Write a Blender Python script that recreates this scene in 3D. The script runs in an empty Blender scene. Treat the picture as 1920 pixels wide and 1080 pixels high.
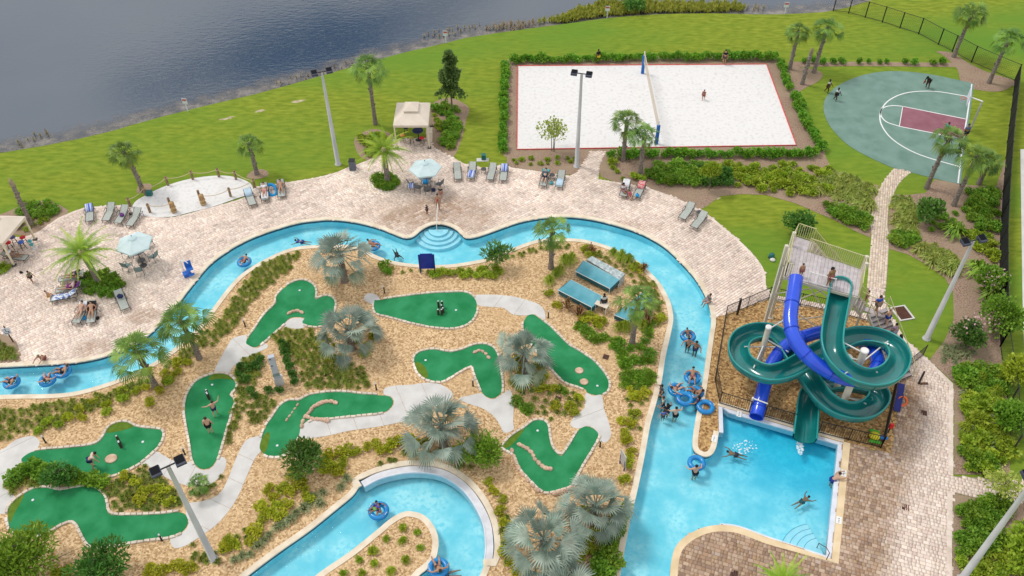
import bpy, bmesh, math, random
import numpy as np
from mathutils import Vector, Matrix
from mathutils.geometry import tessellate_polygon
random.seed(7); rng = np.random.default_rng(7)
S = bpy.context.scene
COL = S.collection
R = math.radians

# ------------------------------------------------------------------ camera
CAM_H, FPX = 46.0, 1620.0
dn = Vector((15.0, 1680.0, FPX)).normalized()
up_c = -dn
fw = Vector((0, 0, 1)); fwh = (fw - up_c * fw.dot(up_c)).normalized()
rt = fwh.cross(up_c)
if rt.x < 0: rt = -rt
RW = (rt, fwh, up_c)                     # world axes in camera (x right, y down, z forward) coordinates
cd = bpy.data.cameras.new('camera'); cam = bpy.data.objects.new('camera', cd); COL.objects.link(cam)
cd.sensor_width = 36.0; cd.lens = FPX / 1920 * 36; cd.clip_start = 0.5; cd.clip_end = 4000
cx = Vector((RW[0].x, RW[1].x, RW[2].x)); cy = -Vector((RW[0].y, RW[1].y, RW[2].y)); cz = -Vector((RW[0].z, RW[1].z, RW[2].z))
M = Matrix((cx, cy, cz)).transposed().to_4x4(); M.translation = (0, 0, CAM_H); cam.matrix_world = M
S.camera = cam

def P(px, py, z=0.0):
    """ground (or height z) position of a point measured on the 1920x1080 survey picture"""
    d = Vector((px - 960, py - 540, FPX))
    w = Vector((RW[0].dot(d), RW[1].dot(d), RW[2].dot(d)))
    t = (z - CAM_H) / w.z
    return Vector((w.x * t, w.y * t, z))

# ------------------------------------------------------------------ world, sun, exposure
SUN_EL, SUN_AZ = 58.0, -62.0            # azimuth measured from +Y towards +X
W = bpy.data.worlds.new('World'); S.world = W; W.use_nodes = True
nt = W.node_tree; nt.nodes.clear(); N = nt.nodes.new; L = nt.links.new
out = N('ShaderNodeOutputWorld'); bg = N('ShaderNodeBackground'); L(bg.outputs[0], out.inputs[0])
sky = N('ShaderNodeTexSky'); sky.sky_type = 'NISHITA'; sky.sun_disc = False
sky.sun_elevation = R(SUN_EL); sky.sun_rotation = R(SUN_AZ); sky.air_density = 1.0; sky.dust_density = 0.3; sky.ozone_density = 3.0
tc = N('ShaderNodeTexCoord'); sx = N('ShaderNodeSeparateXYZ'); L(tc.outputs['Generated'], sx.inputs[0])
zz = N('ShaderNodeMath'); zz.operation = 'MAXIMUM'; L(sx.outputs[2], zz.inputs[0]); zz.inputs[1].default_value = 0.0
za = N('ShaderNodeMath'); za.operation = 'ADD'; L(zz.outputs[0], za.inputs[0]); za.inputs[1].default_value = 0.12
dx = N('ShaderNodeMath'); dx.operation = 'DIVIDE'; L(sx.outputs[0], dx.inputs[0]); L(za.outputs[0], dx.inputs[1])
dy = N('ShaderNodeMath'); dy.operation = 'DIVIDE'; L(sx.outputs[1], dy.inputs[0]); L(za.outputs[0], dy.inputs[1])
cb = N('ShaderNodeCombineXYZ'); L(dx.outputs[0], cb.inputs[0]); L(dy.outputs[0], cb.inputs[1])
cn = N('ShaderNodeTexNoise'); cn.inputs['Scale'].default_value = 5.0; cn.inputs['Detail'].default_value = 6; cn.inputs['Roughness'].default_value = 0.6
L(cb.outputs[0], cn.inputs['Vector'])
mp = N('ShaderNodeMapping'); mp.vector_type = 'TEXTURE'      # one blue opening in an otherwise closed cloud deck
mp.inputs['Location'].default_value = (-0.40, 1.475, 0); mp.inputs['Rotation'].default_value = (0, 0, 0.52); mp.inputs['Scale'].default_value = (0.25, 0.075, 1)
L(cb.outputs[0], mp.inputs[0])
ln = N('ShaderNodeVectorMath'); ln.operation = 'LENGTH'; L(mp.outputs[0], ln.inputs[0])
na = N('ShaderNodeMath'); na.operation = 'MULTIPLY_ADD'; L(cn.outputs['Fac'], na.inputs[0]); na.inputs[1].default_value = 2.2; L(ln.outputs['Value'], na.inputs[2])
cr = N('ShaderNodeMapRange'); cr.interpolation_type = 'SMOOTHSTEP'; cr.inputs[1].default_value = 1.55; cr.inputs[2].default_value = 3.0; L(na.outputs[0], cr.inputs[0])
cv = N('ShaderNodeTexNoise'); cv.inputs['Scale'].default_value = 1.6; cv.inputs['Detail'].default_value = 5; L(cb.outputs[0], cv.inputs['Vector'])
cl_ = N('ShaderNodeMix'); cl_.data_type = 'RGBA'; L(cv.outputs['Fac'], cl_.inputs['Factor']); cl_.inputs['A'].default_value = (6.6, 6.9, 7.5, 1); cl_.inputs['B'].default_value = (12.0, 11.9, 11.8, 1)
cmix = N('ShaderNodeMix'); cmix.data_type = 'RGBA'; L(cr.outputs[0], cmix.inputs['Factor'])
dk = N('ShaderNodeMix'); dk.data_type = 'RGBA'; dk.blend_type = 'MULTIPLY'; dk.inputs['Factor'].default_value = 1.0; L(sky.outputs[0], dk.inputs['A']); dk.inputs['B'].default_value = (0.30, 0.42, 0.52, 1)   # sky inside the opening darkened so the lake reflects a darker patch
L(dk.outputs['Result'], cmix.inputs['A']); L(cl_.outputs['Result'], cmix.inputs['B'])
L(cmix.outputs['Result'], bg.inputs[0]); bg.inputs[1].default_value = 0.105
sd = bpy.data.lights.new('sun', 'SUN'); sd.energy = 1.9; sd.angle = R(14); sd.color = (1.0, 0.965, 0.91)
so = bpy.data.objects.new('sun', sd); COL.objects.link(so)
sv = Vector((math.sin(R(SUN_AZ)) * math.cos(R(SUN_EL)), math.cos(R(SUN_AZ)) * math.cos(R(SUN_EL)), math.sin(R(SUN_EL))))
so.rotation_euler = sv.to_track_quat('Z', 'Y').to_euler(); so.location = (0, 40, 60)
S.view_settings.view_transform = 'Standard'; S.view_settings.look = 'None'; S.view_settings.gamma = 1.0
S.view_settings.use_curve_mapping = False; S.view_settings.exposure = -0.17

# ------------------------------------------------------------------ materials
MATS = {}
def mat(name, c1, c2=None, scale=2.0, rough=0.8, bump=0.0, bscale=None, detail=4, spec=0.3, kind='noise', metal=0.0,
        objrand=0.0, coord='Object', attr=None, lo=0.35, hi=0.65, c3=None, scale3=0.15, lo3=0.4, hi3=0.65, trans=0.0, stretch=None, coat=0.0):
    if name in MATS: return MATS[name]
    m = bpy.data.materials.new(name); m.use_nodes = True; t = m.node_tree; n = t.nodes; b = n['Principled BSDF']
    b.inputs['Roughness'].default_value = rough; b.inputs['Specular IOR Level'].default_value = spec; b.inputs['Metallic'].default_value = metal
    if coat: b.inputs['Coat Weight'].default_value = coat
    src = None
    if c2 is not None or bump:
        tcn = n.new('ShaderNodeTexCoord'); vec = tcn.outputs[coord]
        if stretch:
            mpn = n.new('ShaderNodeMapping'); mpn.inputs['Scale'].default_value = stretch[:3]
            if len(stretch) > 3: mpn.inputs['Rotation'].default_value = (0, 0, stretch[3])
            t.links.new(vec, mpn.inputs[0]); vec = mpn.outputs[0]
    def tex(sc, k):
        if k == 'voronoi':
            x = n.new('ShaderNodeTexVoronoi'); x.inputs['Scale'].default_value = sc; x.inputs['Randomness'].default_value = 1
        else:
            x = n.new('ShaderNodeTexNoise'); x.inputs['Scale'].default_value = sc; x.inputs['Detail'].default_value = detail
        t.links.new(vec, x.inputs['Vector']); return x
    col = None
    if c2 is not None:
        x = tex(scale, kind)
        rp = n.new('ShaderNodeValToRGB'); rp.color_ramp.elements[0].position = lo; rp.color_ramp.elements[1].position = hi
        rp.color_ramp.elements[0].color = (*c1, 1); rp.color_ramp.elements[1].color = (*c2, 1)
        if kind == 'voronoi':
            sp = n.new('ShaderNodeSeparateColor'); t.links.new(x.outputs['Color'], sp.inputs[0]); t.links.new(sp.outputs[0], rp.inputs[0])
        else: t.links.new(x.outputs['Fac'], rp.inputs[0])
        col = rp.outputs[0]
        if c3 is not None:
            y = tex(scale3, 'noise'); r3 = n.new('ShaderNodeMapRange'); r3.inputs[1].default_value = lo3; r3.inputs[2].default_value = hi3
            t.links.new(y.outputs['Fac'], r3.inputs[0])
            mx = n.new('ShaderNodeMix'); mx.data_type = 'RGBA'; t.links.new(r3.outputs[0], mx.inputs['Factor']); t.links.new(col, mx.inputs['A'])
            mx.inputs['B'].default_value = (*c3, 1); col = mx.outputs['Result']
    if attr:
        an = n.new('ShaderNodeAttribute'); an.attribute_name = attr
        if col is None: col = an.outputs['Color']
        else:
            mx = n.new('ShaderNodeMix'); mx.data_type = 'RGBA'; mx.blend_type = 'MULTIPLY'; mx.inputs['Factor'].default_value = 1
            t.links.new(col, mx.inputs['A']); t.links.new(an.outputs['Color'], mx.inputs['B']); col = mx.outputs['Result']
    if objrand:
        oi = n.new('ShaderNodeObjectInfo'); hs = n.new('ShaderNodeHueSaturation')
        mr = n.new('ShaderNodeMapRange'); mr.inputs[3].default_value = 1 - objrand; mr.inputs[4].default_value = 1 + objrand
        t.links.new(oi.outputs['Random'], mr.inputs[0]); t.links.new(mr.outputs[0], hs.inputs['Value'])
        mh = n.new('ShaderNodeMapRange'); mh.inputs[3].default_value = 0.5 - objrand * 0.08; mh.inputs[4].default_value = 0.5 + objrand * 0.08
        ml = n.new('ShaderNodeMath'); ml.operation = 'FRACT'; mm = n.new('ShaderNodeMath'); mm.operation = 'MULTIPLY'; mm.inputs[1].default_value = 7.31
        t.links.new(oi.outputs['Random'], mm.inputs[0]); t.links.new(mm.outputs[0], ml.inputs[0]); t.links.new(ml.outputs[0], mh.inputs[0]); t.links.new(mh.outputs[0], hs.inputs['Hue'])
        if col is None: hs.inputs['Color'].default_value = (*c1, 1)
        else: t.links.new(col, hs.inputs['Color'])
        col = hs.outputs[0]
    if col is None: b.inputs['Base Color'].default_value = (*c1, 1)
    else: t.links.new(col, b.inputs['Base Color'])
    if bump:
        x = tex(bscale or scale, kind); bp = n.new('ShaderNodeBump'); bp.inputs['Strength'].default_value = bump; bp.inputs['Distance'].default_value = 0.05
        t.links.new(x.outputs['Distance' if kind == 'voronoi' else 'Fac'], bp.inputs['Height']); t.links.new(bp.outputs[0], b.inputs['Normal'])
    if trans:
        o = n['Material Output']; tr = n.new('ShaderNodeBsdfTranslucent'); ms = n.new('ShaderNodeMixShader'); ms.inputs[0].default_value = trans
        if col is None: tr.inputs[0].default_value = (*c1, 1)
        else: t.links.new(col, tr.inputs[0])
        t.links.new(b.outputs[0], ms.inputs[1]); t.links.new(tr.outputs[0], ms.inputs[2]); t.links.new(ms.outputs[0], o.inputs[0])
    MATS[name] = m
    return m

def water_mat(name, tint, rough, bump, bscale, f0=1.33, gloss=1.0):
    m = bpy.data.materials.new(name); m.use_nodes = True; t = m.node_tree; n = t.nodes; n.clear()
    o = n.new('ShaderNodeOutputMaterial'); tr = n.new('ShaderNodeBsdfTransparent'); tr.inputs[0].default_value = (*tint, 1)
    gl = n.new('ShaderNodeBsdfGlossy'); gl.inputs['Roughness'].default_value = rough
    fr = n.new('ShaderNodeFresnel'); fr.inputs[0].default_value = f0
    tcn = n.new('ShaderNodeTexCoord'); x = n.new('ShaderNodeTexNoise'); x.inputs['Scale'].default_value = bscale; x.inputs['Detail'].default_value = 3
    t.links.new(tcn.outputs['Object'], x.inputs['Vector'])
    bp = n.new('ShaderNodeBump'); bp.inputs['Strength'].default_value = bump; bp.inputs['Distance'].default_value = 0.08; t.links.new(x.outputs['Fac'], bp.inputs['Height'])
    t.links.new(bp.outputs[0], gl.inputs['Normal']); t.links.new(bp.outputs[0], fr.inputs['Normal'])
    ms = n.new('ShaderNodeMixShader'); t.links.new(fr.outputs[0], ms.inputs[0]); t.links.new(tr.outputs[0], ms.inputs[1]); t.links.new(gl.outputs[0], ms.inputs[2])
    t.links.new(ms.outputs[0], o.inputs[0]); MATS[name] = m
    return m

# ------------------------------------------------------------------ object helpers
def tag(o, label=None, cat=None, group=None, kind=None):
    if label: o['label'] = label
    if cat: o['category'] = cat
    if group: o['group'] = group
    if kind: o['kind'] = kind
    return o
def link(name, me, parent=None, m=None):
    o = bpy.data.objects.new(name, me); COL.objects.link(o)
    if parent is not None: o.parent = parent
    if m is not None and me is not None and not me.materials: me.materials.append(m)
    return o
def empty(name, loc=(0, 0, 0), rz=0.0, label=None, cat=None, group=None):
    o = bpy.data.objects.new(name, None); COL.objects.link(o); o.location = loc; o.rotation_euler = (0, 0, rz)
    o.empty_display_size = 0.1
    return tag(o, label, cat, group)
def mesh_np(name, v, f, m=None, smooth=False, fcol=None):
    """v (n,3) array, f (k,3|4) array"""
    me = bpy.data.meshes.new(name); v = np.asarray(v, np.float32); f = np.asarray(f, np.int32)
    me.vertices.add(len(v)); me.vertices.foreach_set('co', v.ravel())
    k = f.shape[1]; me.loops.add(f.size); me.loops.foreach_set('vertex_index', f.ravel())
    me.polygons.add(len(f)); me.polygons.foreach_set('loop_start', np.arange(0, f.size, k, dtype=np.int32))
    if smooth: me.polygons.foreach_set('use_smooth', np.ones(len(f), bool))
    me.update(calc_edges=True)
    if fcol is not None:
        a = me.attributes.new('Col', 'FLOAT_COLOR', 'FACE'); a.data.foreach_set('color', np.asarray(fcol, np.float32).ravel())
    if m: me.materials.append(m)
    return me
class MB:
    def __init__(s): s.v = []; s.f = []; s.sm = []
    def add(s, vs, fs, smooth=False):
        o = len(s.v); s.v += [tuple(x) for x in vs]; s.f += [tuple(i + o for i in q) for q in fs]; s.sm += [smooth] * len(fs); return s
    def box(s, c, d, rz=0.0, taper=1.0, mat3=None):
        x, y, z = d[0] / 2, d[1] / 2, d[2] / 2; vs = []
        for sz, k in ((-z, 1), (z, taper)):
            for sx_, sy_ in ((-x, -y), (x, -y), (x, y), (-x, y)): vs.append(Vector((sx_ * k, sy_ * k, sz)))
        m3 = mat3 or Matrix.Rotation(rz, 3, 'Z')
        vs = [m3 @ q + Vector(c) for q in vs]
        return s.add(vs, [(3, 2, 1, 0), (4, 5, 6, 7), (0, 1, 5, 4), (1, 2, 6, 5), (2, 3, 7, 6), (3, 0, 4, 7)])
    def beam(s, a, b, w, h):
        a, b = Vector(a), Vector(b); d = b - a; q = d.to_track_quat('X', 'Z').to_matrix()
        return s.box((a + b) / 2, (d.length, w, h), mat3=q)
    def tube(s, pts, r, n=8, cap=True, closed=False, smooth=True):
        pts = [Vector(p) for p in pts]; k = len(pts); vs = []; fs = []
        rr = r if hasattr(r, '__len__') else [r] * k
        nrm = None
        for i, p in enumerate(pts):
            if closed: d = pts[(i + 1) % k] - pts[i - 1]
            else: d = pts[min(i + 1, k - 1)] - pts[max(i - 1, 0)]
            d.normalize()
            if nrm is None:
                nrm = d.orthogonal().normalized()
            else:
                nrm = (nrm - d * nrm.dot(d)); nrm = nrm.normalized() if nrm.length > 1e-6 else d.orthogonal().normalized()
            bn = d.cross(nrm)
            for j in range(n):
                a = 2 * math.pi * j / n; vs.append(p + (nrm * math.cos(a) + bn * math.sin(a)) * rr[i])
        for i in range(k if closed else k - 1):
            for j in range(n):
                i2 = (i + 1) % k; fs.append((i * n + j, i * n + (j + 1) % n, i2 * n + (j + 1) % n, i2 * n + j))
        s.add(vs, fs, smooth)
        if cap and not closed:
            s.add(vs[:n], [tuple(range(n - 1, -1, -1))]); s.add(vs[-n:], [tuple(range(n))])
        return s
    def lathe(s, prof, n=16, c=(0, 0, 0), cap=True, smooth=True):
        vs = []; fs = []
        for r, z in prof:
            for j in range(n):
                a = 2 * math.pi * j / n; vs.append((c[0] + r * math.cos(a), c[1] + r * math.sin(a), c[2] + z))
        for i in range(len(prof) - 1):
            for j in range(n): fs.append((i * n + j, i * n + (j + 1) % n, (i + 1) * n + (j + 1) % n, (i + 1) * n + j))
        s.add(vs, fs, smooth)
        if cap:
            s.add(vs[:n], [tuple(range(n - 1, -1, -1))]); s.add(vs[-n:], [tuple(range(n))])
        return s
    def blob(s, c, r, n=8, m=5, jit=0.0, sq=1.0):
        vs = []; fs = []; rx, ry, rz_ = r
        for i in range(m + 1):
            th = math.pi * i / m
            for j in range(n):
                a = 2 * math.pi * j / n; k = 1 + jit * (random.random() - 0.5) * 2
                vs.append((c[0] + rx * k * math.sin(th) * math.cos(a), c[1] + ry * k * math.sin(th) * math.sin(a), c[2] - rz_ * k * math.cos(th) * sq))
        for i in range(m):
            for j in range(n): fs.append((i * n + j, i * n + (j + 1) % n, (i + 1) * n + (j + 1) % n, (i + 1) * n + j))
        return s.add(vs, fs, True)
    def mesh(s, name, m=None):
        me = bpy.data.meshes.new(name); me.from_pydata(s.v, [], s.f); me.polygons.foreach_set('use_smooth', s.sm); me.update()
        if m: me.materials.append(m)
        return me
    def build(s, name, m, parent=None): return link(name, s.mesh(name, m), parent)
def copy_tree(o, parent=None, deep=True):
    c = o.copy(); COL.objects.link(c); c.parent = parent
    if deep:
        for ch in [x for x in KIDS.get(o.name, o.children)]: copy_tree(ch, c)
    return c
KIDS = {}

def cr_spline(pts, k=4, closed=False):
    pts = [Vector(p) for p in pts]; n = len(pts); out_ = []
    for i in range(n if closed else n - 1):
        p0 = pts[i - 1] if (closed or i > 0) else pts[i] * 2 - pts[i + 1]
        p1 = pts[i]; p2 = pts[(i + 1) % n]; p3 = pts[(i + 2) % n] if (closed or i + 2 < n) else p2 * 2 - p1
        for j in range(k):
            t = j / k
            out_.append(0.5 * ((2 * p1) + (p2 - p0) * t + (2 * p0 - 5 * p1 + 4 * p2 - p3) * t * t + (3 * p1 - p0 - 3 * p2 + p3) * t ** 3))
    if not closed: out_.append(pts[-1])
    return out_
def px(pts, z=0.0, k=4, closed=False, smooth=True):
    w = [P(a, b, z) for a, b in pts]
    return cr_spline(w, k, closed) if smooth else w
def resample(path, step):
    out_ = [path[0]]; acc = 0.0
    for a, b in zip(path, path[1:]):
        d = (b - a).length; pos = step - acc
        while pos <= d: out_.append(a.lerp(b, pos / d)); pos += step
        acc = (acc + d) % step if d else acc
        acc = d - (pos - step)
    return out_
def tri(name, loops, z, m=None, skirt=0.0):
    """flat sheet from outer loop + hole loops; optional skirt downwards along the outer loop"""
    lp = [[Vector((p.x, p.y, 0)) for p in l] for l in loops]
    tr = tessellate_polygon(lp); vs = [Vector((p.x, p.y, z)) for l in lp for p in l]
    fs = []
    for t in tr:
        a, b, c = (vs[i] for i in t)
        fs.append(t if (b - a).cross(c - a).z > 0 else (t[0], t[2], t[1]))
    me = bpy.data.meshes.new(name)
    if skirt:
        n = len(lp[0]); base = len(vs); vs += [Vector((p.x, p.y, z - skirt)) for p in lp[0]]
        for i in range(n): j = (i + 1) % n; fs.append((i, j, base + j, base + i))
    me.from_pydata([tuple(v) for v in vs], [], fs); me.update()
    if skirt:
        bm = bmesh.new(); bm.from_mesh(me); bmesh.ops.recalc_face_normals(bm, faces=bm.faces)
        if sum(f.normal.z * f.calc_area() for f in bm.faces) < 0: bmesh.ops.reverse_faces(bm, faces=bm.faces)
        bm.to_mesh(me); bm.free()
    if m: me.materials.append(m)
    return me
def sheet(name, loops, z, m, kind='structure', skirt=0.0, parent=None):
    o = link(name, tri(name, loops, z, m, skirt), parent)
    if parent is None and kind: o['kind'] = kind
    return o
def normals2(path, closed=False):
    n = len(path); r = []
    for i in range(n):
        a = path[i - 1] if (closed or i) else path[0]; b = path[(i + 1) % n] if (closed or i < n - 1) else path[-1]
        d = Vector((b.x - a.x, b.y - a.y, 0)); d = d.normalized() if d.length > 1e-9 else Vector((1, 0, 0)); r.append(Vector((-d.y, d.x, 0)))
    return r
def ribbon_mb(mb, path, w0, w1, z1, z0, closed=False):
    """solid strip between lateral offsets w0..w1 (left positive)"""
    nn = normals2(path, closed); n = len(path); vs = []
    for p, q in zip(path, nn):
        a = Vector((p.x, p.y, 0)) + q * w0; b = Vector((p.x, p.y, 0)) + q * w1
        vs += [(a.x, a.y, z0), (a.x, a.y, z1), (b.x, b.y, z1), (b.x, b.y, z0)]
    fs = []
    for i in range(n if closed else n - 1):
        j = (i + 1) % n
        for k in range(4):
            l = (k + 1) % 4; fs.append((i * 4 + k, i * 4 + l, j * 4 + l, j * 4 + k))
    if not closed: fs += [(0, 1, 2, 3), ((n - 1) * 4 + 3, (n - 1) * 4 + 2, (n - 1) * 4 + 1, (n - 1) * 4)]
    if w1 > w0: fs = [tuple(reversed(f)) for f in fs]
    return mb.add(vs, fs)
def inpoly(pts, poly):
    x, y = pts[:, 0], pts[:, 1]; ins = np.zeros(len(pts), bool); n = len(poly)
    for i in range(n):
        a, b = poly[i], poly[(i + 1) % n]
        if a.y == b.y: continue
        c = ((a.y > y) != (b.y > y)) & (x < (b.x - a.x) * (y - a.y) / (b.y - a.y) + a.x); ins ^= c
    return ins
def bbox2(poly):
    return min(p.x for p in poly), max(p.x for p in poly), min(p.y for p in poly), max(p.y for p in poly)
# ------------------------------------------------------------------ outlines (surveyed from the picture)
A_OUT1 = px([(-90, 690), (0, 688), (60, 685), (130, 681), (175, 674), (207, 665), (237, 654), (270, 635), (300, 607), (330, 574), (357, 539), (392, 497), (425, 472), (450, 457), (480, 443), (520, 429), (560, 418), (590, 414), (620, 412), (662, 416), (705, 426), (732, 436), (752, 444), (765, 446), (777, 442), (790, 431), (805, 423), (822, 420), (840, 423), (855, 430), (866, 440), (875, 446), (890, 445), (910, 439), (935, 430), (960, 421), (985, 414), (1015, 409), (1045, 407), (1070, 407), (1100, 410), (1135, 417), (1180, 430), (1210, 442), (1240, 459), (1260, 475), (1282, 497), (1302, 520), (1315, 540), (1325, 560), (1332, 582), (1334, 605), (1331, 625), (1327, 652), (1320, 702), (1312, 750), (1305, 785), (1301, 810), (1299, 833), (1302, 845), (1310, 852), (1322, 856), (1334, 852), (1342, 838), (1347, 810)])
A_OUT2 = px([(1346, 760), (1582, 829), (1560, 1050)], smooth=False)
A_OUT3 = px([(1440, 1010), (1385, 990), (1350, 986), (1325, 989), (1303, 997), (1282, 1010), (1267, 1027), (1260, 1050), (1257, 1080), (1255, 1150)])
A_OUT = A_OUT1 + A_OUT2 + A_OUT3
A_IN = px([(-90, 745), (0, 742), (50, 741), (100, 740), (140, 736), (180, 726), (225, 711), (270, 691), (312, 666), (350, 635), (375, 611), (395, 585), (425, 545), (450, 518), (480, 497), (512, 480), (542, 468), (575, 462), (630, 460), (660, 462), (682, 469), (705, 480), (730, 489), (755, 494), (785, 497), (825, 498), (855, 496), (892, 490), (917, 484), (960, 467), (990, 456), (1015, 450), (1060, 448), (1097, 451), (1135, 461), (1167, 475), (1197, 492), (1217, 510), (1237, 532), (1249, 552), (1257, 570), (1261, 590), (1261, 605), (1255, 635), (1247, 670), (1240, 715), (1230, 755), (1220, 790), (1216, 810), (1207, 860), (1195, 917), (1182, 972), (1172, 1022), (1162, 1080), (1150, 1150)])
B_OUT = px([(400, 1130), (480, 1067), (530, 1030), (580, 995), (630, 955), (660, 930), (672, 914)]) + px([(670, 901), (705, 886), (742, 876), (777, 872), (817, 875), (850, 887), (880, 910), (905, 942), (922, 980), (928, 1022), (925, 1053)]) + px([(911, 1053), (905, 1070), (895, 1095), (880, 1150)])
B_IN = px([(520, 1140), (597, 1077), (655, 1037), (705, 997), (730, 976), (750, 964), (767, 960), (792, 966), (810, 983), (820, 1005), (821, 1027), (815, 1050), (800, 1067), (780, 1085), (745, 1140)])
SHORE = px([(-700, 420), (-300, 345), (-120, 310), (0, 287), (60, 277), (130, 264), (200, 248), (270, 228), (350, 207), (420, 190), (480, 176), (550, 157), (620, 137), (700, 114), (760, 98), (830, 82), (880, 70), (960, 58), (1050, 46), (1140, 34), (1230, 27), (1330, 25), (1440, 27), (1520, 24), (1560, 20), (1610, 8), (1660, -10), (1720, -40), (1800, -90), (2000, -200)])

GRASS = mat('lawn_grass', (0.115, 0.180, 0.011), (0.285, 0.330, 0.034), scale=2.0, detail=10, rough=0.9, bump=0.8, bscale=9.0, spec=0.15, lo=0.25, hi=0.75, c3=(0.120, 0.240, 0.024), scale3=0.06, lo3=0.42, hi3=0.66, stretch=(0.45, 1.3, 1, 0.3))
DIRT = mat('mulch_brown', (0.20, 0.125, 0.085), (0.42, 0.30, 0.225), scale=9.0, detail=6, rough=0.95, bump=0.7, bscale=16, c3=(0.34, 0.25, 0.17), scale3=0.4)
GRAVEL = mat('tan_stone_mulch', (0.34, 0.195, 0.085), (0.80, 0.575, 0.335), scale=9.5, kind='voronoi', rough=0.85, bump=0.7, bscale=9.5, lo=0.0, hi=1.0, c3=(0.58, 0.385, 0.20), scale3=0.35, lo3=0.5, hi3=0.9)
PEBBLE = mat('brown_stone_mulch', (0.20, 0.095, 0.03), (0.66, 0.42, 0.18), scale=7.5, kind='voronoi', rough=0.85, bump=1.0, bscale=7.5, lo=0.0, hi=1.0)
SANDM = mat('white_sand', (0.52, 0.50, 0.48), (0.735, 0.72, 0.705), scale=3.0, detail=10, rough=0.95, bump=0.5, bscale=7, lo=0.12, hi=0.50, c3=(0.58, 0.555, 0.535), scale3=0.7, lo3=0.58, hi3=1.0)
COPE = mat('cream_coping', (0.66, 0.55, 0.41), (0.80, 0.71, 0.57), scale=1.2, detail=6, rough=0.75)
COPE2 = mat('tan_coping', (0.66, 0.50, 0.30), (0.80, 0.64, 0.42), scale=1.0, detail=6, rough=0.75)
CONC = mat('pale_concrete', (0.55, 0.53, 0.51), (0.66, 0.645, 0.62), scale=0.9, detail=8, rough=0.85, bump=0.15, bscale=20)
BASE = mat('paving_joint_sand', (0.58, 0.48, 0.41), (0.68, 0.58, 0.50), scale=3, rough=0.95)
COURT = mat('court_green', (0.12, 0.215, 0.175), (0.16, 0.265, 0.22), scale=0.5, detail=8, rough=0.8, c3=(0.18, 0.285, 0.245), scale3=0.8)
KEYM = mat('court_maroon', (0.23, 0.088, 0.115), (0.29, 0.125, 0.155), scale=0.8, detail=8, rough=0.8)
LINE = mat('white_line_paint', (0.74, 0.75, 0.74), (0.80, 0.80, 0.79), scale=3, rough=0.7)
TURF = mat('putting_turf', (0.018, 0.195, 0.065), (0.040, 0.275, 0.115), scale=0.7, detail=7, rough=0.95, bump=0.3, bscale=40, spec=0.1)
FRINGE = mat('fringe_turf', (0.095, 0.165, 0.018), (0.13, 0.21, 0.028), scale=3, rough=0.95, bump=0.3, bscale=30, spec=0.1)
POOLF = mat('pool_plaster', (0.20, 0.68, 0.80), (0.52, 0.90, 0.95), scale=0.6, detail=6, rough=0.7, c3=(0.24, 0.72, 0.84), scale3=3.5, lo3=0.45, hi3=0.7)  # fine mottle paints rippled light from the water into the floor colour
POOLD = mat('deep_pool_plaster', (0.045, 0.53, 0.74), (0.22, 0.72, 0.86), scale=0.30, detail=6, rough=0.7, c3=(0.12, 0.63, 0.80), scale3=1.2)
TILE = mat('navy_tile', (0.02, 0.05, 0.10), (0.05, 0.11, 0.18), scale=6, rough=0.3)
WHITE = mat('white_plaster', (0.62, 0.65, 0.73), (0.72, 0.745, 0.81), scale=2, rough=0.6)
GUTTER = mat('grey_white_gutter', (0.60, 0.60, 0.64), (0.72, 0.72, 0.75), scale=2, rough=0.6)
WATER = water_mat('pool_water', (0.86, 0.965, 0.985), 0.05, 0.55, 3.2)
POOLZ, WZ = -0.80, -0.10

HOLE_A = A_OUT + A_IN[::-1]
HOLE_B = B_OUT + B_IN[::-1]
ground_outer = SHORE + [P(3500, -250), Vector((420, 120, 0)), Vector((420, -60, 0)), Vector((-420, -60, 0)), Vector((-420, 45, 0))]
g = sheet('lawn', [ground_outer, HOLE_A, HOLE_B], 0.0, GRASS)
# bank down to the water
mb = MB(); ns = normals2(SHORE)
vs = []
for i, (p, q) in enumerate(zip(SHORE, ns)):
    w = 0.55 + 0.25 * math.sin(i * 1.7) + 0.2 * random.random()
    vs += [(p.x, p.y, 0.0), (p.x + q.x * w, p.y + q.y * w, -0.42)]
mb.add(vs, [(2 * i, 2 * i + 2, 2 * i + 3, 2 * i + 1) for i in range(len(SHORE) - 1)], True)
tag(mb.build('lake_bank', mat('bank_soil', (0.07, 0.075, 0.03), (0.16, 0.15, 0.08), scale=4, rough=0.95)), kind='structure')

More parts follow.
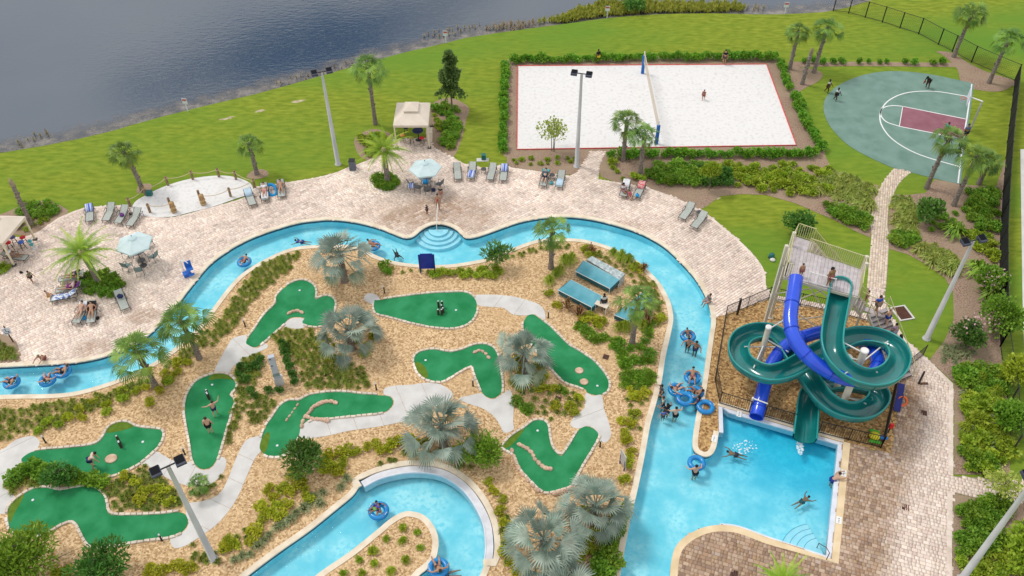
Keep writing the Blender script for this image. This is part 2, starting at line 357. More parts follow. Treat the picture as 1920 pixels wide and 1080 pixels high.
# lake
def lake_mat():
    m = bpy.data.materials.new('lake_water'); m.use_nodes = True; t = m.node_tree; n = t.nodes; n.clear()
    o = n.new('ShaderNodeOutputMaterial'); df = n.new('ShaderNodeBsdfDiffuse'); gl = n.new('ShaderNodeBsdfGlossy'); gl.inputs['Roughness'].default_value = 0.07
    tcn = n.new('ShaderNodeTexCoord')
    mpn = n.new('ShaderNodeMapping'); mpn.inputs['Scale'].default_value = (1, 2.2, 1); mpn.inputs['Rotation'].default_value = (0, 0, -0.45); t.links.new(tcn.outputs['Object'], mpn.inputs[0])
    x = n.new('ShaderNodeTexNoise'); x.inputs['Scale'].default_value = 1.3; x.inputs['Detail'].default_value = 6; t.links.new(mpn.outputs[0], x.inputs['Vector'])
    bp = n.new('ShaderNodeBump'); bp.inputs['Strength'].default_value = 0.12; bp.inputs['Distance'].default_value = 0.07; t.links.new(x.outputs['Fac'], bp.inputs['Height'])
    y = n.new('ShaderNodeTexNoise'); y.inputs['Scale'].default_value = 0.05; y.inputs['Detail'].default_value = 5; t.links.new(tcn.outputs['Object'], y.inputs['Vector'])
    rp = n.new('ShaderNodeValToRGB'); rp.color_ramp.elements[0].position = 0.35; rp.color_ramp.elements[1].position = 0.7
    rp.color_ramp.elements[0].color = (0.018, 0.045, 0.085, 1); rp.color_ramp.elements[1].color = (0.05, 0.07, 0.095, 1)
    t.links.new(y.outputs['Fac'], rp.inputs[0]); t.links.new(rp.outputs[0], df.inputs[0])
    fr = n.new('ShaderNodeFresnel'); fr.inputs[0].default_value = 2.7; t.links.new(bp.outputs[0], fr.inputs['Normal']); t.links.new(bp.outputs[0], gl.inputs['Normal'])
    ms = n.new('ShaderNodeMixShader'); t.links.new(fr.outputs[0], ms.inputs[0]); t.links.new(df.outputs[0], ms.inputs[1]); t.links.new(gl.outputs[0], ms.inputs[2]); t.links.new(ms.outputs[0], o.inputs[0])
    return m
_lk = SHORE + [P(1990, -380), Vector((420, 1100, 0)), Vector((-1200, 1100, 0)), Vector((-1200, 60, 0))]
nl = normals2(SHORE)
inner = [Vector((p.x - q.x * 2, p.y - q.y * 2, 0)) for p, q in zip(SHORE, nl)]
sheet('lake', [inner + [Vector((500, 300, 0)), Vector((700, 1100, 0)), Vector((-1200, 1100, 0)), Vector((-1200, 30, 0))]], -0.32, lake_mat())

# muddy shallows along the shore
def shallows():
    m = bpy.data.materials.new('muddy_shallows'); m.use_nodes = True; t = m.node_tree; n = t.nodes; b = n['Principled BSDF']; b.inputs['Roughness'].default_value = 0.25
    tcn = n.new('ShaderNodeTexCoord'); x = n.new('ShaderNodeTexNoise'); x.inputs['Scale'].default_value = 0.8; x.inputs['Detail'].default_value = 9; x.inputs['Roughness'].default_value = 0.7; t.links.new(tcn.outputs['Object'], x.inputs['Vector'])
    rp = n.new('ShaderNodeValToRGB'); rp.color_ramp.elements[0].position = 0.35; rp.color_ramp.elements[1].position = 0.7; rp.color_ramp.elements[0].color = (0.10, 0.10, 0.105, 1); rp.color_ramp.elements[1].color = (0.33, 0.29, 0.25, 1); t.links.new(x.outputs['Fac'], rp.inputs[0]); t.links.new(rp.outputs[0], b.inputs['Base Color'])
    at = n.new('ShaderNodeAttribute'); at.attribute_name = 'depth'; ad = n.new('ShaderNodeMath'); ad.operation = 'MULTIPLY_ADD'; t.links.new(x.outputs['Fac'], ad.inputs[0]); ad.inputs[1].default_value = 1.6; t.links.new(at.outputs['Fac'], ad.inputs[2])
    mr = n.new('ShaderNodeMapRange'); mr.inputs[1].default_value = 0.95; mr.inputs[2].default_value = 1.75; mr.inputs[4].default_value = 0.85; t.links.new(ad.outputs[0], mr.inputs[0])
    tr = n.new('ShaderNodeBsdfTransparent'); ms = n.new('ShaderNodeMixShader'); t.links.new(mr.outputs[0], ms.inputs[0]); t.links.new(tr.outputs[0], ms.inputs[1]); t.links.new(b.outputs[0], ms.inputs[2]); t.links.new(ms.outputs[0], n['Material Output'].inputs[0])
    return m
nl_ = normals2(SHORE); vs = []; dv_ = []
for p, q in zip(SHORE, nl_):
    for w, a in ((0.0, 1.0), (1.2, 0.75), (2.6, 0.35), (4.5, -0.3)): vs.append((p.x + q.x * w, p.y + q.y * w, -0.305)); dv_.append(a)
me = bpy.data.meshes.new('shallows'); me.from_pydata(vs, [], [(4 * i + k, 4 * i + k + 1, 4 * i + k + 5, 4 * i + k + 4) for i in range(len(SHORE) - 1) for k in range(3)]); me.update()
a_ = me.attributes.new('depth', 'FLOAT', 'POINT'); a_.data.foreach_set('value', dv_); me.materials.append(shallows()); tag(link('lake_shallows', me), kind='structure')
# worn bare patches in the lawn
BARE = mat('bare_soil', (0.34, 0.29, 0.17), (0.52, 0.46, 0.31), scale=3, detail=8, rough=0.95)
for i_, (a, b, rx, ry) in enumerate(((560, 190, 13, 2.5), (487, 208, 11, 2.5), (425, 222, 14, 2.5), (1345, 372, 9, 2))):
    g_ = random.Random(i_); pl = [P(a + rx * math.cos(t) * g_.uniform(.6, 1.2), b + ry * math.sin(t) * g_.uniform(.5, 1.3) - rx * math.cos(t) * .2) for t in [k * 6.283 / 14 for k in range(14)]]
    sheet('bare_patch', [cr_spline(pl, 3, True)], 0.003, BARE)

# pool basins
def basin(nm, hole, fl):
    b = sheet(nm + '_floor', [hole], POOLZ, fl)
    n = len(hole); v = []; f = []
    for p in hole: v += [(p.x, p.y, 0.0), (p.x, p.y, -0.26), (p.x, p.y, POOLZ)]
    for i in range(n):
        j = (i + 1) % n; f += [(i * 3, j * 3, j * 3 + 1, i * 3 + 1), (i * 3 + 1, j * 3 + 1, j * 3 + 2, i * 3 + 2)]
    me = bpy.data.meshes.new(nm + '_wall'); me.from_pydata(v, [], f); me.materials.append(TILE); me.materials.append(fl)
    me.polygons.foreach_set('material_index', [i % 2 for i in range(len(f))]); me.update()
    link('tiled_wall', me, b)
    return b
def water(nm, hole):
    return sheet(nm, [hole], WZ, WATER)
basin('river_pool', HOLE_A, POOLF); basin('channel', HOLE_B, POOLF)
water('river_water', HOLE_A); water('channel_water', HOLE_B)
# tint of deeper water put into the plaster colour round the slide landing
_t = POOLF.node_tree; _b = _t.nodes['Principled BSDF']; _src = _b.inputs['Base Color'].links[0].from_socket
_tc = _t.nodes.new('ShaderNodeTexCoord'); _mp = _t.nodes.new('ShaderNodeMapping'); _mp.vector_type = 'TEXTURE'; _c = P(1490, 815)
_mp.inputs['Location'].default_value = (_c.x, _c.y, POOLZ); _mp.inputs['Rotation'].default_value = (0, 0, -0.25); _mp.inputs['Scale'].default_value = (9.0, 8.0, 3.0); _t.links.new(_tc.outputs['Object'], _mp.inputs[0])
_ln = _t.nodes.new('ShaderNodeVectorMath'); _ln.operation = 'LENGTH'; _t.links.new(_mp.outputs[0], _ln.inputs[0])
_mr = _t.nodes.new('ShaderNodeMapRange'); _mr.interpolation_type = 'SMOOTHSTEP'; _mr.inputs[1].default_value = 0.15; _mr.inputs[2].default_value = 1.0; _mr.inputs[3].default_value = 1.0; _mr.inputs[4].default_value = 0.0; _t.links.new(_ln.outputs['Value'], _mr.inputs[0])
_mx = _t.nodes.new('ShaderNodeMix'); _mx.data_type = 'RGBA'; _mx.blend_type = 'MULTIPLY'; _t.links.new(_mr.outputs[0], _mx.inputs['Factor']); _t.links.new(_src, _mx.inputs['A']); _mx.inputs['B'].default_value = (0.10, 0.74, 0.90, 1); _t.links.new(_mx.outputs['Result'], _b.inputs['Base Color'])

def ribbon(nm, path, w0, w1, z1, z0, m, parent=None, closed=False, kind='structure'):
    mb = MB(); ribbon_mb(mb, path, w0, w1, z1, z0, closed); o = mb.build(nm, m, parent)
    if parent is None and kind: o['kind'] = kind
    return o
ribbon('pool_coping', A_OUT1, 0.32, -0.03, 0.055, -0.05, COPE)
ribbon('pool_coping', A_IN, -0.34, 0.03, 0.06, -0.05, COPE)
ribbon('pool_coping', B_OUT, 0.34, -0.03, 0.06, -0.05, COPE)
ribbon('pool_coping', B_IN, -0.34, 0.03, 0.06, -0.05, COPE)
back = [P(1347, 800), P(1346, 760), P(1582, 829), P(1560, 1050), P(1440, 1010)]
ribbon('pool_coping', A_OUT2[1:] + A_OUT3, 0.40, -0.03, 0.055, -0.05, COPE2)
ribbon('pool_coping', [A_OUT2[0].lerp(A_OUT2[1], t / 20) for t in range(21)], 0.32, -0.03, 0.05, -0.05, COPE)
for a_, b_, r_, sx1, sy1 in ((918, 1055, 0.1, 0.75, 0.42), (669, 908, 0.6, 0.42, 0.55)):
    mb = MB(); mb.box(P(a_, b_, 0.012), (sx1, sy1, 0.108), r_); tag(mb.build('coping_corner', COPE), kind='structure')
# white overflow gutter of the slide pool and of the channel bend
gp = [A_OUT1[-1]] + [A_OUT2[0].lerp(A_OUT2[1], t / 10) for t in range(11)]
ribbon('overflow_gutter', gp, -0.32, -0.035, 0.0, -0.5, WHITE)
ribbon('overflow_gutter', [A_OUT2[1].lerp(A_OUT2[2], t / 10) for t in range(11)], -0.34, -0.035, 0.004, -0.503, WHITE)
ribbon('overflow_gutter', [A_OUT2[2].lerp(A_OUT3[0], t / 6) for t in range(7)] + A_OUT3[1:9], -0.16, -0.035, 0.008, -0.506, WHITE)
CH = px([(676, 902), (705, 887), (742, 877), (777, 873), (817, 876), (850, 888), (880, 911), (904, 943), (921, 980), (926, 1022), (924, 1051)])
ribbon('overflow_gutter', CH, -0.44, -0.03, -0.005, -0.6, GUTTER)
ribbon('overflow_lip', CH, -0.52, -0.445, 0.02, -0.6, WHITE)
# entry steps (curved) into the river and corner steps of the slide pool
NOSE = mat('nosing_tile', (0.10, 0.30, 0.42), rough=0.5)
STEPM = mat('step_plaster', (0.40, 0.76, 0.87), (0.50, 0.82, 0.91), scale=2, rough=0.6)
def steps(nm, c, rads, a0, a1, z, label=None):
    r0 = empty(nm, (0, 0, 0)); r0['kind'] = 'structure'
    for i, r in enumerate(rads):
        mb = MB(); zt = z - 0.14 * i; n = 26; vs = []
        inner = rads[i - 1] - 0.02 if i else 0.0
        pts = [(c.x + math.cos(a0 + (a1 - a0) * k / n) * r, c.y + math.sin(a0 + (a1 - a0) * k / n) * r) for k in range(n + 1)]
        pin = [(c.x + math.cos(a0 + (a1 - a0) * k / n) * inner, c.y + math.sin(a0 + (a1 - a0) * k / n) * inner) for k in range(n + 1)]
        for (x, y), (u, w) in zip(pts, pin): vs += [(u, w, zt), (x, y, zt), (x, y, POOLZ)]
        mb.add(vs, [q for k in range(n) for q in ((3 * k, 3 * k + 1, 3 * k + 4, 3 * k + 3), (3 * k + 1, 3 * k + 2, 3 * k + 5, 3 * k + 4))])
        mb.build('step', STEPM, r0)
        # dark nosing line
        mb = MB(); path = [Vector((x, y, 0)) for x, y in pts]; ribbon_mb(mb, path, 0.0, 0.03, zt + 0.006, zt + 0.001); mb.build('nosing', NOSE, r0)
sc = P(822, 428)
steps('river_steps', sc, [0.85, 1.25, 1.65, 2.05], R(180), R(360), -0.14)
sc2 = P(1547, 1040)
steps('pool_steps', sc2, [1.2, 1.6, 2.0, 2.4], R(97), R(192), -0.22)

# golf island, small island and other stone mulch
ISLAND = A_IN + [P(1145, 1180), P(885, 1180)] + B_OUT[::-1] + [P(-90, 1180)]
sheet('island_stone_mulch', [ISLAND], 0.012, GRAVEL)
sheet('inner_island_stone_mulch', [B_IN], 0.012, GRAVEL)
SLIDEYARD = [p for p in A_OUT1[-64:]] + [A_OUT2[0], A_OUT2[1], P(1600, 834), P(1651, 838), P(1676, 722), P(1640, 610), P(1441, 558), P(1345, 592)]
SLIDEYARD = px([(1336, 597), (1441, 559), (1560, 583), (1645, 607), (1678, 722), (1690, 745), (1684, 790), (1672, 851), (1582, 831), (1346, 761), (1348, 800), (1345, 828), (1336, 848), (1322, 853), (1311, 850), (1303, 838), (1304, 805), (1309, 780), (1320, 720), (1329, 660)], smooth=False)
sheet('slide_yard_stone_mulch', [SLIDEYARD], 0.010, PEBBLE)

# ------------------------------------------------------------------ mulch beds
BEDS = {}
def bed(key, pts, z=0.008, m=DIRT, smooth=True, k=3):
    z += 0.0011 * len(BEDS)
    pl = px(pts, k=k, closed=True, smooth=smooth); BEDS[key] = pl
    sheet('mulch_bed', [pl], z, m); return pl
bed('court_edge', [(950, 112), (1200, 105), (1452, 101), (1478, 140), (1500, 185), (1545, 270), (1548, 297), (1500, 300), (1130, 300), (1105, 300), (962, 300), (944, 292), (945, 200)], smooth=False)
bed('front_left', [(952, 284), (1108, 284), (1098, 306), (1078, 328), (1040, 327), (960, 316), (950, 305)], z=0.016, smooth=False)
bed('front_right', [(1138, 284), (1300, 300), (1548, 294), (1560, 317), (1600, 337), (1648, 348), (1636, 385), (1632, 446), (1600, 432), (1565, 413), (1525, 396), (1490, 381), (1437, 366), (1390, 364), (1350, 368), (1326, 386), (1312, 394), (1285, 380), (1255, 367), (1210, 352), (1155, 342), (1128, 332), (1122, 318), (1128, 300)], z=0.016, smooth=False)
bed('gazebo_bed', [(806, 200), (840, 183), (868, 193), (880, 205), (874, 225), (866, 260), (852, 292), (838, 290), (812, 275), (805, 250)], k=3)
bed('date_bed', [(664, 262), (680, 248), (706, 242), (738, 255), (742, 278), (712, 296), (690, 300), (672, 290)])
bed('left_bed', [(-40, 420), (20, 395), (50, 380), (90, 377), (118, 388), (128, 398), (105, 412), (87, 425), (60, 441), (20, 440), (-40, 445)])
bed('palm_ring', [(258, 352), (268, 345), (284, 346), (282, 358), (268, 362), (257, 361)], z=0.012)
bed('palm_ring2', [(462, 332), (478, 318), (500, 320), (502, 330), (480, 336)], z=0.012)
bed('court_palms', [(1478, 128), (1520, 129), (1542, 138), (1535, 152), (1512, 164), (1490, 176), (1480, 165)])
bed('corner_dirt', [(1755, 97), (1785, 99), (1812, 116), (1850, 135), (1903, 152), (1892, 165), (1870, 172), (1830, 168), (1802, 155), (1795, 130), (1770, 105)], z=0.012)
bed('hedge_strip', [(1478, 116), (1600, 116), (1800, 118), (1800, 126), (1600, 124), (1478, 126)], smooth=False)
bed('right_upper', [(1752, 337), (1775, 340), (1800, 346), (1830, 348), (1868, 350), (1884, 300), (1888, 300), (1878, 420), (1872, 560), (1876, 660), (1890, 760), (1893, 890), (1789, 890), (1789, 718), (1742, 676), (1770, 640), (1788, 600), (1787, 548), (1772, 522), (1740, 498), (1702, 477), (1664, 466), (1668, 450), (1665, 420), (1668, 390), (1678, 364), (1700, 366), (1735, 362)], smooth=False)
bed('right_lower', [(1787, 925), (1840, 937), (1930, 944), (1990, 950), (1990, 1180), (1785, 1180)], smooth=False)
bed('corner_left', [(-60, 622), (0, 626), (25, 635), (36, 655), (40, 678), (0, 682), (-60, 684)])

# ------------------------------------------------------------------ courts and sand
VB = px([(969, 281), (1493, 273), (1437, 121), (971, 124)], smooth=False)
vbs = []
for i in range(4):
    a, b = VB[i], VB[(i + 1) % 4]; vbs += [a.lerp(b, t / 20) for t in range(20)]
vsand = sheet('volleyball_sand', [vbs], 0.03, SANDM)
SANDY = px([(252, 381), (275, 366), (312, 349), (357, 336), (407, 330), (442, 333), (470, 345), (472, 362), (440, 374), (400, 388), (360, 398), (322, 407), (284, 407), (250, 400)], closed=True)
sheet('play_sand', [SANDY], 0.05, SANDM)
BB = px([(1822, 156), (1790, 149), (1740, 139), (1690, 134), (1652, 135), (1615, 142), (1580, 156), (1557, 172), (1545, 192), (1546, 215), (1560, 242), (1590, 272), (1630, 295), (1675, 315), (1710, 324), (1752, 335), (1801, 346)]) + [P(1826, 159)]
sheet('basketball_court', [BB], 0.03, COURT, skirt=0.03)
KEY = px([(1692.5, 200), (1812.5, 223), (1806, 261), (1686, 237.5)], smooth=False)
sheet('court_key', [KEY], 0.034, KEYM)
def cline(pts, w=0.06, smooth=True): ribbon('court_line', px(pts, smooth=smooth), -w, w, 0.039, 0.031, LINE)
cline([(1822, 158), (1812.5, 223), (1806, 261), (1796, 344)], smooth=False)
cline([(1812, 224), (1692.5, 200), (1686, 237.5), (1806, 261)], smooth=False)
cline([(1818, 182), (1800, 179), (1764, 173), (1729, 171.5), (1695.5, 175.5), (1669, 187), (1654.5, 202), (1649.5, 218), (1653, 235.5), (1666.7, 255.5), (1689, 273), (1718, 288), (1751, 299.5), (1799, 313)])
cline([(1693, 200), (1673, 198.5), (1655.5, 203), (1651, 215.5), (1662, 229), (1685.5, 237)])

# ------------------------------------------------------------------ deck, terrace, paver paths
DECK_UP = px([(-90, 470), (-20, 455), (20, 447), (60, 441), (87, 425), (105, 412), (130, 400), (160, 390), (200, 387), (246, 386), (262, 400), (300, 408), (330, 407), (375, 395), (420, 383), (460, 370), (478, 352), (505, 347), (542, 342), (585, 335), (620, 327), (650, 317), (672, 308), (695, 299), (722, 288), (740, 276)], k=2) + px([(738, 262), (806, 258), (812, 276), (838, 290), (852, 297), (870, 307), (905, 315), (942, 310), (960, 315), (1010, 322), (1067, 330), (1080, 326), (1108, 284), (1136, 284), (1124, 312), (1122, 337), (1155, 342), (1210, 352), (1255, 367), (1285, 380), (1315, 395), (1330, 405), (1360, 430), (1395, 460), (1422, 490), (1434, 512), (1437, 541), (1447, 553), (1505, 563), (1560, 574), (1626, 588)], smooth=False)
DECK_LOW = px([(1632, 602), (1560, 583), (1441, 561), (1337, 597)], smooth=False)
iend = min(range(len(A_OUT1)), key=lambda i: (A_OUT1[i] - P(1334, 597)).length)
DECK = DECK_UP + DECK_LOW + A_OUT1[:iend][::-1]
PLANT_L = BEDS['corner_left']
TERR = px([(1626, 540), (1660, 540), (1658, 562), (1677, 602), (1697, 637), (1740, 675), (1787, 720), (1787, 893), (1920, 902), (2000, 908), (2000, 950), (1920, 943), (1840, 936), (1786, 924), (1784, 1180), (1255, 1180)], smooth=False) + A_OUT3[::-1] + px([(1560, 1050), (1582, 829), (1640, 846), (1672, 850), (1684, 775), (1690, 745), (1676, 705), (1655, 640), (1632, 602)], smooth=False)
PATHP = px([(1676, 316), (1657, 340), (1645, 365), (1636, 390), (1633, 420), (1635, 460), (1630, 482), (1626, 540)]) + px([(1660, 540), (1662, 495), (1667, 450), (1664, 420), (1666, 390), (1675, 365), (1687, 342), (1709, 322)])
sheet('deck_base', [DECK], 0.014, BASE); sheet('terrace_base', [TERR], 0.015, mat('dark_joint_sand', (0.24, 0.175, 0.135), (0.40, 0.32, 0.26), scale=1.2, rough=0.95)); sheet('footpath_base', [PATHP], 0.014, BASE)
PAVC = mat('paver_stone', (0.86, 0.84, 0.82), (1.0, 1.0, 1.0), scale=7, detail=5, rough=0.85, attr='Col', bump=0.1, bscale=25)

def noise2(x, y, s, seed):
    r = np.random.default_rng(seed); a = np.zeros_like(x)
    for k in range(6):
        th = r.uniform(0, 6.28); f = s * r.uniform(0.6, 1.7); a += np.sin((x * np.cos(th) + y * np.sin(th)) * f + r.uniform(0, 6.28))
    return a / 6
def pave(poly, ang, rows, lens, seed, colf):
    """random ashlar pavers: returns centres, half sizes, angle and colours of the stones lying in poly"""
    r = np.random.default_rng(seed); x0, x1, y0, y1 = bbox2(poly); ccx, ccy = (x0 + x1) / 2, (y0 + y1) / 2; rad = math.hypot(x1 - x0, y1 - y0) / 2 + 1
    c, s = math.cos(ang), math.sin(ang); res = []
    v = -rad
    while v < rad:
        h = r.choice(rows); m = int(2 * rad / min(lens)) + 2; ll = r.choice(lens, m); u = -rad - r.uniform(0, 0.5) + np.cumsum(ll) - ll / 2
        k = u < rad; res.append(np.stack([u[k], np.full(k.sum(), v + h / 2), ll[k] / 2, np.full(k.sum(), h / 2)], 1)); v += h
    q = np.concatenate(res); X = ccx + q[:, 0] * c - q[:, 1] * s; Y = ccy + q[:, 0] * s + q[:, 1] * c
    k = inpoly(np.stack([X, Y], 1), poly); q = q[k]; X = X[k]; Y = Y[k]
    return X, Y, q[:, 2] - 0.007, q[:, 3] - 0.007, colf(X, Y, r)
def paver_mesh(nm, X, Y, hx, hy, ang, colr, z=0.04, th=0.024, seed=1):
    r = np.random.default_rng(seed); n = len(X); c, s = math.cos(ang), math.sin(ang)
    zt = z + r.uniform(-0.003, 0.003, n); V = np.zeros((n, 8, 3), np.float32)
    for i, (a, b) in enumerate(((-1, -1), (1, -1), (1, 1), (-1, 1))):
        for j, kk in enumerate((1.0, 0.96)):
            u = a * hx * kk; w = b * hy * kk
            V[:, j * 4 + i, 0] = X + u * c - w * s; V[:, j * 4 + i, 1] = Y + u * s + w * c; V[:, j * 4 + i, 2] = zt - (th if j == 0 else 0)
    F = np.array([(4, 5, 6, 7), (0, 1, 5, 4), (1, 2, 6, 5), (2, 3, 7, 6), (3, 0, 4, 7)]); F = (F[None] + (np.arange(n) * 8)[:, None, None]).reshape(-1, 4)
    return mesh_np(nm, V.reshape(-1, 3), F, PAVC, fcol=np.repeat(colr, 5, 0))
PAL = np.array([(0.82, 0.70, 0.61), (0.74, 0.60, 0.515), (0.84, 0.735, 0.65), (0.68, 0.535, 0.46), (0.80, 0.67, 0.55), (0.66, 0.53, 0.47), (0.77, 0.645, 0.56)])
PAL = PAL * 0.6 + PAL.mean(0) * 0.4
def finish(c, n): return np.concatenate([np.clip(c, 0, 1), np.ones((n, 1))], 1)
def deck_col(X, Y, r):
    n = len(X); c = PAL[r.integers(0, len(PAL), n)] * r.uniform(1.02, 1.22, (n, 1)); b = noise2(X, Y, 0.55, 3)[:, None]; c = c * (1 + 0.16 * b) * (1 + 0.16 * noise2(X, Y, 2.2, 14)[:, None]) * np.where(r.random((n, 1)) < 0.12, r.uniform(0.74, 0.9, (n, 1)), 1.0)
    # stain where bathers drip near the steps, and two smaller puddle stains by the river
    for (a, bb, rx, ry, k) in ((815, 402, 6.0, 2.8, 1.0), (270, 590, 1.3, 1.0, 0.8), (175, 655, 1.5, 1.0, 0.7), (1180, 425, 3.5, 0.9, 0.45)):
        p = P(a, bb); d = ((X - p.x) / rx) ** 2 + ((Y - p.y) / ry) ** 2 + 0.5 * noise2(X, Y, 1.6, 9); w = (np.clip(1.25 - d, 0, 1) * k * r.uniform(0.3, 1, n))[:, None]
        c = c * (1 - w) + np.array((0.46, 0.315, 0.22)) * w
    return finish(c, n)
T_EDGE = P(1720, 900)
def terr_col(X, Y, r):
    n = len(X); c = PAL[r.integers(0, len(PAL), n)] * r.uniform(0.94, 1.14, (n, 1))
    # weathered brown field beside the pool, bleached stones towards the planting
    bx = np.array([P(a, b)[:2] for a, b in ((1745, 745), (1735, 830), (1722, 905), (1700, 960), (1685, 1020), (1672, 1080), (1660, 1180))])
    lim = np.interp(-Y, -bx[:, 1], bx[:, 0]) + 0.5 * noise2(X, Y, 1.3, 21)
    w = np.clip((lim + 0.4 - X) / 1.6 + 0.35 * (r.random(n) - 0.5), 0, 1) * (Y < P(0, 715).y)
    w = (w * np.clip(r.normal(0.95, 0.13, n) + 0.25 * noise2(X, Y, 0.9, 5), 0.15, 1))[:, None]
    br = np.array([(0.38, 0.24, 0.155), (0.44, 0.295, 0.20), (0.31, 0.205, 0.145), (0.50, 0.36, 0.255), (0.41, 0.275, 0.17)])[r.integers(0, 5, n)]
    c = c * (1 - w) + br * w * r.uniform(0.88, 1.12, (n, 1))
    return finish(c, n)
def path_col(X, Y, r):
    n = len(X); c = PAL[r.integers(0, len(PAL), n)] * r.uniform(0.85, 1.1, (n, 1)) * np.array((0.98, 0.97, 0.90)); return finish(c, n)
deck_o = bpy.data.objects['deck_base']; terr_o = bpy.data.objects['terrace_base']; foot_o = bpy.data.objects['footpath_base']
deck_o.name = 'pool_deck'; terr_o.name = 'terrace'; foot_o.name = 'footpath'
AD = R(38)
X, Y, hx, hy, cl = pave(DECK, AD, [0.19, 0.25], [0.19, 0.25, 0.32, 0.40], 5, deck_col)
k = ~inpoly(np.stack([X, Y], 1), PLANT_L) & ~inpoly(np.stack([X, Y], 1), SANDY)
X, Y, hx, hy, cl = X[k], Y[k], hx[k], hy[k], cl[k]
tag(link('paving', paver_mesh('deck_pavers', X, Y, hx, hy, AD, cl), deck_o), kind='stuff')
pe = P(1560, 1050) - P(1582, 829); AT = math.atan2(pe.y, pe.x) + math.pi / 2
X, Y, hx, hy, cl = pave(TERR, AT, [0.24], [0.17, 0.24, 0.24, 0.33], 8, terr_col)
# the 300 stones that show largest (nearest, inside the frame) are single pavers
inv = []
for i in range(len(X)):
    d = Vector((X[i], Y[i], -CAM_H)); c_ = Vector((sum(RW[j].x * d[j] for j in range(3)), sum(RW[j].y * d[j] for j in range(3)), sum(RW[j].z * d[j] for j in range(3))))
    u, v = 960 + FPX * c_.x / c_.z, 540 + FPX * c_.y / c_.z
    if 0 < u < 1920 and 0 < v < 1080: inv.append((-hx[i] * hy[i] / (c_.z ** 2), i))
inv.sort(); big = [i for _, i in inv[:290]]; msk = np.ones(len(X), bool); msk[big] = False
tag(link('paving', paver_mesh('terrace_pavers', X[msk], Y[msk], hx[msk], hy[msk], AT, cl[msk]), terr_o), kind='stuff')
PAVO = bpy.data.materials.new('single_paver'); PAVO.use_nodes = True
_n = PAVO.node_tree; _b = _n.nodes['Principled BSDF']; _b.inputs['Roughness'].default_value = 0.85; _b.inputs['Specular IOR Level'].default_value = 0.3
_o = _n.nodes.new('ShaderNodeObjectInfo'); _n.links.new(_o.outputs['Color'], _b.inputs['Base Color'])
pm = {}
for i in big:
    key = (round(float(hx[i]), 3), round(float(hy[i]), 3))
    if key not in pm:
        mb = MB(); a, b = key; vs = []
        for j, kk, zz_ in ((0, 1, -0.024), (1, 0.96, 0.0)):
            vs += [(-a * kk, -b * kk, zz_), (a * kk, -b * kk, zz_), (a * kk, b * kk, zz_), (-a * kk, b * kk, zz_)]
        mb.add(vs, [(4, 5, 6, 7), (0, 1, 5, 4), (1, 2, 6, 5), (2, 3, 7, 6), (3, 0, 4, 7)]); pm[key] = mb.mesh('paver', PAVO)
    o = link('paver', pm[key], terr_o); o.location = (X[i], Y[i], 0.04 + random.uniform(-0.003, 0.003)); o.rotation_euler = (0, 0, AT); o.color = tuple(float(q) * 0.95 for q in cl[i][:3]) + (1,)
X, Y, hx, hy, cl = pave(PATHP, R(70), [0.15, 0.22], [0.15, 0.22, 0.30], 11, path_col)
tag(link('paving', paver_mesh('path_pavers', X, Y, hx, hy, R(70), cl), foot_o), kind='stuff')
# border courses of the paving
BORD = mat('paver_border', (0.62, 0.50, 0.42), (0.78, 0.67, 0.59), scale=3.5, kind='voronoi', rough=0.85, lo=0, hi=1)
ribbon('border_course', DECK_UP[:52], 0.0, -0.24, 0.044, 0.0, BORD, deck_o)
ribbon('border_course', px([(852, 297), (870, 307), (905, 315), (942, 310), (960, 315), (1010, 322), (1067, 330)]), 0.0, -0.24, 0.044, 0.0, BORD, deck_o)
ribbon('border_course', px([(1122, 337), (1155, 342), (1210, 352), (1255, 367), (1285, 380), (1330, 405), (1360, 430), (1395, 460), (1422, 490), (1434, 512), (1437, 541), (1447, 553)]), 0.0, -0.24, 0.044, 0.0, BORD, deck_o)
ribbon('border_course', px([(1677, 602), (1697, 637), (1740, 675), (1787, 720), (1787, 760), (1787, 893)], smooth=False), 0.0, -0.3, 0.045, 0.0, BORD, terr_o)
ribbon('border_course', px([(1786, 924), (1785, 1000), (1784, 1120)], smooth=False), 0.0, -0.3, 0.045, 0.0, BORD, terr_o)
PATH_VB = px([(1108, 284), (1136, 284), (1124, 312), (1122, 337), (1090, 333)], smooth=False)

# far sidewalk beyond the right fence
sheet('pavement', [px([(1913, 280), (1960, 280), (2060, 1180), (1938, 1180), (1917, 560)], smooth=False)], 0.02, CONC, skirt=0.02)
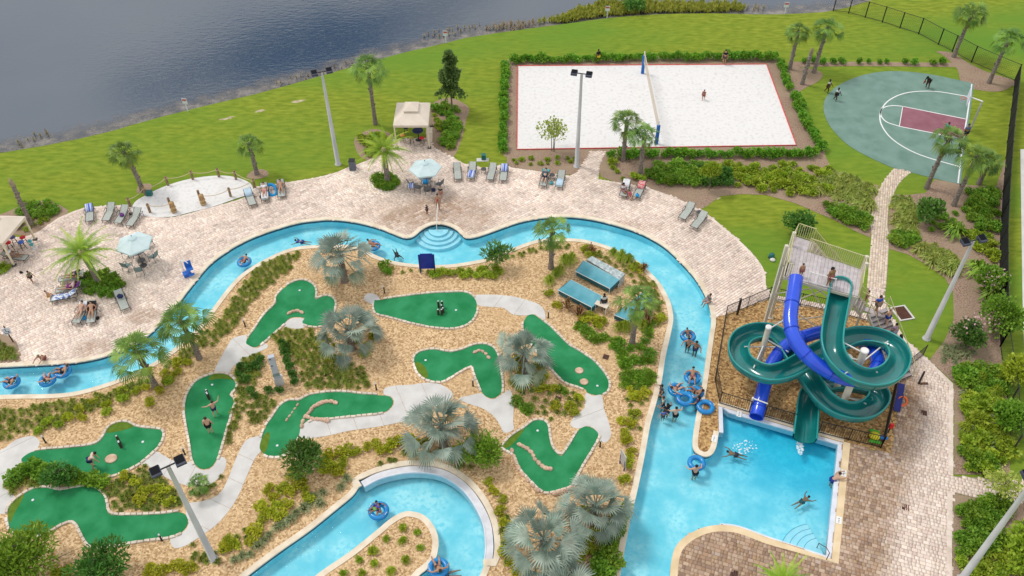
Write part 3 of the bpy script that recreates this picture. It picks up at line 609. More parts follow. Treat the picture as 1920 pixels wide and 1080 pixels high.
# ------------------------------------------------------------------ mini golf greens
GREENS = {
 'g1': [(537, 537), (552, 529), (567, 526), (582, 531), (591, 542), (591, 560), (597, 560), (612, 555), (628, 566), (620, 598), (605, 611), (580, 612), (567, 605), (570, 596), (545, 596), (530, 610), (495, 641), (480, 651), (467, 648), (462, 640), (480, 615), (495, 592), (517, 570), (519, 556)],
 'g2': [(702, 565), (712, 563), (755, 557), (805, 551), (850, 549), (872, 549), (887, 557), (894, 570), (891, 590), (880, 605), (855, 615), (817, 614), (775, 606), (730, 594), (705, 587)],
 'g3': [(777, 680), (779, 667), (790, 660), (812, 656), (842, 661), (865, 657), (885, 649), (905, 646), (922, 651), (932, 665), (937, 690), (941, 725), (937, 740), (922, 747), (907, 740), (900, 725), (890, 700), (885, 686), (865, 695), (845, 707), (827, 716), (800, 712), (785, 700)],
 'g4': [(990, 592), (1002, 591), (1017, 602), (1035, 617), (1065, 647), (1090, 662), (1115, 680), (1132, 700), (1141, 717), (1137, 735), (1120, 741), (1102, 737), (1097, 730), (1080, 724), (1060, 717), (1042, 700), (1022, 677), (1005, 655), (985, 627), (982, 605)],
 'g5': [(499, 800), (512, 782), (527, 760), (545, 751), (560, 752), (580, 742), (610, 737), (642, 736), (680, 740), (717, 742), (732, 745), (737, 755), (730, 767), (715, 774), (667, 779), (620, 784), (585, 786), (565, 800), (562, 812), (555, 828), (542, 847), (525, 856), (502, 855), (489, 845), (488, 832)],
 'g6': [(347, 765), (352, 740), (367, 717), (390, 705), (412, 701), (430, 705), (442, 719), (440, 731), (430, 740), (439, 752), (432, 777), (422, 810), (412, 845), (407, 860), (397, 875), (382, 880), (370, 875), (362, 862), (357, 830), (350, 792)],
 'g7': [(41, 865), (47, 855), (67, 846), (112, 842), (162, 837), (185, 830), (197, 815), (203, 803), (217, 794), (237, 792), (252, 800), (275, 804), (302, 807), (305, 817), (300, 832), (287, 847), (262, 868), (237, 882), (212, 891), (185, 895), (155, 887), (135, 882), (100, 878), (62, 876)],
 'g8': [(15, 962), (22, 945), (45, 927), (67, 916), (92, 916), (112, 920), (140, 915), (167, 912), (185, 920), (197, 935), (200, 955), (210, 966), (250, 967), (300, 965), (335, 961), (349, 967), (352, 982), (342, 997), (320, 1006), (275, 1012), (217, 1021), (185, 1027), (167, 1021), (155, 1002), (145, 982), (132, 976), (110, 985), (85, 1000), (50, 1007), (22, 995)],
 'g9': [(942, 838), (960, 818), (985, 802), (1002, 789), (1020, 790), (1027, 800), (1029, 817), (1035, 840), (1052, 855), (1067, 837), (1082, 812), (1088, 804), (1101, 800), (1115, 806), (1122, 816), (1115, 832), (1100, 857), (1085, 882), (1070, 910), (1055, 916), (1035, 922), (1017, 921), (997, 902), (977, 880), (966, 855), (952, 845)],
}
GLAB = {'g1': 'forked green putting surface below the highest silver palm', 'g2': 'teardrop green putting surface with clustered pilings in its middle', 'g3': 'boomerang shaped green putting surface with a rock arc at its top corner',
 'g4': 'long green putting surface behind the silver palm, with two round stones', 'g5': 'green putting surface split by rows of pink boulders', 'g6': 'bulb shaped green putting surface with two players', 'g7': 'kidney shaped green putting surface with one player and a round stone', 'g8': 'wavy green putting surface at the lower left', 'g9': 'v shaped green putting surface with a chain of boulders'}
EDGE = mat('edging_stone', (0.55, 0.45, 0.36), (0.80, 0.72, 0.62), scale=1.0, rough=0.85, objrand=0.12)
POLE_HOLE = {'g2': (855, 582), 'g4': (1120, 724), 'g5': (520, 836), 'g6': (398, 722), 'g7': (268, 829), 'g8': (62, 938), 'g9': (1008, 808), 'g3': (798, 676), 'g1': (562, 545)}
FRING = {'g6': [(398, 703), (412, 701), (430, 705), (438, 713), (425, 711), (408, 711), (392, 713)], 'g7': [(203, 803), (217, 794), (237, 792), (250, 800), (236, 806), (218, 810), (200, 812)], 'g8': [(15, 962), (22, 945), (45, 927), (40, 942), (28, 962), (20, 980), (16, 972)], 'g3': [(777, 682), (786, 680), (798, 690), (803, 708), (793, 708), (783, 698)], 'g5': [(488, 832), (499, 812), (506, 814), (504, 830), (498, 848), (490, 846)], 'g9': [(942, 838), (955, 822), (975, 808), (984, 804), (968, 826), (952, 840)]}
GPOLY = {}
edge_var = []
for i in range(4):
    mb = MB(); mb.box((0, 0, 0), (0.34, 0.17, 0.12), taper=0.9); me = mb.mesh('edging_block', EDGE)
    for v in me.vertices: v.co += Vector((random.uniform(-.02, .02), random.uniform(-.015, .015), random.uniform(-.012, .012)))
    edge_var.append(me)
for gk, pts in GREENS.items():
    pl = px(pts, closed=True, k=4); GPOLY[gk] = pl
    root = empty('putting_green', pl[0], 0, GLAB[gk], 'putting green', 'mini golf greens')
    o = sheet('turf', [[p - pl[0] for p in pl]], 0.034, TURF, parent=root, skirt=0.03)
    if gk in FRING:
        fp = px(FRING[gk], closed=True, k=3); sheet('fringe', [[p - pl[0] for p in fp]], 0.039, FRINGE, parent=root)
    # stone edging all the way round except at the tee (where the path meets it)
    area = sum(a.x * b.y - b.x * a.y for a, b in zip(pl, pl[1:] + pl[:1])); sgn = -1 if area > 0 else 1
    n = 0; V = []; F = []
    rs = resample(pl + [pl[0]], 0.36)
    for a, b in zip(rs, rs[1:]):
        d = b - a; nn_ = Vector((-d.y, d.x, 0)).normalized() * sgn; c = (a + b) / 2 + nn_ * 0.09
        skip = False
        for tx, ty, tr_ in ((730, 755, 1.0), (922, 744, 0.9), (1110, 739, 0.8), (466, 646, 0.9), (994, 591, 0.8), (892, 567, 0.5), (350, 978, 0.9), (383, 879, 0.9), (45, 862, 0.8), (1105, 802, 0.9), (490, 838, 0.7), (706, 565, 0.5), (565, 806, 0.8), (557, 597, 1.0)):
            if (c - P(tx, ty)).length < tr_: skip = True
        if skip: continue
        e = link('edging_stone', edge_var[n % 4], root) if n < 34 else None
        ang = math.atan2(d.y, d.x) + random.uniform(-.06, .06)
        if e: e.location = c - pl[0] + Vector((0, 0, 0.055)); e.rotation_euler = (0, 0, ang)
        else:
            m4 = Matrix.Translation(c - pl[0] + Vector((0, 0, 0.055))) @ Matrix.Rotation(ang, 4, 'Z'); me = edge_var[n % 4]; o0 = len(V)
            V += [tuple(m4 @ v.co) for v in me.vertices]; F += [tuple(q + o0 for q in p.vertices) for p in me.polygons]
        n += 1
    if V:
        me = bpy.data.meshes.new('edging'); me.from_pydata(V, [], F); me.materials.append(EDGE); tag(link('edging', me, root), kind='stuff')
    h = P(*POLE_HOLE[gk]) - pl[0]
    mb = MB(); mb.lathe([(0.055, 0.039), (0.085, 0.041), (0.085, 0.046), (0.06, 0.046)], 12, (h.x, h.y, 0)); mb.build('hole_cup', WHITE, root)

# ------------------------------------------------------------------ concrete paths cut into slabs
PATHS = {
 'p1': [(462, 629), (462, 642), (470, 650), (484, 653), (496, 644), (502, 652), (474, 665), (455, 677), (437, 688), (430, 700), (416, 700), (402, 697), (412, 675), (425, 652), (436, 635)],
 'p2': [(533, 612), (545, 598), (570, 598), (574, 612), (556, 617)],
 'p3': [(682, 561), (690, 551), (703, 552), (713, 562), (703, 566), (700, 572)],
 'p4': [(888, 555), (925, 553), (960, 556), (985, 562), (1010, 571), (1021, 584), (1021, 602), (1003, 590), (985, 592), (962, 590), (952, 583), (940, 577), (897, 573)],
 'p5': [(720, 740), (722, 728), (745, 723), (770, 722), (800, 718), (828, 722), (850, 740), (835, 756), (800, 768), (780, 782), (755, 791), (705, 801), (655, 808), (610, 818), (563, 822), (564, 803), (580, 788), (620, 786), (667, 781), (715, 776), (731, 768), (739, 755), (733, 744)],
 'p6': [(902, 738), (912, 745), (925, 749), (938, 742), (957, 732), (963, 760), (962, 790), (963, 806), (945, 812), (938, 798), (925, 780), (905, 766), (880, 758), (860, 748), (880, 742)],
 'p7': [(1098, 738), (1112, 743), (1128, 741), (1132, 765), (1140, 788), (1146, 815), (1136, 830), (1124, 824), (1116, 806), (1101, 799), (1086, 804), (1072, 800), (1070, 792), (1080, 778), (1096, 765)],
 'p8': [(-60, 850), (0, 845), (30, 825), (62, 818), (75, 830), (66, 845), (46, 856), (40, 866), (45, 874), (38, 884), (16, 895), (5, 910), (20, 925), (30, 935), (17, 952), (14, 962), (0, 964), (-60, 962)],
 'p9': [(264, 869), (290, 847), (310, 856), (340, 871), (360, 864), (369, 877), (384, 882), (399, 876), (411, 858), (424, 862), (420, 885), (400, 905), (375, 913), (340, 908), (310, 895), (280, 875)],
 'p10': [(458, 830), (472, 821), (495, 817), (488, 832), (489, 846), (478, 860), (462, 895), (447, 930), (430, 957), (405, 985), (370, 1010), (345, 1025), (325, 1027), (320, 1008), (345, 997), (354, 981), (349, 964), (352, 945), (380, 940), (410, 928), (427, 900), (442, 862)],
}
PPOLY = {}
for pk, pts in PATHS.items():
    pl = px(pts, closed=True, k=3); PPOLY[pk] = pl
    root = empty('concrete_path', (0, 0, 0)); root['kind'] = 'structure'
    bm = bmesh.new(); bm.from_mesh(tri('t', [pl], 0.031))
    bmesh.ops.dissolve_limit(bm, angle_limit=0.01, verts=bm.verts, edges=bm.edges)
    x0, x1, y0, y1 = bbox2(pl); c0 = Vector(((x0 + x1) / 2, (y0 + y1) / 2, 0))
    far = max(pl, key=lambda p: (p - c0).length); d = (far - c0); d.z = 0; Ld = d.length; d.normalize()
    nc = int(2 * Ld / 1.7)
    for q in range(1, nc):
        p0 = c0 + d * (-Ld + q * 1.7 + 0.3)
        for s_ in (-0.011, 0.011):
            bmesh.ops.bisect_plane(bm, geom=bm.verts[:] + bm.edges[:] + bm.faces[:], plane_co=p0 + d * s_, plane_no=d)
        kill = [f for f in bm.faces if abs((f.calc_center_median() - p0).dot(d)) < 0.010]
        bmesh.ops.delete(bm, geom=kill, context='FACES')
    # separate islands into slabs
    left = set(bm.faces)
    while left:
        st = [left.pop()]; isl = set(st)
        while st:
            f = st.pop()
            for e in f.edges:
                for g_ in e.link_faces:
                    if g_ in left: left.discard(g_); isl.add(g_); st.append(g_)
        vm = {}; V = []; F = []
        for f in isl:
            for v in f.verts:
                if v not in vm: vm[v] = len(V); V.append((v.co.x, v.co.y, v.co.z))
            F.append([vm[v] for v in f.verts])
        b2 = bmesh.new(); bv = [b2.verts.new(v) for v in V]
        for f in F: b2.faces.new([bv[i] for i in f])
        r_ = bmesh.ops.extrude_face_region(b2, geom=b2.faces[:])
        bmesh.ops.translate(b2, verts=[v for v in r_['geom'] if isinstance(v, bmesh.types.BMVert)], vec=(0, 0, -0.03))
        bmesh.ops.recalc_face_normals(b2, faces=b2.faces); me = bpy.data.meshes.new('slab'); b2.to_mesh(me); b2.free(); me.materials.append(CONC)
        link('slab', me, root)
    bm.free()

# ------------------------------------------------------------------ boulders of the mini golf
ROCK = mat('pink_boulder', (0.50, 0.32, 0.22), (0.76, 0.56, 0.43), scale=2.2, detail=7, rough=0.9, bump=0.5, bscale=5, objrand=0.1)
rock_me = []
for i in range(5):
    mb = MB(); mb.blob((0, 0, 0.22), (0.5, 0.36, 0.34), 10, 7, jit=0.10); me = mb.mesh('boulder', ROCK); rock_me.append(me)
ROWS = [
 ('small pink boulder beside the forked green', [(543, 588), (550, 585), (558, 584), (566, 587)], 0.40, 0.75),
 ('pink boulder in the arc on the boomerang green', [(891, 661), (898, 658), (905, 660), (911, 664), (916, 671)], 0.36, 0.9),
 ('pink boulder in the curved row on the boulder split green', [(590, 763), (597, 759), (604, 756), (612, 754), (621, 754), (629, 756)], 0.42, 0.95),
 ('pink boulder in the steep row on the boulder split green', [(566, 800), (568, 791), (573, 782), (579, 775), (584, 769)], 0.38, 0.85),
 ('pink boulder in the low wall beside the boulder split green', [(577, 783), (586, 786), (595, 787), (604, 788), (613, 790)], 0.44, 0.9),
 ('little log like stone on the boulder split green', [(538, 788), (543, 781), (548, 774), (553, 767), (558, 760)], 0.26, 0.7),
 ('pink boulder in the chain across the v shaped green', [(974, 835), (981, 838), (988, 842), (995, 848), (1000, 855), (1003, 862), (1010, 869), (1017, 875), (1024, 879), (1031, 880)], 0.38, 0.95),
 ('tan boulder edging the left side of the v shaped green', [(960, 846), (963, 856), (966, 866), (972, 878), (980, 890), (989, 901), (998, 911), (1007, 920)], 0.42, 0.8),
 ('tan boulder edging the foot of the v shaped green', [(1042, 927), (1050, 924), (1059, 921), (1068, 919)], 0.48, 0.8),
]
ORD = ['first', 'second', 'third', 'fourth', 'fifth', 'sixth', 'seventh', 'eighth', 'ninth', 'tenth', 'eleventh', 'twelfth', 'thirteenth', 'fourteenth', 'fifteenth', 'sixteenth', 'seventeenth', 'eighteenth', 'nineteenth', 'twentieth']
def ordin(i, n, w=None): return ORD[i] + ' from the left: ' if i < 20 else ''
for lab, pts, r_, asp in ROWS:
    w = [P(a, b) for a, b in pts]
    for i, p in enumerate(w):
        d = (w[min(i + 1, len(w) - 1)] - w[max(i - 1, 0)])
        o = link('boulder', random.choice(rock_me)); o.location = p; o.rotation_euler = (0, 0, math.atan2(d.y, d.x) + random.uniform(-.3, .3))
        s_ = r_ * random.uniform(0.9, 1.15); o.scale = (s_, s_ * asp * 1.1, s_ * random.uniform(0.7, 1.0)); tag(o, ordin(i, len(w), w) + lab, 'boulder', 'mini golf boulders')
for a, b, lab in ((1086, 696, 'round flat stone in the middle of the long green beside the silver palm'), (1095, 717, 'round flat stone at the edge of the long green beside the silver palm'), (209, 861, 'round tan stone beside the lone player on the kidney shaped green')):
    mb = MB(); mb.lathe([(0.34, 0.03), (0.36, 0.08), (0.31, 0.13), (0.16, 0.145), (0.02, 0.145)], 14)
    o = mb.build('flat_stone', ROCK); o.location = P(a, b); o.scale = (1.1, 1.0, 1) if b > 800 else (0.85, 0.8, 1); tag(o, lab, 'stone')
# piling clusters
WOODD = mat('dark_piling_wood', (0.028, 0.022, 0.016), (0.075, 0.055, 0.035), scale=6, rough=0.8)
for (a, b), pat, lab in (((826, 586), [(-.16, .5), (.12, .5), (.10, .16), (.2, -.05), (-.15, -.22), (.12, -.25)], 'cluster of dark pilings with white caps on the teardrop green'),
                   ((391, 746), [(-.1, .25), (.0, .0), (.1, -.15)], 'cluster of dark pilings with white caps behind the two players'),
                   ((226, 836), [(-.12, .25), (.0, .02), (.12, -.15)], 'cluster of dark pilings with white caps beside the lone player')):
    r0 = empty('piling_cluster', P(a, b), 0, lab, 'pilings', 'golf piling obstacles')
    mw = MB()
    for i, (x, y) in enumerate(pat):
        h = random.uniform(0.45, 0.75); mb = MB(); mb.lathe([(0.085, 0.03), (0.08, h)], 10, (x, y, 0)); p_ = mb.build('piling', WOODD, r0)
        mb = MB(); mb.lathe([(0.06, h), (0.06, h + 0.02), (0.02, h + 0.04)], 10, (x, y, 0)); mb.build('cap', WHITE, p_)
    pp = [(x, y, 0.38) for x, y in pat]
    mb = MB(); mb.tube(pp, 0.02, 6); mb.build('rope', mat('rope', (0.50, 0.39, 0.22), (0.62, 0.50, 0.32), scale=20, rough=0.9), r0)
# dark bollard lights
BLACK = mat('black_metal', (0.012, 0.012, 0.013), rough=0.45, spec=0.5)
bl = [(460, 612, 'beside the upper end of the forked green'), (721, 549, 'behind the teardrop green'), (1028, 596, 'beside the path right of the long green'), (706, 731, 'by the path end of the boulder split green'), (887, 724, 'in the notch of the boomerang green'), (86, 830, 'above the kidney shaped green'), (347, 852, 'left of the bulb shaped green'), (304, 1014, 'below the wavy green'), (1125, 838, 'right of the v shaped green')]
b0 = None
for a, b, w in bl:
    if b0 is None:
        b0 = empty('bollard_light', (0, 0, 0)); mb = MB(); mb.lathe([(0.07, 0), (0.07, 0.04), (0.05, 0.05), (0.05, 0.62)], 10); k1 = mb.build('post', BLACK, b0)
        mb = MB(); mb.lathe([(0.055, 0.62), (0.06, 0.68), (0.06, 0.72), (0.02, 0.74)], 10); k2 = mb.build('cap', GUTTER, b0); KIDS[b0.name] = [k1, k2]; o = b0
    else: o = copy_tree(b0)
    o.location = P(a, b); tag(o, 'short dark bollard light ' + w, 'bollard light', 'bollard lights of the mini golf')
# ------------------------------------------------------------------ plants
def quads(C, U, Vv, W, Ln, name, m, fold=0.0):
    """leaf diamonds: centre/base C, long axis U, side axis Vv, half width W, length Ln"""
    n = len(C); W = np.broadcast_to(np.asarray(W, float), (n,))[:, None]; Ln = np.broadcast_to(np.asarray(Ln, float), (n,))[:, None]
    v = np.stack([C, C + U * Ln * 0.5 + Vv * W, C + U * Ln, C + U * Ln * 0.5 - Vv * W], 1).reshape(-1, 3)
    f = np.arange(n * 4).reshape(-1, 4)
    return mesh_np(name, v, f, m)
def unit(a): return a / np.maximum(np.linalg.norm(a, axis=1, keepdims=True), 1e-9)
def leaf_cloud(name, m, n, r, leaf, seed, base=0.0, lumps=7, up=0.5, flat=0.0, aspect=0.42, core=0.55):
    g = np.random.default_rng(seed); rx, ry, rz = r
    lc = unit(g.normal(size=(lumps, 3))) * g.uniform(0.35, 0.75, (lumps, 1)); lc[:, 2] = np.abs(lc[:, 2]) * 0.9 - 0.1; lr = g.uniform(0.35, 0.55, lumps)
    k = g.integers(0, lumps, n); d = unit(g.normal(size=(n, 3))); rad = g.uniform(core, 1, (n, 1)) ** 0.6
    p = lc[k] + d * rad * lr[k][:, None]
    C = p * np.array([rx, ry, rz]); C[:, 2] += rz * 0.8 + base; C[:, 2] = np.maximum(C[:, 2], 0.02)
    U = unit(d + np.array([0, 0, up]) + g.normal(size=(n, 3)) * 0.6); V = unit(np.cross(U, g.normal(size=(n, 3))))
    L_ = leaf * g.uniform(0.7, 1.35, n)
    return quads(C, U, V, L_ * aspect, L_, name, m)
def blades(name, m, n, r, h, w, seed, droop=0.6, spread=0.12):
    """arching blades from one crown; two segments each"""
    g = np.random.default_rng(seed); a = g.uniform(0, 2 * np.pi, n); el = g.uniform(0.15, 1.0, n); rr = r * el * g.uniform(0.75, 1.1, n); hh = h * (1.15 - 0.75 * el) * g.uniform(0.7, 1.1, n)
    dr = np.stack([np.cos(a), np.sin(a), np.zeros(n)], 1); sd = np.stack([-np.sin(a), np.cos(a), np.zeros(n)], 1)
    b = dr * (g.uniform(0, spread, n) * r)[:, None]; ww = (w * g.uniform(0.7, 1.2, n))[:, None]
    p1 = b + dr * (rr * 0.5)[:, None] + np.array([0, 0, 1]) * hh[:, None]; p2 = b + dr * rr[:, None] + np.array([0, 0, 1]) * (hh * (1 - droop * el))[:, None]
    z1 = np.stack([b - sd * ww * 0.6, b + sd * ww * 0.6, p1 + sd * ww, p1 - sd * ww], 1); z2 = np.stack([p1 - sd * ww, p1 + sd * ww, p2 + sd * ww * 0.1, p2 - sd * ww * 0.1], 1)
    v = np.concatenate([z1, z2]).reshape(-1, 3); v[:, 2] = np.maximum(v[:, 2], 0.01)
    return mesh_np(name, v, np.arange(len(v)).reshape(-1, 4), m)
def lm(name, c1, c2, rnd=0.12, tr=0.25, rough=0.55, sc=2.5, attr=None): return mat(name, c1, c2, scale=sc, rough=rough, objrand=rnd, trans=tr, spec=0.35, attr=attr)
LIRI = lm('liriope_leaf', (0.149, 0.218, 0.025), (0.345, 0.391, 0.063), 0.2)
YEL = lm('gold_leaf', (0.36, 0.41, 0.02), (0.58, 0.58, 0.05), 0.18)
LIME = lm('lime_leaf', (0.24, 0.36, 0.018), (0.44, 0.54, 0.05), 0.15)
MID = lm('mid_green_leaf', (0.132, 0.282, 0.019), (0.288, 0.468, 0.048), 0.15)
DARK = lm('dark_green_leaf', (0.060, 0.174, 0.026), (0.156, 0.324, 0.054), 0.15)
DEEPG = lm('magnolia_leaf', (0.082, 0.153, 0.041), (0.204, 0.286, 0.082), 0.12)
HEDG = lm('hedge_leaf', (0.103, 0.273, 0.023), (0.273, 0.546, 0.046), 0.12)
GREY = lm('silver_shrub_leaf', (0.216, 0.270, 0.121), (0.405, 0.459, 0.230), 0.12)
VARI = lm('variegated_leaf', (0.28, 0.37, 0.05), (0.54, 0.58, 0.16), 0.15)
BISM = lm('silver_palm_leaf', (0.159, 0.237, 0.187), (0.363, 0.435, 0.357), 0.1, 0.12, sc=1.2, attr='Col')
SABAL = lm('sabal_leaf', (0.084, 0.192, 0.026), (0.252, 0.396, 0.072), 0.15, sc=1.2, attr='Col')
DATE = lm('date_palm_leaf', (0.158, 0.324, 0.021), (0.455, 0.620, 0.052), 0.1, sc=1.0)
BRONZE = lm('bronze_leaf', (0.158, 0.070, 0.032), (0.333, 0.175, 0.061), 0.15)
REED = lm('reed_leaf', (0.203, 0.257, 0.020), (0.446, 0.459, 0.068), 0.2)
STRAW = lm('straw_reed', (0.287, 0.241, 0.149), (0.483, 0.414, 0.276), 0.15)
TRUNK = mat('palm_trunk', (0.13, 0.105, 0.09), (0.33, 0.285, 0.25), scale=5, detail=6, rough=0.95, bump=0.6, bscale=9, stretch=(1, 1, 2.5))
BARK = mat('tree_bark', (0.10, 0.08, 0.065), (0.26, 0.22, 0.19), scale=6, rough=0.95, bump=0.5, stretch=(3, 3, 0.8))
PINK = lm('pink_flower', (0.66, 0.36, 0.42), (0.80, 0.58, 0.60), 0.1)

# --- fan palm crowns
def fan_crown(name, m, nf, rad, leaf_r, seed, nl=16, droop=0.5, low=-0.5, pet=0.5, wid=1.0, cup=0.12, arc=2.25, twr=0.4, dip=0.3, old=(0.8, 0.75, 0.5)):
    g = np.random.default_rng(seed); Q = []; K = []
    for i in range(nf):
        az = i * 2.39996 + g.uniform(-.3, .3); t = (i + 0.5) / nf
        el = math.asin(max(-1, min(1, 0.99 - t * (0.99 - low)))) + g.uniform(-.12, .12)
        def dv(e): return np.array([math.cos(az) * math.cos(e), math.sin(az) * math.cos(e), math.sin(e)])
        d = dv(el); side = np.array([-math.sin(az), math.cos(az), 0.0])
        L0 = rad * pet * (0.45 + 0.65 * min(1, t * 1.7)) * g.uniform(0.8, 1.2); tip = d * L0 + np.array([0, 0, -0.10 * rad * t]); w = 0.018 * rad
        tone = g.uniform(0.62, 1.25); cc = np.array([tone, tone, tone])
        if t > 0.86: cc = cc * np.array(old) * 1.1
        Q.append([d * 0.05 - side * w, d * 0.05 + side * w, tip + side * w, tip - side * w]); K.append(cc * 0.8)
        R_ = leaf_r * g.uniform(0.78, 1.12); tw = g.uniform(-twr, twr); e2 = el - dip * g.uniform(0.5, 1.2) * (0.4 + t); d = dv(e2)
        upn = np.array([-math.cos(az) * math.sin(e2), -math.sin(az) * math.sin(e2), math.cos(e2)]); s2 = side * math.cos(tw) + upn * math.sin(tw); u2 = np.cross(s2, d)
        if u2[2] < 0: u2 = -u2
        for k in range(nl):
            a = (k / (nl - 1) - 0.5) * 2 * arc; fr = abs(a) / arc
            dirv = d * math.cos(a) + s2 * math.sin(a) + u2 * (cup * (fr - 0.3)); dirv /= np.linalg.norm(dirv)
            R2 = R_ * (1 - 0.30 * fr) * g.uniform(0.82, 1.1); pw = np.cross(dirv, u2); pw /= np.linalg.norm(pw) + 1e-9; wk_ = R_ * 0.085 * wid
            p1 = tip + dirv * R2 * 0.58; p2 = tip + dirv * R2 + np.array([0, 0, -droop * R2 * g.uniform(0.2, 0.6)]); c2 = cc * g.uniform(0.85, 1.12)
            Q.append([tip, tip + 1e-4, p1 + pw * wk_, p1 - pw * wk_]); Q.append([p1 - pw * wk_, p1 + pw * wk_, p2 + pw * wk_ * 0.12, p2 - pw * wk_ * 0.12]); K += [c2 * 0.92, c2]
    v = np.array(Q).reshape(-1, 3); n = len(Q)
    return mesh_np(name, v, np.arange(n * 4).reshape(-1, 4), m, fcol=np.concatenate([np.array(K), np.ones((n, 1))], 1))
def date_crown(name, m, nf, Lf, seed, nl=26, low=-0.15, dr=1.0):
    g = np.random.default_rng(seed); Q = []
    for i in range(nf):
        az = i * 2.39996 + g.uniform(-.2, .2); t = (i + 0.5) / nf; el = math.asin(max(-1, min(1, 0.97 - t * (0.97 - low)))); Lq = Lf * g.uniform(0.85, 1.1)
        h = np.array([math.cos(az), math.sin(az), 0.0]); side = np.array([-math.sin(az), math.cos(az), 0.0]); pts = []; p = np.zeros(3); e = el
        for k in range(9): pts.append(p.copy()); p = p + (h * math.cos(e) + np.array([0, 0, math.sin(e)])) * Lq / 8; e -= 0.13 * dr
        pts = np.array(pts)
        for k in range(8):
            w = 0.03 * (1 - k / 9); Q.append([pts[k] - side * w, pts[k] + side * w, pts[k + 1] + side * w * 0.8, pts[k + 1] - side * w * 0.8])
        for k in range(nl):
            u = 0.10 + 0.9 * k / nl; s_ = u * 8; a = int(min(s_, 7)); c = pts[a] + (pts[a + 1] - pts[a]) * (s_ - a); tg = pts[a + 1] - pts[a]; tg /= np.linalg.norm(tg)
            un = np.cross(side, tg); LL = Lq * 0.165 * math.sin(min(1, u * 1.25 + 0.12) * math.pi * 0.86 + 0.2) * g.uniform(0.8, 1.15)
            for sg in (-1, 1):
                dv = tg * 0.75 + side * sg * 0.85 + un * g.uniform(-0.05, 0.3); dv /= np.linalg.norm(dv); ww = tg * 0.035
                e2 = c + dv * LL + np.array([0, 0, -0.12 * LL]); Q.append([c - ww, c + ww, (c + e2) / 2 + ww, e2])
    v = np.array(Q).reshape(-1, 3)
    return mesh_np(name, v, np.arange(len(v)).reshape(-1, 4), m)
def trunk_mesh(name, h, r0, r1, m, lean=0.0, bulge=1.25, boots=0, seed=1, top=1.0):
    g = random.Random(seed); mb = MB(); pts = []; rr = []
    for i in range(9):
        t = i / 8; pts.append((lean * t * t, 0, h * t)); rr.append((r0 + (r1 - r0) * t) * (bulge if i == 0 else (1 + (bulge - 1) * 0.35 if i == 1 else 1)) * g.uniform(0.96, 1.05))
    mb.tube(pts, rr, 9)
    for k in range(boots):       # old leaf bases
        t = 0.35 + 0.65 * k / max(boots, 1); a = k * 2.4; r_ = r0 + (r1 - r0) * t
        c = Vector((lean * t * t + math.cos(a) * r_ * 1.05, math.sin(a) * r_ * 1.05, h * t)); mb.box(c, (0.10, 0.07, 0.28), a, mat3=Matrix.Rotation(a, 3, 'Z') @ Matrix.Rotation(0.45, 3, 'Y'))
    return mb.mesh(name, m)
CROWN = {
 'sabal': [fan_crown('sabal_crown', SABAL, 32, 1.25, 0.72, s_, 14, 0.7, -0.6, 0.66, 0.55, 0.2, 1.5, 0.8, 0.6, (1.25, 0.95, 0.6)) for s_ in (1, 2, 3, 25)],
 'bism': [fan_crown('silver_crown', BISM, 29, 1.95, 1.18, s_, 18, 0.30, -0.42, 0.72, 0.50, 0.22, 1.5, 0.8, 0.6, (0.9, 0.85, 0.7)) for s_ in (4, 5, 6, 24)],
 'date': [date_crown('date_crown', DATE, 38, 2.6, s_, 24) for s_ in (7, 8)],
 'pygmy': [fan_crown('young_crown', SABAL, 20, 1.0, 0.7, s_, 13, 0.5, -0.2, 0.6) for s_ in (9,)],
}
def palm(kind, a, b, h, cs, lab, lean=0.0, laz=0.0, r0=0.2, group=None, var=0, boots=10, nm=None, cm=None):
    nm = nm or {'sabal': 'sabal_palm', 'bism': 'silver_fan_palm', 'date': 'date_palm', 'pygmy': 'young_fan_palm'}[kind]
    o = empty(nm, P(a, b), laz, lab, 'palm tree', group)
    t = link('trunk', trunk_mesh('palm_trunk', h, r0, r0 * 0.8, TRUNK, lean, seed=int(a), boots=boots), o)
    c = link('crown', CROWN[kind][var % len(CROWN[kind])], o); c.location = (lean, 0, h - 0.05); cs *= {'bism': 0.95}.get(kind, 1.0); c.scale = (cs, cs, cs * random.uniform(0.9, 1.1)); c.rotation_euler = (random.uniform(-.12, .12), random.uniform(-.12, .12), random.uniform(0, 6.28))
    if kind == 'date':
        mb = MB(); mb.blob((lean, 0, h - 0.15), (r0 * 1.5, r0 * 1.5, 0.45), 9, 6, 0.12); mb.build('crown_base', MATS['rope'], o)
    return o
gS = 'sabal palms round the park'
palm('sabal', 704, 233, 6.2, 1.35, 'tall sabal palm behind the date palm and left of the gazebo', r0=0.19)
palm('sabal', 268, 358, 4.2, 1.05, 'sabal palm leaning beside the roped sand pit', -0.35, 0.2, var=1)
palm('sabal', 482, 327, 3.4, 0.95, 'short sabal palm on the lawn right of the roped sand pit', var=2)
palm('sabal', 1480, 130, 4.3, 1.05, 'left of the two sabal palms at the top of the basketball court', var=1)
palm('sabal', 1526, 136, 5.0, 1.2, 'right and taller of the two sabal palms at the top of the basketball court', 0.25, 0.3)
palm('sabal', 1788, 107, 5.0, 1.3, 'sabal palm at the bend of the black fence', 0.3, 0.2, var=2)
palm('sabal', 1854, 156, 5.0, 1.25, 'sabal palm in front of the fence corner', 0.2, 0.3)
palm('sabal', 1737, 353, 5.2, 1.1, 'sabal palm leaning over the near end of the basketball court', 0.35, 0.35, var=1)
palm('sabal', 1788, 385, 5.0, 1.15, 'sabal palm at the near end of the basketball baseline', 0.25, 0.4, var=2)
palm('sabal', 1835, 345, 2.6, 0.95, 'low sabal palm right of the basketball baseline')
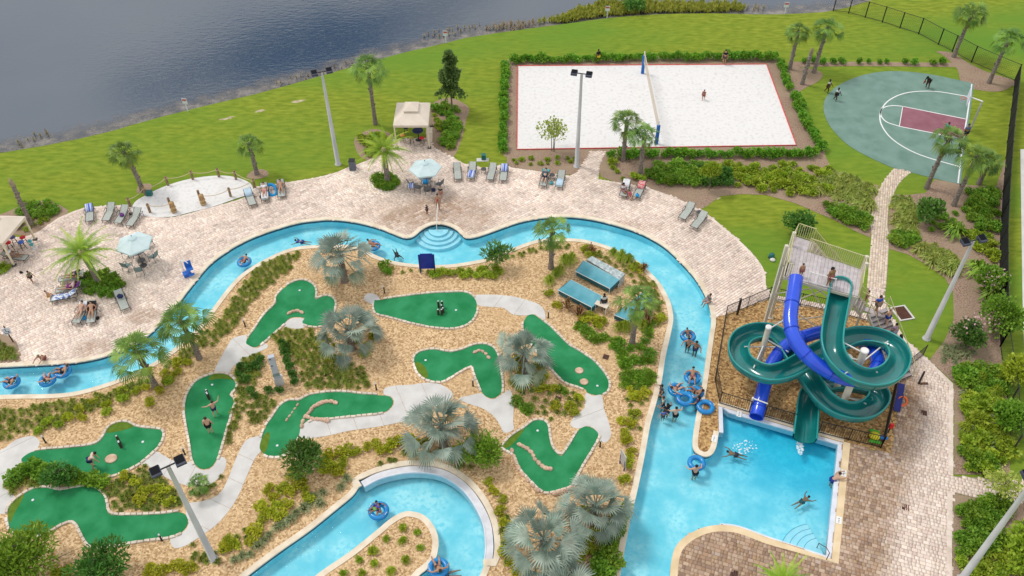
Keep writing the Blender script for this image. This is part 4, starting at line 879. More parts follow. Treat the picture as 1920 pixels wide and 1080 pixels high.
palm('sabal', 1168, 301, 4.2, 1.15, 'left sabal palm in front of the volleyball sand', r0=0.2, var=1)
palm('sabal', 1200, 327, 4.3, 1.1, 'right sabal palm in front of the volleyball sand', r0=0.2, var=2)
palm('sabal', 1033, 503, 4.0, 1.1, 'sabal palm beside the river left of the teal canopies')
palm('sabal', 1185, 643, 4.4, 1.15, 'sabal palm right of the teal canopies', 0.1, 0.3, var=1)
palm('sabal', 374, 672, 3.9, 1.35, 'sabal palm on the left river bank, nearer the deck chairs', -0.3, 0.1, var=2)
palm('sabal', 292, 726, 3.8, 1.4, 'sabal palm on the left river bank, nearer the bathers', -0.25, 0.0)
palm('sabal', 381, 926, 1.2, 0.55, 'tiny palm in the ring bed beside the curved path', r0=0.12, var=1, boots=3)
palm('bism', 647, 527, 2.9, 1.1, 'silver fan palm standing against the river, highest of the silver palms', r0=0.27, boots=4)
palm('bism', 660, 655, 2.0, 1.12, 'silver fan palm left of the teardrop green', r0=0.27, var=1, boots=4)
palm('bism', 983, 703, 2.3, 1.0, 'silver fan palm between the boomerang green and the long green', r0=0.26, var=2, boots=4)
palm('bism', 832, 838, 2.3, 1.15, 'silver fan palm over the path below the boomerang green', r0=0.27, boots=4)
palm('bism', 1018, 1052, 2.4, 1.15, 'silver fan palm at the bottom beside the channel bend', r0=0.26, var=1, boots=4)
palm('bism', 1113, 985, 2.2, 1.02, 'silver fan palm right of the v shaped green by the river', r0=0.26, var=2, boots=4)
palm('bism', 1058, 1150, 2.0, 1.05, 'silver fan palm cut off by the bottom edge', r0=0.26, boots=4)
palm('date', 727, 342, 3.4, 1.0, 'date palm in the round bed left of the far umbrella', r0=0.25, boots=0)
palm('date', 186, 531, 3.2, 1.15, 'date palm in the oval bed left of the near umbrella', -0.25, 0.1, r0=0.24, var=1, boots=0)
palm('date', 1455, 1120, 1.6, 0.75, 'date palm tip at the bottom edge below the terrace', r0=0.2, boots=0)
# pole-pruned stumps
for a, b, h, lab in ((1504, 158, 3.4, 'pruned palm trunk without a crown between two sabal palms'), (60, 423, 4.2, 'bare palm trunk behind the left gazebo')):
    o = empty('pruned_palm', P(a, b), 0, lab, 'palm tree'); link('trunk', trunk_mesh('stump', h, 0.19, 0.16, TRUNK, 0.1, boots=12, seed=3), o)
    mb = MB(); mb.lathe([(0.16, h - 0.1), (0.22, h + 0.1), (0.12, h + 0.5), (0.02, h + 0.7)], 8, (0.1, 0, 0)); mb.build('crown_bud', STRAW, o)

# --- broadleaf trees
def tree(nm, a, b, h, r, lab, lmat, n=2600, leaf=0.2, cb=0.35, tr=0.08, seed=1, lumps=14, cat='tree', group=None, multi=1, asp=0.42, core=0.35):
    o = empty(nm, P(a, b), random.uniform(0, 6.28), lab, cat, group)
    mb = MB(); g = random.Random(seed)
    for k in range(multi):
        th = 6.28 * k / multi; bx, by = (math.cos(th) * 0.12, math.sin(th) * 0.12) if multi > 1 else (0, 0)
        tp = (bx * 4, by * 4, h * 0.9) if multi > 1 else (0.05, 0.02, h * 0.9)
        mb.tube([(bx, by, 0), (bx * 1.6, by * 1.6, h * 0.4), tp], [tr, tr * 0.8, tr * 0.25], 7)
    for k in range(9):
        t = cb + (0.9 - cb) * k / 9; th = k * 2.4; rr = r * (1.05 - t) * 1.2
        mb.tube([(0, 0, h * t), (math.cos(th) * rr * 0.6, math.sin(th) * rr * 0.6, h * (t + 0.08)), (math.cos(th) * rr, math.sin(th) * rr, h * (t + 0.13))], [tr * 0.45, tr * 0.3, tr * 0.12], 5)
    mb.build('trunk', BARK, o)
    ch = h * (1 - cb); me = leaf_cloud('foliage', lmat, n, (r, r, ch * 0.58), leaf, seed, base=h * cb, lumps=lumps, aspect=asp, core=core)
    link('crown', me, o); return o
def cone_tree(nm, a, b, h, r, lab, lmat, n, leaf, seed):
    o = empty(nm, P(a, b), 0, lab, 'tree'); mb = MB(); mb.tube([(0, 0, 0), (0, 0, h * 0.95)], [0.09, 0.03], 7)
    g = np.random.default_rng(seed); t = g.uniform(0.24, 1, n) ** 0.8; rad = r * (1.03 - t) ** 0.7 * (0.75 + 0.35 * np.sin(t * 21 + 1.3)) * g.uniform(0.35, 1.05, n) ** 0.5; az = g.uniform(0, 6.28, n); rad *= 0.8 + 0.3 * np.sin(az * 3 + t * 9)
    C = np.stack([np.cos(az) * rad, np.sin(az) * rad, t * h], 1); d = unit(np.stack([np.cos(az), np.sin(az), np.full(n, 0.35)], 1) + g.normal(size=(n, 3)) * 0.5); V = unit(np.cross(d, g.normal(size=(n, 3))))
    Lq = leaf * g.uniform(0.7, 1.3, n); mb.build('trunk', BARK, o); link('crown', quads(C, d, V, Lq * 0.4, Lq, 'conic_foliage', lmat), o)
cone_tree('magnolia_tree', 848, 209, 6.3, 1.75, 'dark conical magnolia in the bed right of the gazebo', DEEPG, 2600, 0.34, 5)
tree('young_tree', 1037, 283, 3.4, 1.5, 'thin airy young tree in front of the volleyball sand', VARI, 620, 0.20, 0.38, 0.04, 3, 16, multi=3)
tree('young_tree', 1329, 357, 2.8, 1.0, 'small lime tree on a thin trunk in the bed above the lawn', LIME, 1500, 0.17, 0.5, 0.04, 4)
tree('young_tree', 1490, 447, 2.6, 1.35, 'dark round bush tree on the lawn beside the slide tower', DARK, 1900, 0.2, 0.1, 0.06, 6)
tree('young_tree', 1735, 421, 2.6, 1.2, 'dark bushy tree below the leaning court palm', DARK, 1700, 0.2, 0.12, 0.05, 7)
tree('shrub_tree', 576, 885, 2.6, 1.5, 'dark spiky tree right of the split green, above the channel', DARK, 1900, 0.30, 0.15, 0.06, 8, 18, asp=0.16)
tree('shrub_tree', 905, 868, 2.2, 1.5, 'bright green feathery tree above the channel bend', MID, 2300, 0.28, 0.1, 0.05, 9, 18, asp=0.14)
tree('shrub_tree', 62, 1075, 3.4, 2.3, 'large feathery green tree in the bottom left corner', MID, 4200, 0.32, 0.1, 0.08, 10, 26, asp=0.15)
tree('shrub_tree', 205, 1092, 3.0, 1.7, 'dark spreading tree at the bottom left, right of the feathery tree', DARK, 2300, 0.34, 0.2, 0.07, 11, 18, asp=0.15)
tree('shrub_tree', 118, 905, 1.5, 0.95, 'dark green bush between the two lower left greens', DARK, 1100, 0.24, 0.05, 0.05, 12, 12, asp=0.2)
tree('shrub_tree', 932, 500, 2.3, 1.1, 'wispy green tree leaning over the river beside the deck steps', DARK, 620, 0.42, 0.35, 0.05, 13, 14, asp=0.12)
tree('shrub_tree', 970, 690, 0.9, 0.8, 'yellow green bush at the foot of the silver palm between the greens', YEL, 700, 0.14, 0.05, 0.03, 14)
tree('crape_myrtle', 1858, 620, 3.0, 1.6, 'pink flowering crape myrtle right of the tall lamp pole', MID, 2200, 0.2, 0.2, 0.05, 15, multi=4)
tree('crape_myrtle', 1812, 650, 2.2, 1.3, 'low flowering shrub tree beside the foot of the lamp pole', DARK, 1700, 0.18, 0.12, 0.05, 16, multi=4)
tree('crape_myrtle', 1846, 545, 2.4, 1.3, 'flowering shrub tree above the pink crape myrtle by the fence', MID, 1500, 0.2, 0.2, 0.05, 17, multi=4)
tree('shrub_tree', 1895, 722, 2.5, 1.3, 'yellow green bushy tree standing over the right fence', LIME, 1900, 0.2, 0.2, 0.07, 18, 22)
tree('shrub_tree', 1884, 805, 2.2, 1.3, 'feathery tree against the right fence above the side path', MID, 2600, 0.2, 0.2, 0.07, 19, 22)
tree('shrub_tree', 1870, 930, 2.2, 1.4, 'sparse pale tree over the side path at the right', VARI, 520, 0.2, 0.3, 0.05, 20, 18)
tree('shrub_tree', 1915, 1060, 3.0, 1.7, 'yellow green tree in the bottom right corner', LIME, 2600, 0.22, 0.2, 0.07, 21, 22)
tree('shrub_tree', 1190, 20, 1.5, 1.3, 'dark bush among the reeds on the far shore', DARK, 900, 0.22, 0.05, 0.05, 22)
# pink blossom on the crape myrtles
for o in [x for x in COL.objects if x.name.startswith('crape_myrtle')]:
    me = leaf_cloud('blossom', PINK, 60, (1.35, 1.35, 1.0), 0.17, 33, base=0.9, lumps=9, aspect=0.5, core=0.9); link('blossom', me, o)

# --- shrubs: prototypes
PROT = {}
def proto(key, nm, part, meshes): PROT[key] = (nm, part, meshes)
proto('tuft', 'border_grass', 'blades', [blades('tuft', LIRI, 56, 0.38, 0.32, 0.026, s_) for s_ in (1, 2, 3, 4)])
proto('yel', 'gold_shrub', 'foliage', [leaf_cloud('gold', YEL, 300, (0.45, 0.45, 0.36), 0.15, s_) for s_ in (1, 2, 3)])
proto('lime', 'lime_shrub', 'foliage', [leaf_cloud('lime', LIME, 340, (0.55, 0.55, 0.42), 0.17, s_) for s_ in (4, 5, 6)])
proto('mid', 'green_shrub', 'foliage', [leaf_cloud('mid', MID, 380, (0.6, 0.6, 0.48), 0.18, s_) for s_ in (7, 8, 9)])
proto('dark', 'dark_shrub', 'foliage', [leaf_cloud('dark', DARK, 380, (0.55, 0.55, 0.5), 0.18, s_) for s_ in (10, 11, 12)])
proto('hedge', 'shrub', 'foliage', [leaf_cloud('hedge', HEDG, 420, (0.6, 0.5, 0.56), 0.17, s_, lumps=9) for s_ in (13, 14, 15)])
proto('grey', 'silver_shrub', 'foliage', [blades('grey', GREY, 70, 0.55, 0.42, 0.022, s_) for s_ in (5, 6, 7)])
proto('vari', 'variegated_shrub', 'foliage', [blades('vari', VARI, 110, 0.75, 0.6, 0.028, s_) for s_ in (8, 9, 10)])
proto('fgrass', 'fountain_grass', 'blades', [blades('fgrass', LIME, 170, 0.85, 1.0, 0.02, s_, 0.7) for s_ in (11, 12)])
proto('bronze', 'bronze_cordyline', 'blades', [blades('cordy', BRONZE, 44, 0.7, 1.0, 0.04, s_, 0.15) for s_ in (13, 14)])
proto('lily', 'crinum_lily', 'blades', [blades('lily', MID, 80, 1.35, 1.25, 0.085, s_, 0.7) for s_ in (15, 16)])
proto('fern', 'green_groundcover', 'foliage', [leaf_cloud('fern', MID, 240, (0.5, 0.5, 0.16), 0.16, s_, up=0.8) for s_ in (16, 17, 18)])
proto('reed', 'reed_clump', 'blades', [blades('reed', REED, 70, 0.8, 1.1, 0.03, s_, 0.3) for s_ in (21, 22)])
proto('straw', 'reed_clump', 'blades', [blades('straw', STRAW, 34, 0.6, 0.8, 0.025, s_, 0.4) for s_ in (23, 24)])
SCL = {'yel': 0.92, 'fern': 0.85, 'mid': 0.92, 'dark': 0.9}; ZS = {'yel': 0.8, 'fern': 0.8, 'mid': 0.8, 'lime': 0.75}
def plant(key, p, s_, lab, cat, group, parent=None):
    nm, part, ms = PROT[key]
    o = link(nm, random.choice(ms), parent); o.location = p; o.rotation_euler = (0, 0, random.uniform(0, 6.28)); k = s_ * random.uniform(0.8, 1.15) * SCL.get(key, 1.0); o.scale = (k, k * random.uniform(0.85, 1.15), k * random.uniform(0.8, 1.1) * ZS.get(key, 1.0))
    if parent is None: tag(o, lab, cat, group)
    return o
AVOID = list(GPOLY.values()) + list(PPOLY.values())
def ok_points(pts, avoid=True, pad=()):
    a = np.array([(p.x, p.y) for p in pts]); k = np.ones(len(a), bool)
    if avoid:
        for pl in AVOID: k &= ~inpoly(a, pl)
    return [p for p, q in zip(pts, k) if q]
def fill(poly_px, sp, jit=0.3, avoid=True):
    pl = [P(a, b) for a, b in poly_px]; x0, x1, y0, y1 = bbox2(pl); pts = []; i = 0
    y = y0
    while y < y1:
        x = x0 + (sp / 2 if i % 2 else 0)
        while x < x1: pts.append(Vector((x + random.uniform(-jit, jit) * sp, y + random.uniform(-jit, jit) * sp, 0.01))); x += sp
        y += sp * 0.88; i += 1
    a = np.array([(p.x, p.y) for p in pts]); k = inpoly(a, pl); return ok_points([p for p, q in zip(pts, k) if q], avoid)
TUFTS = []
def tufts(poly, sp, s_, where): 
    for p in fill(poly, sp): TUFTS.append((p, s_, where))
def along(path_px, n, off=0.0):
    pa = px(path_px); rs = []
    Ltot = sum((b - a).length for a, b in zip(pa, pa[1:])); q = resample(pa, Ltot / n); nn_ = normals2(q)
    return [p + v * off for p, v in zip(q, nn_)]
# border grass beds
tufts([(405, 612), (425, 580), (448, 545), (470, 515), (500, 492), (540, 478), (566, 473), (552, 500), (520, 527), (490, 548), (462, 580), (440, 610), (415, 640), (392, 655)], 0.43, 1.0, 'in the bed between the left river bend and the forked green')
tufts([(388, 618), (402, 628), (386, 652), (350, 680), (318, 690), (300, 690), (335, 668)], 0.45, 0.95, 'under the two leaning sabal palms')
tufts([(0, 765), (60, 762), (130, 752), (190, 738), (240, 722), (280, 702), (290, 715), (240, 742), (200, 760), (150, 780), (100, 800), (60, 808), (0, 830), (-40, 830), (-40, 770)], 0.48, 1.0, 'in the bed below the left river bank')
tufts([(505, 630), (530, 617), (556, 622), (580, 617), (600, 640), (612, 660), (640, 680), (690, 690), (693, 728), (640, 730), (600, 735), (575, 730), (560, 690), (530, 650)], 0.43, 1.0, 'in the bed between the forked and the split greens')
tufts([(440, 690), (465, 670), (490, 662), (490, 690), (480, 730), (460, 760), (445, 800), (435, 830), (425, 840), (430, 800), (440, 760), (446, 730)], 0.43, 1.0, 'right of the bulb shaped green')
tufts([(462, 760), (490, 745), (520, 748), (505, 775), (488, 795), (470, 800), (455, 800)], 0.45, 1.0, 'left of the split green')
tufts([(5, 915), (30, 895), (70, 884), (130, 888), (180, 900), (215, 900), (260, 880), (275, 874), (300, 895), (335, 925), (345, 950), (300, 958), (215, 960), (205, 945), (195, 925), (175, 908), (130, 910), (90, 912), (60, 912), (25, 925)], 0.41, 0.95, 'in the bed between the two lower left greens')
tufts([(356, 935), (380, 935), (410, 915), (420, 895), (418, 888), (398, 908), (370, 918), (350, 915)], 0.40, 0.8, 'in the ring bed beside the curved path')
tufts([(690, 885), (720, 858), (760, 842), (800, 838), (840, 845), (880, 862), (905, 888), (880, 890), (845, 870), (805, 858), (760, 860), (715, 873), (695, 892)], 0.57, 0.85, 'above the curved rim of the channel')
tufts([(1085, 470), (1120, 470), (1160, 490), (1195, 510), (1225, 540), (1242, 570), (1245, 610), (1230, 640), (1222, 600), (1225, 575), (1205, 545), (1170, 515), (1130, 495), (1095, 482)], 0.60, 0.9, 'along the right river bend')
tufts([(985, 468), (1020, 462), (1075, 458), (1080, 466), (1030, 472), (990, 480), (950, 490), (945, 484)], 0.53, 0.8, 'along the river left of the right bend')
tufts([(700, 490), (740, 502), (790, 508), (860, 508), (920, 497), (925, 505), (860, 518), (790, 516), (735, 510)], 0.57, 0.8, 'along the river beside the blue panel')
tufts([(1165, 700), (1185, 690), (1215, 740), (1200, 800), (1190, 850), (1175, 850), (1170, 800), (1165, 745)], 0.73, 0.85, 'beside the long straight river bank')
tufts([(975, 720), (1030, 730), (1060, 730), (1090, 740), (1085, 765), (1060, 785), (1040, 790), (990, 775)], 0.69, 0.9, 'in the bed between the long and v shaped greens')
tufts([(560, 600), (575, 618), (600, 620), (640, 650), (620, 655), (590, 640)], 0.52, 0.9, 'under the silver palm left of the teardrop green')
tufts([(365, 1012), (390, 1030), (420, 1020), (445, 1000), (470, 985), (480, 1000), (450, 1030), (410, 1055), (370, 1065), (350, 1050)], 0.52, 0.9, 'round the foot of the near lamp pole')
tufts([(935, 950), (955, 945), (965, 1000), (965, 1060), (945, 1070), (935, 1000)], 0.65, 0.8, 'right of the channel bend')
tufts([(1205, 520), (1225, 530), (1245, 575), (1240, 590)], 0.43, 0.8, 'at the right river bend')
TUFTS.sort(key=lambda t: t[0].length)          # nearest first
near = TUFTS[:285]; rest = TUFTS[285:]
for p, s_, where in near: plant('tuft', p, s_, 'small tuft of dark border grass ' + where, 'grass tuft', 'border grass tufts')
V = []; F = []; base = 0
for p, s_, where in rest:
    me = random.choice(PROT['tuft'][2]); n = len(me.vertices); co = np.empty(n * 3, np.float32); me.vertices.foreach_get('co', co); co = co.reshape(-1, 3) * s_ * random.uniform(0.85, 1.15)
    a = random.uniform(0, 6.28); c, s__ = math.cos(a), math.sin(a); co = np.stack([co[:, 0] * c - co[:, 1] * s__ + p.x, co[:, 0] * s__ + co[:, 1] * c + p.y, co[:, 2] + 0.01], 1); V.append(co)
V = np.concatenate(V); tag(link('border_grass_drift', mesh_np('drift', V, np.arange(len(V)).reshape(-1, 4), LIRI)), 'drift of small dark border grass tufts on the golf island', 'grass', kind='stuff')

# individual shrubs on the golf island: (kind, scale, where, points)
SH = [
 ('yel', 0.9, 'gold shrub {o} in the scattered group below the two leaning palms', 'gold shrub', [(308, 702), (332, 700), (352, 683), (330, 683), (317, 715), (230, 735), (255, 735), (274, 730), (300, 735), (280, 757), (200, 760), (175, 755), (150, 770), (155, 787), (130, 787)]),
 ('lime', 0.8, 'lime shrub {o} in the bed below the left river bank', 'lime shrub', [(202, 775), (318, 720), (110, 800), (75, 810), (90, 795), (55, 825), (230, 752)]),
 ('yel', 1.0, 'gold shrub {o} of the drift left of the channel', 'gold shrub', [(505, 920), (515, 935), (530, 915), (545, 925), (560, 910), (575, 925), (540, 945), (520, 950), (505, 960), (490, 955), (495, 975), (515, 970), (530, 965), (480, 1000), (470, 1020), (550, 890), (570, 900), (580, 935)]),
 ('yel', 1.0, 'gold shrub {o} of the drift above the channel rim', 'gold shrub', [(610, 870), (620, 855), (640, 850), (655, 845), (665, 850), (625, 880), (635, 890), (615, 860), (690, 840), (705, 835), (715, 845), (730, 840), (735, 830), (750, 828), (765, 826), (775, 832), (800, 830), (860, 850), (608, 880), (645, 870)]),
 ('grey', 1.0, 'silver grey shrub {o} along the left bank of the channel', 'silver shrub', [(650, 900), (640, 915), (605, 925), (590, 930), (580, 945), (570, 955), (555, 965), (545, 975), (530, 985), (520, 990), (505, 1005), (495, 1015), (485, 1025), (470, 1040), (455, 1045), (440, 1050), (600, 945)]),
 ('yel', 0.85, 'gold shrub {o} round the silver palm by the teardrop green', 'gold shrub', [(700, 632), (688, 650), (685, 668), (640, 672), (620, 675), (605, 660), (600, 650), (690, 610), (668, 640)]),
 ('yel', 0.9, 'gold shrub {o} between the silver palm and the v shaped green', 'gold shrub', [(985, 718), (1000, 708), (1012, 718), (1020, 707), (1010, 690), (1025, 730), (1040, 730), (965, 720), (975, 708), (1010, 730), (975, 730), (1040, 765), (1070, 765), (1075, 775), (1085, 750)]),
 ('fern', 1.0, 'green groundcover clump {o} between the long green and the v shaped green', 'groundcover', [(1050, 730), (1060, 735), (975, 755), (985, 765), (990, 772), (970, 752)]),
 ('fern', 1.1, 'green groundcover clump {o} trailing from the canopies to the river', 'groundcover', [(1085, 615), (1095, 620), (1105, 625), (1110, 632), (1118, 640), (1126, 636), (1090, 608), (1135, 635), (1150, 650), (1160, 655), (1168, 660), (1165, 670), (1170, 680), (1180, 680), (1190, 675), (1200, 680), (1210, 675), (1220, 680), (1172, 690), (1212, 620), (1215, 630), (1208, 640), (1220, 610), (1180, 655), (1200, 655), (1220, 665), (1162, 645), (1155, 640)]),
 ('fern', 1.1, 'green groundcover clump {o} of the square patch by the river', 'groundcover', [(1172, 705), (1182, 703), (1192, 703), (1202, 702), (1212, 703), (1218, 708), (1176, 714), (1188, 713), (1200, 712), (1211, 714), (1219, 718), (1170, 722), (1182, 722), (1196, 720), (1207, 722)]),
 ('yel', 0.85, 'gold shrub {o} in the scattered group beside the square groundcover', 'gold shrub', [(1180, 735), (1185, 745), (1210, 735), (1200, 745), (1165, 790), (1182, 795), (1170, 815), (1190, 775), (1175, 830), (1185, 850), (1180, 862)]),
 ('yel', 1.05, 'gold shrub {o} in front of the teal canopies', 'gold shrub', [(1045, 575), (1028, 552), (1095, 600), (1105, 596), (1115, 603), (1122, 612), (1130, 605), (1105, 480), (1098, 470), (1195, 507), (1235, 600)]),
 ('fgrass', 0.9, 'fountain grass {o} beside the teal canopies', 'fountain grass', [(1030, 530), (1042, 518), (1050, 510), (1060, 495), (1072, 488), (1160, 618), (1172, 618), (1150, 478), (1165, 485), (1178, 492), (1205, 612), (1190, 505)]),
 ('bronze', 1.0, 'bronze cordyline {o} near the teal canopies', 'cordyline', [(1108, 475), (1064, 578), (1085, 592), (1214, 600), (1206, 508)]),
 ('dark', 0.72, 'dark green shrub {o} beside the grey utility pylon', 'green shrub', [(535, 655), (537, 668), (540, 680), (545, 692), (550, 705), (552, 718), (490, 680), (483, 690), (470, 695), (455, 690), (505, 735), (525, 735), (480, 745), (460, 715), (470, 735), (530, 645), (450, 705)]),
 ('mid', 0.9, 'lone green shrub {o} beside the blue panel', 'green shrub', [(722, 500), (727, 512)]),
 ('lime', 0.8, 'lime shrub {o} along the river right of the blue panel', 'lime shrub', [(815, 518), (828, 515), (845, 515), (862, 512), (870, 520), (880, 512), (895, 520), (905, 510), (915, 517), (925, 520), (935, 512), (930, 505)]),
 ('lime', 0.55, 'lime shrub {o} on the small inner island', 'lime shrub', [(756, 993), (782, 1001), (727, 1012), (757, 1017), (788, 1029), (701, 1032), (672, 1053), (703, 1060), (762, 1051), (735, 1072), (644, 1075), (677, 1078)]),
 ('mid', 1.15, 'green shrub {o} between the two lower silver palms and the river', 'green shrub', [(1125, 1050), (1135, 1035), (1145, 1020), (1120, 1070), (1145, 1050), (1130, 1075), (1160, 985), (1165, 965), (1150, 1000)]),
 ('yel', 1.0, 'gold shrub {o} beside the lower silver palms', 'gold shrub', [(1095, 962), (1110, 1010), (1120, 1000), (1130, 1010), (1105, 1030), (1090, 1035), (1140, 990), (1085, 1050), (975, 1075), (1180, 870), (1170, 900)]),
 ('mid', 1.1, 'green shrub {o} between the lower left greens', 'green shrub', [(45, 890), (60, 882), (75, 888), (90, 892), (30, 905), (140, 898), (155, 900), (170, 903), (190, 908)]),
 ('yel', 0.9, 'gold shrub {o} of the bed left of the near lamp head', 'gold shrub', [(235, 895), (255, 905), (290, 918), (310, 920), (270, 925), (300, 935), (320, 945), (265, 940)]),
 ('yel', 1.0, 'gold shrub {o} along the bottom edge left of the lamp pole', 'gold shrub', [(110, 1075), (125, 1078), (280, 1070), (305, 1075), (335, 1065), (358, 1068), (420, 1030), (430, 1020), (440, 1025), (10, 1030), (20, 1040)]),
 ('yel', 0.9, 'gold shrub {o} along the right rim of the channel', 'gold shrub', [(915, 905), (927, 922), (942, 938), (940, 960), (950, 985), (952, 1010), (945, 1035), (955, 1055)]),
]
TENS = {2: 'twenty', 3: 'thirty', 4: 'forty', 5: 'fifty', 6: 'sixty', 7: 'seventy'}
def NUM(i):
    i += 1
    if i <= 20: return ORD[i - 1]
    return TENS[i // 10][:-1] + 'ieth' if i % 10 == 0 else TENS[i // 10] + ' ' + ORD[i % 10 - 1]
for key, s_, lab, cat, pts in SH:
    w = ok_points([P(a, b, 0.01) for a, b in pts]); w.sort(key=lambda p: p.x)
    nm = lab.replace(' {o}', '')
    for i, p in enumerate(w):
        plant(key, p, s_, (('%s from the left' % NUM(i)).join(lab.split('{o}'))).replace('  ', ' '), cat, nm)
# single shrub under the date palms
for a, b, rx, ry, lab, mm in ((724, 343, 24, 14, 'round skirt of green shrubs at the foot of the far date palm', 'mid'), (192, 535, 40, 24, 'oval skirt of green shrubs at the foot of the near date palm', 'mid')):
    o = empty('shrub_ring', P(a, b), 0, lab, 'shrubs')
    for k in range(26):
        th = k * 2.4; r_ = math.sqrt((k + 0.5) / 26); p = P(a + math.cos(th) * r_ * rx, b + math.sin(th) * r_ * ry)
        plant(mm, p - P(a, b), 0.72, '', '', '', parent=o)

# hedges: a thing with single shrubs as parts
def hedge(path, sp, s_, lab, key='hedge', gaps=0.0):
    pa = px(path, smooth=False); q = resample(pa, sp); o = empty('hedge', q[0], 0, lab, 'hedge')
    for p in q:
        if random.random() < gaps: continue
        plant(key, p - q[0] + Vector((random.uniform(-.1, .1), random.uniform(-.1, .1), 0)), s_, '', '', '', parent=o)
hedge([(963, 118), (1200, 113), (1458, 112)], 0.62, 0.95, 'clipped hedge along the far side of the volleyball sand')
hedge([(948, 128), (944, 200), (944, 285)], 0.60, 0.85, 'clipped hedge along the left side of the volleyball sand')
hedge([(1462, 118), (1475, 160), (1480, 172)], 0.55, 0.8, 'short hedge between the volleyball sand and the pruned palm')
hedge([(1488, 185), (1508, 230), (1525, 262), (1540, 285)], 0.55, 0.95, 'hedge running between the volleyball sand and the basketball court')
hedge([(1148, 296), (1300, 294), (1500, 294), (1535, 290)], 0.66, 0.95, 'hedge along the near side of the volleyball sand')
hedge([(1490, 118), (1560, 119), (1680, 120), (1795, 121)], 0.95, 0.75, 'gappy row of small shrubs above the basketball court', gaps=0.35)

# reeds on the far shore: too many to count
def drift(nm, key, poly, sp, s_, lab, z=-0.3):
    V = []
    for p in fill(poly, sp, avoid=False):
        me = random.choice(PROT[key][2]); n = len(me.vertices); co = np.empty(n * 3, np.float32); me.vertices.foreach_get('co', co); co = co.reshape(-1, 3) * s_ * random.uniform(0.7, 1.3)
        a = random.uniform(0, 6.28); c, s__ = math.cos(a), math.sin(a); V.append(np.stack([co[:, 0] * c - co[:, 1] * s__ + p.x, co[:, 0] * s__ + co[:, 1] * c + p.y, co[:, 2] + z], 1))
    V = np.concatenate(V); tag(link(nm, mesh_np(nm, V, np.arange(len(V)).reshape(-1, 4), PROT[key][2][0].materials[0])), lab, 'reeds', kind='stuff')
drift('green_reeds', 'reed', [(1005, 40), (1060, 30), (1080, 18), (1130, 5), (1250, 3), (1300, 6), (1380, 8), (1400, 16), (1330, 20), (1230, 20), (1140, 26), (1050, 40)], 0.42, 0.75, 'green reeds growing in the shallows along the far shore')
drift('straw_reeds', 'straw', [(905, 52), (950, 40), (1010, 38), (1000, 50), (960, 55)], 0.6, 0.8, 'straw coloured reeds left of the green reeds')
drift('shore_debris', 'straw', [(790, 62), (830, 50), (900, 38), (905, 46), (850, 60), (800, 70)], 0.75, 0.5, 'sparse straw reeds in the water behind the white shore sign')
drift('shore_debris', 'straw', [(510, 148), (600, 128), (660, 112), (668, 118), (610, 138), (520, 158)], 0.8, 0.45, 'sparse straw reeds in the water left of the tall sabal palm')
drift('shore_debris', 'straw', [(30, 262), (60, 245), (105, 232), (100, 245), (60, 262), (35, 272)], 0.75, 0.5, 'sparse straw reeds at the far left shore')
drift('shore_debris', 'straw', [(1385, 10), (1420, 5), (1440, 12), (1410, 18)], 0.6, 0.6, 'straw reeds right of the green reeds')

# planting of the mulch beds on the right: single shrubs
def scatter(key, poly, sp, s_, lab, cat):
    w = fill(poly, sp * 0.70, avoid=False); w.sort(key=lambda p: p.x)
    for i, p in enumerate(w): plant(key, p, s_ * random.choice((0.75, 0.9, 1.0, 1.15)), (NUM(i) + ' from left, ' if len(w) > 1 else '') + lab, cat, lab)
scatter('mid', [(1210, 320), (1260, 310), (1330, 315), (1350, 345), (1290, 352), (1230, 345)], 0.95, 1.0, 'green shrub below the volleyball hedge nearer the deck', 'green shrub')
scatter('dark', [(1290, 318), (1370, 322), (1375, 352), (1320, 355)], 1.0, 1.05, 'dark shrub round the small lime tree above the lawn', 'green shrub')
scatter('lime', [(1360, 310), (1500, 310), (1560, 320), (1555, 360), (1500, 375), (1440, 360), (1380, 355)], 1.15, 0.95, 'lime shrub in the wide bed above the lawn', 'lime shrub')
scatter('vari', [(1520, 355), (1560, 325), (1610, 340), (1640, 355), (1630, 400), (1580, 380)], 0.8, 1.0, 'pale variegated clump left of the footpath', 'variegated shrub')
scatter('mid', [(1530, 385), (1575, 388), (1625, 410), (1628, 440), (1595, 425), (1560, 405)], 0.95, 1.0, 'green shrub between the lawn and the footpath', 'green shrub')
scatter('lime', [(1135, 305), (1150, 300), (1160, 325), (1205, 330), (1215, 345), (1150, 335)], 1.3, 0.7, 'lime shrub beside the sandy path to the volleyball sand', 'lime shrub')
scatter('lime', [(960, 290), (1095, 290), (1080, 318), (1000, 315), (958, 308)], 1.45, 0.55, 'small tufted shrub in the bed left of the sandy path', 'lime shrub')
scatter('vari', [(1670, 372), (1700, 370), (1720, 400), (1718, 440), (1680, 440), (1672, 410)], 0.8, 0.95, 'pale variegated clump right of the footpath', 'variegated shrub')
scatter('mid', [(1672, 430), (1715, 438), (1730, 455), (1700, 465), (1676, 458)], 0.9, 0.9, 'green shrub beside the footpath above the small lawn', 'green shrub')
scatter('mid', [(1820, 360), (1868, 360), (1868, 440), (1830, 430), (1800, 390)], 1.0, 0.95, 'green shrub in the bed below the basketball baseline', 'green shrub')
scatter('vari', [(1705, 468), (1760, 460), (1790, 490), (1800, 525), (1770, 512), (1735, 490)], 0.78, 0.95, 'pale variegated clump along the small lawn', 'variegated shrub')
scatter('mid', [(1735, 395), (1790, 400), (1800, 425), (1745, 440)], 1.0, 0.7, 'low green shrub between the dark bushy tree and the big lilies', 'green shrub')
scatter('lime', [(1790, 430), (1866, 445), (1868, 500), (1840, 480)], 0.95, 0.9, 'lime shrub above the lamp head on the right', 'lime shrub')
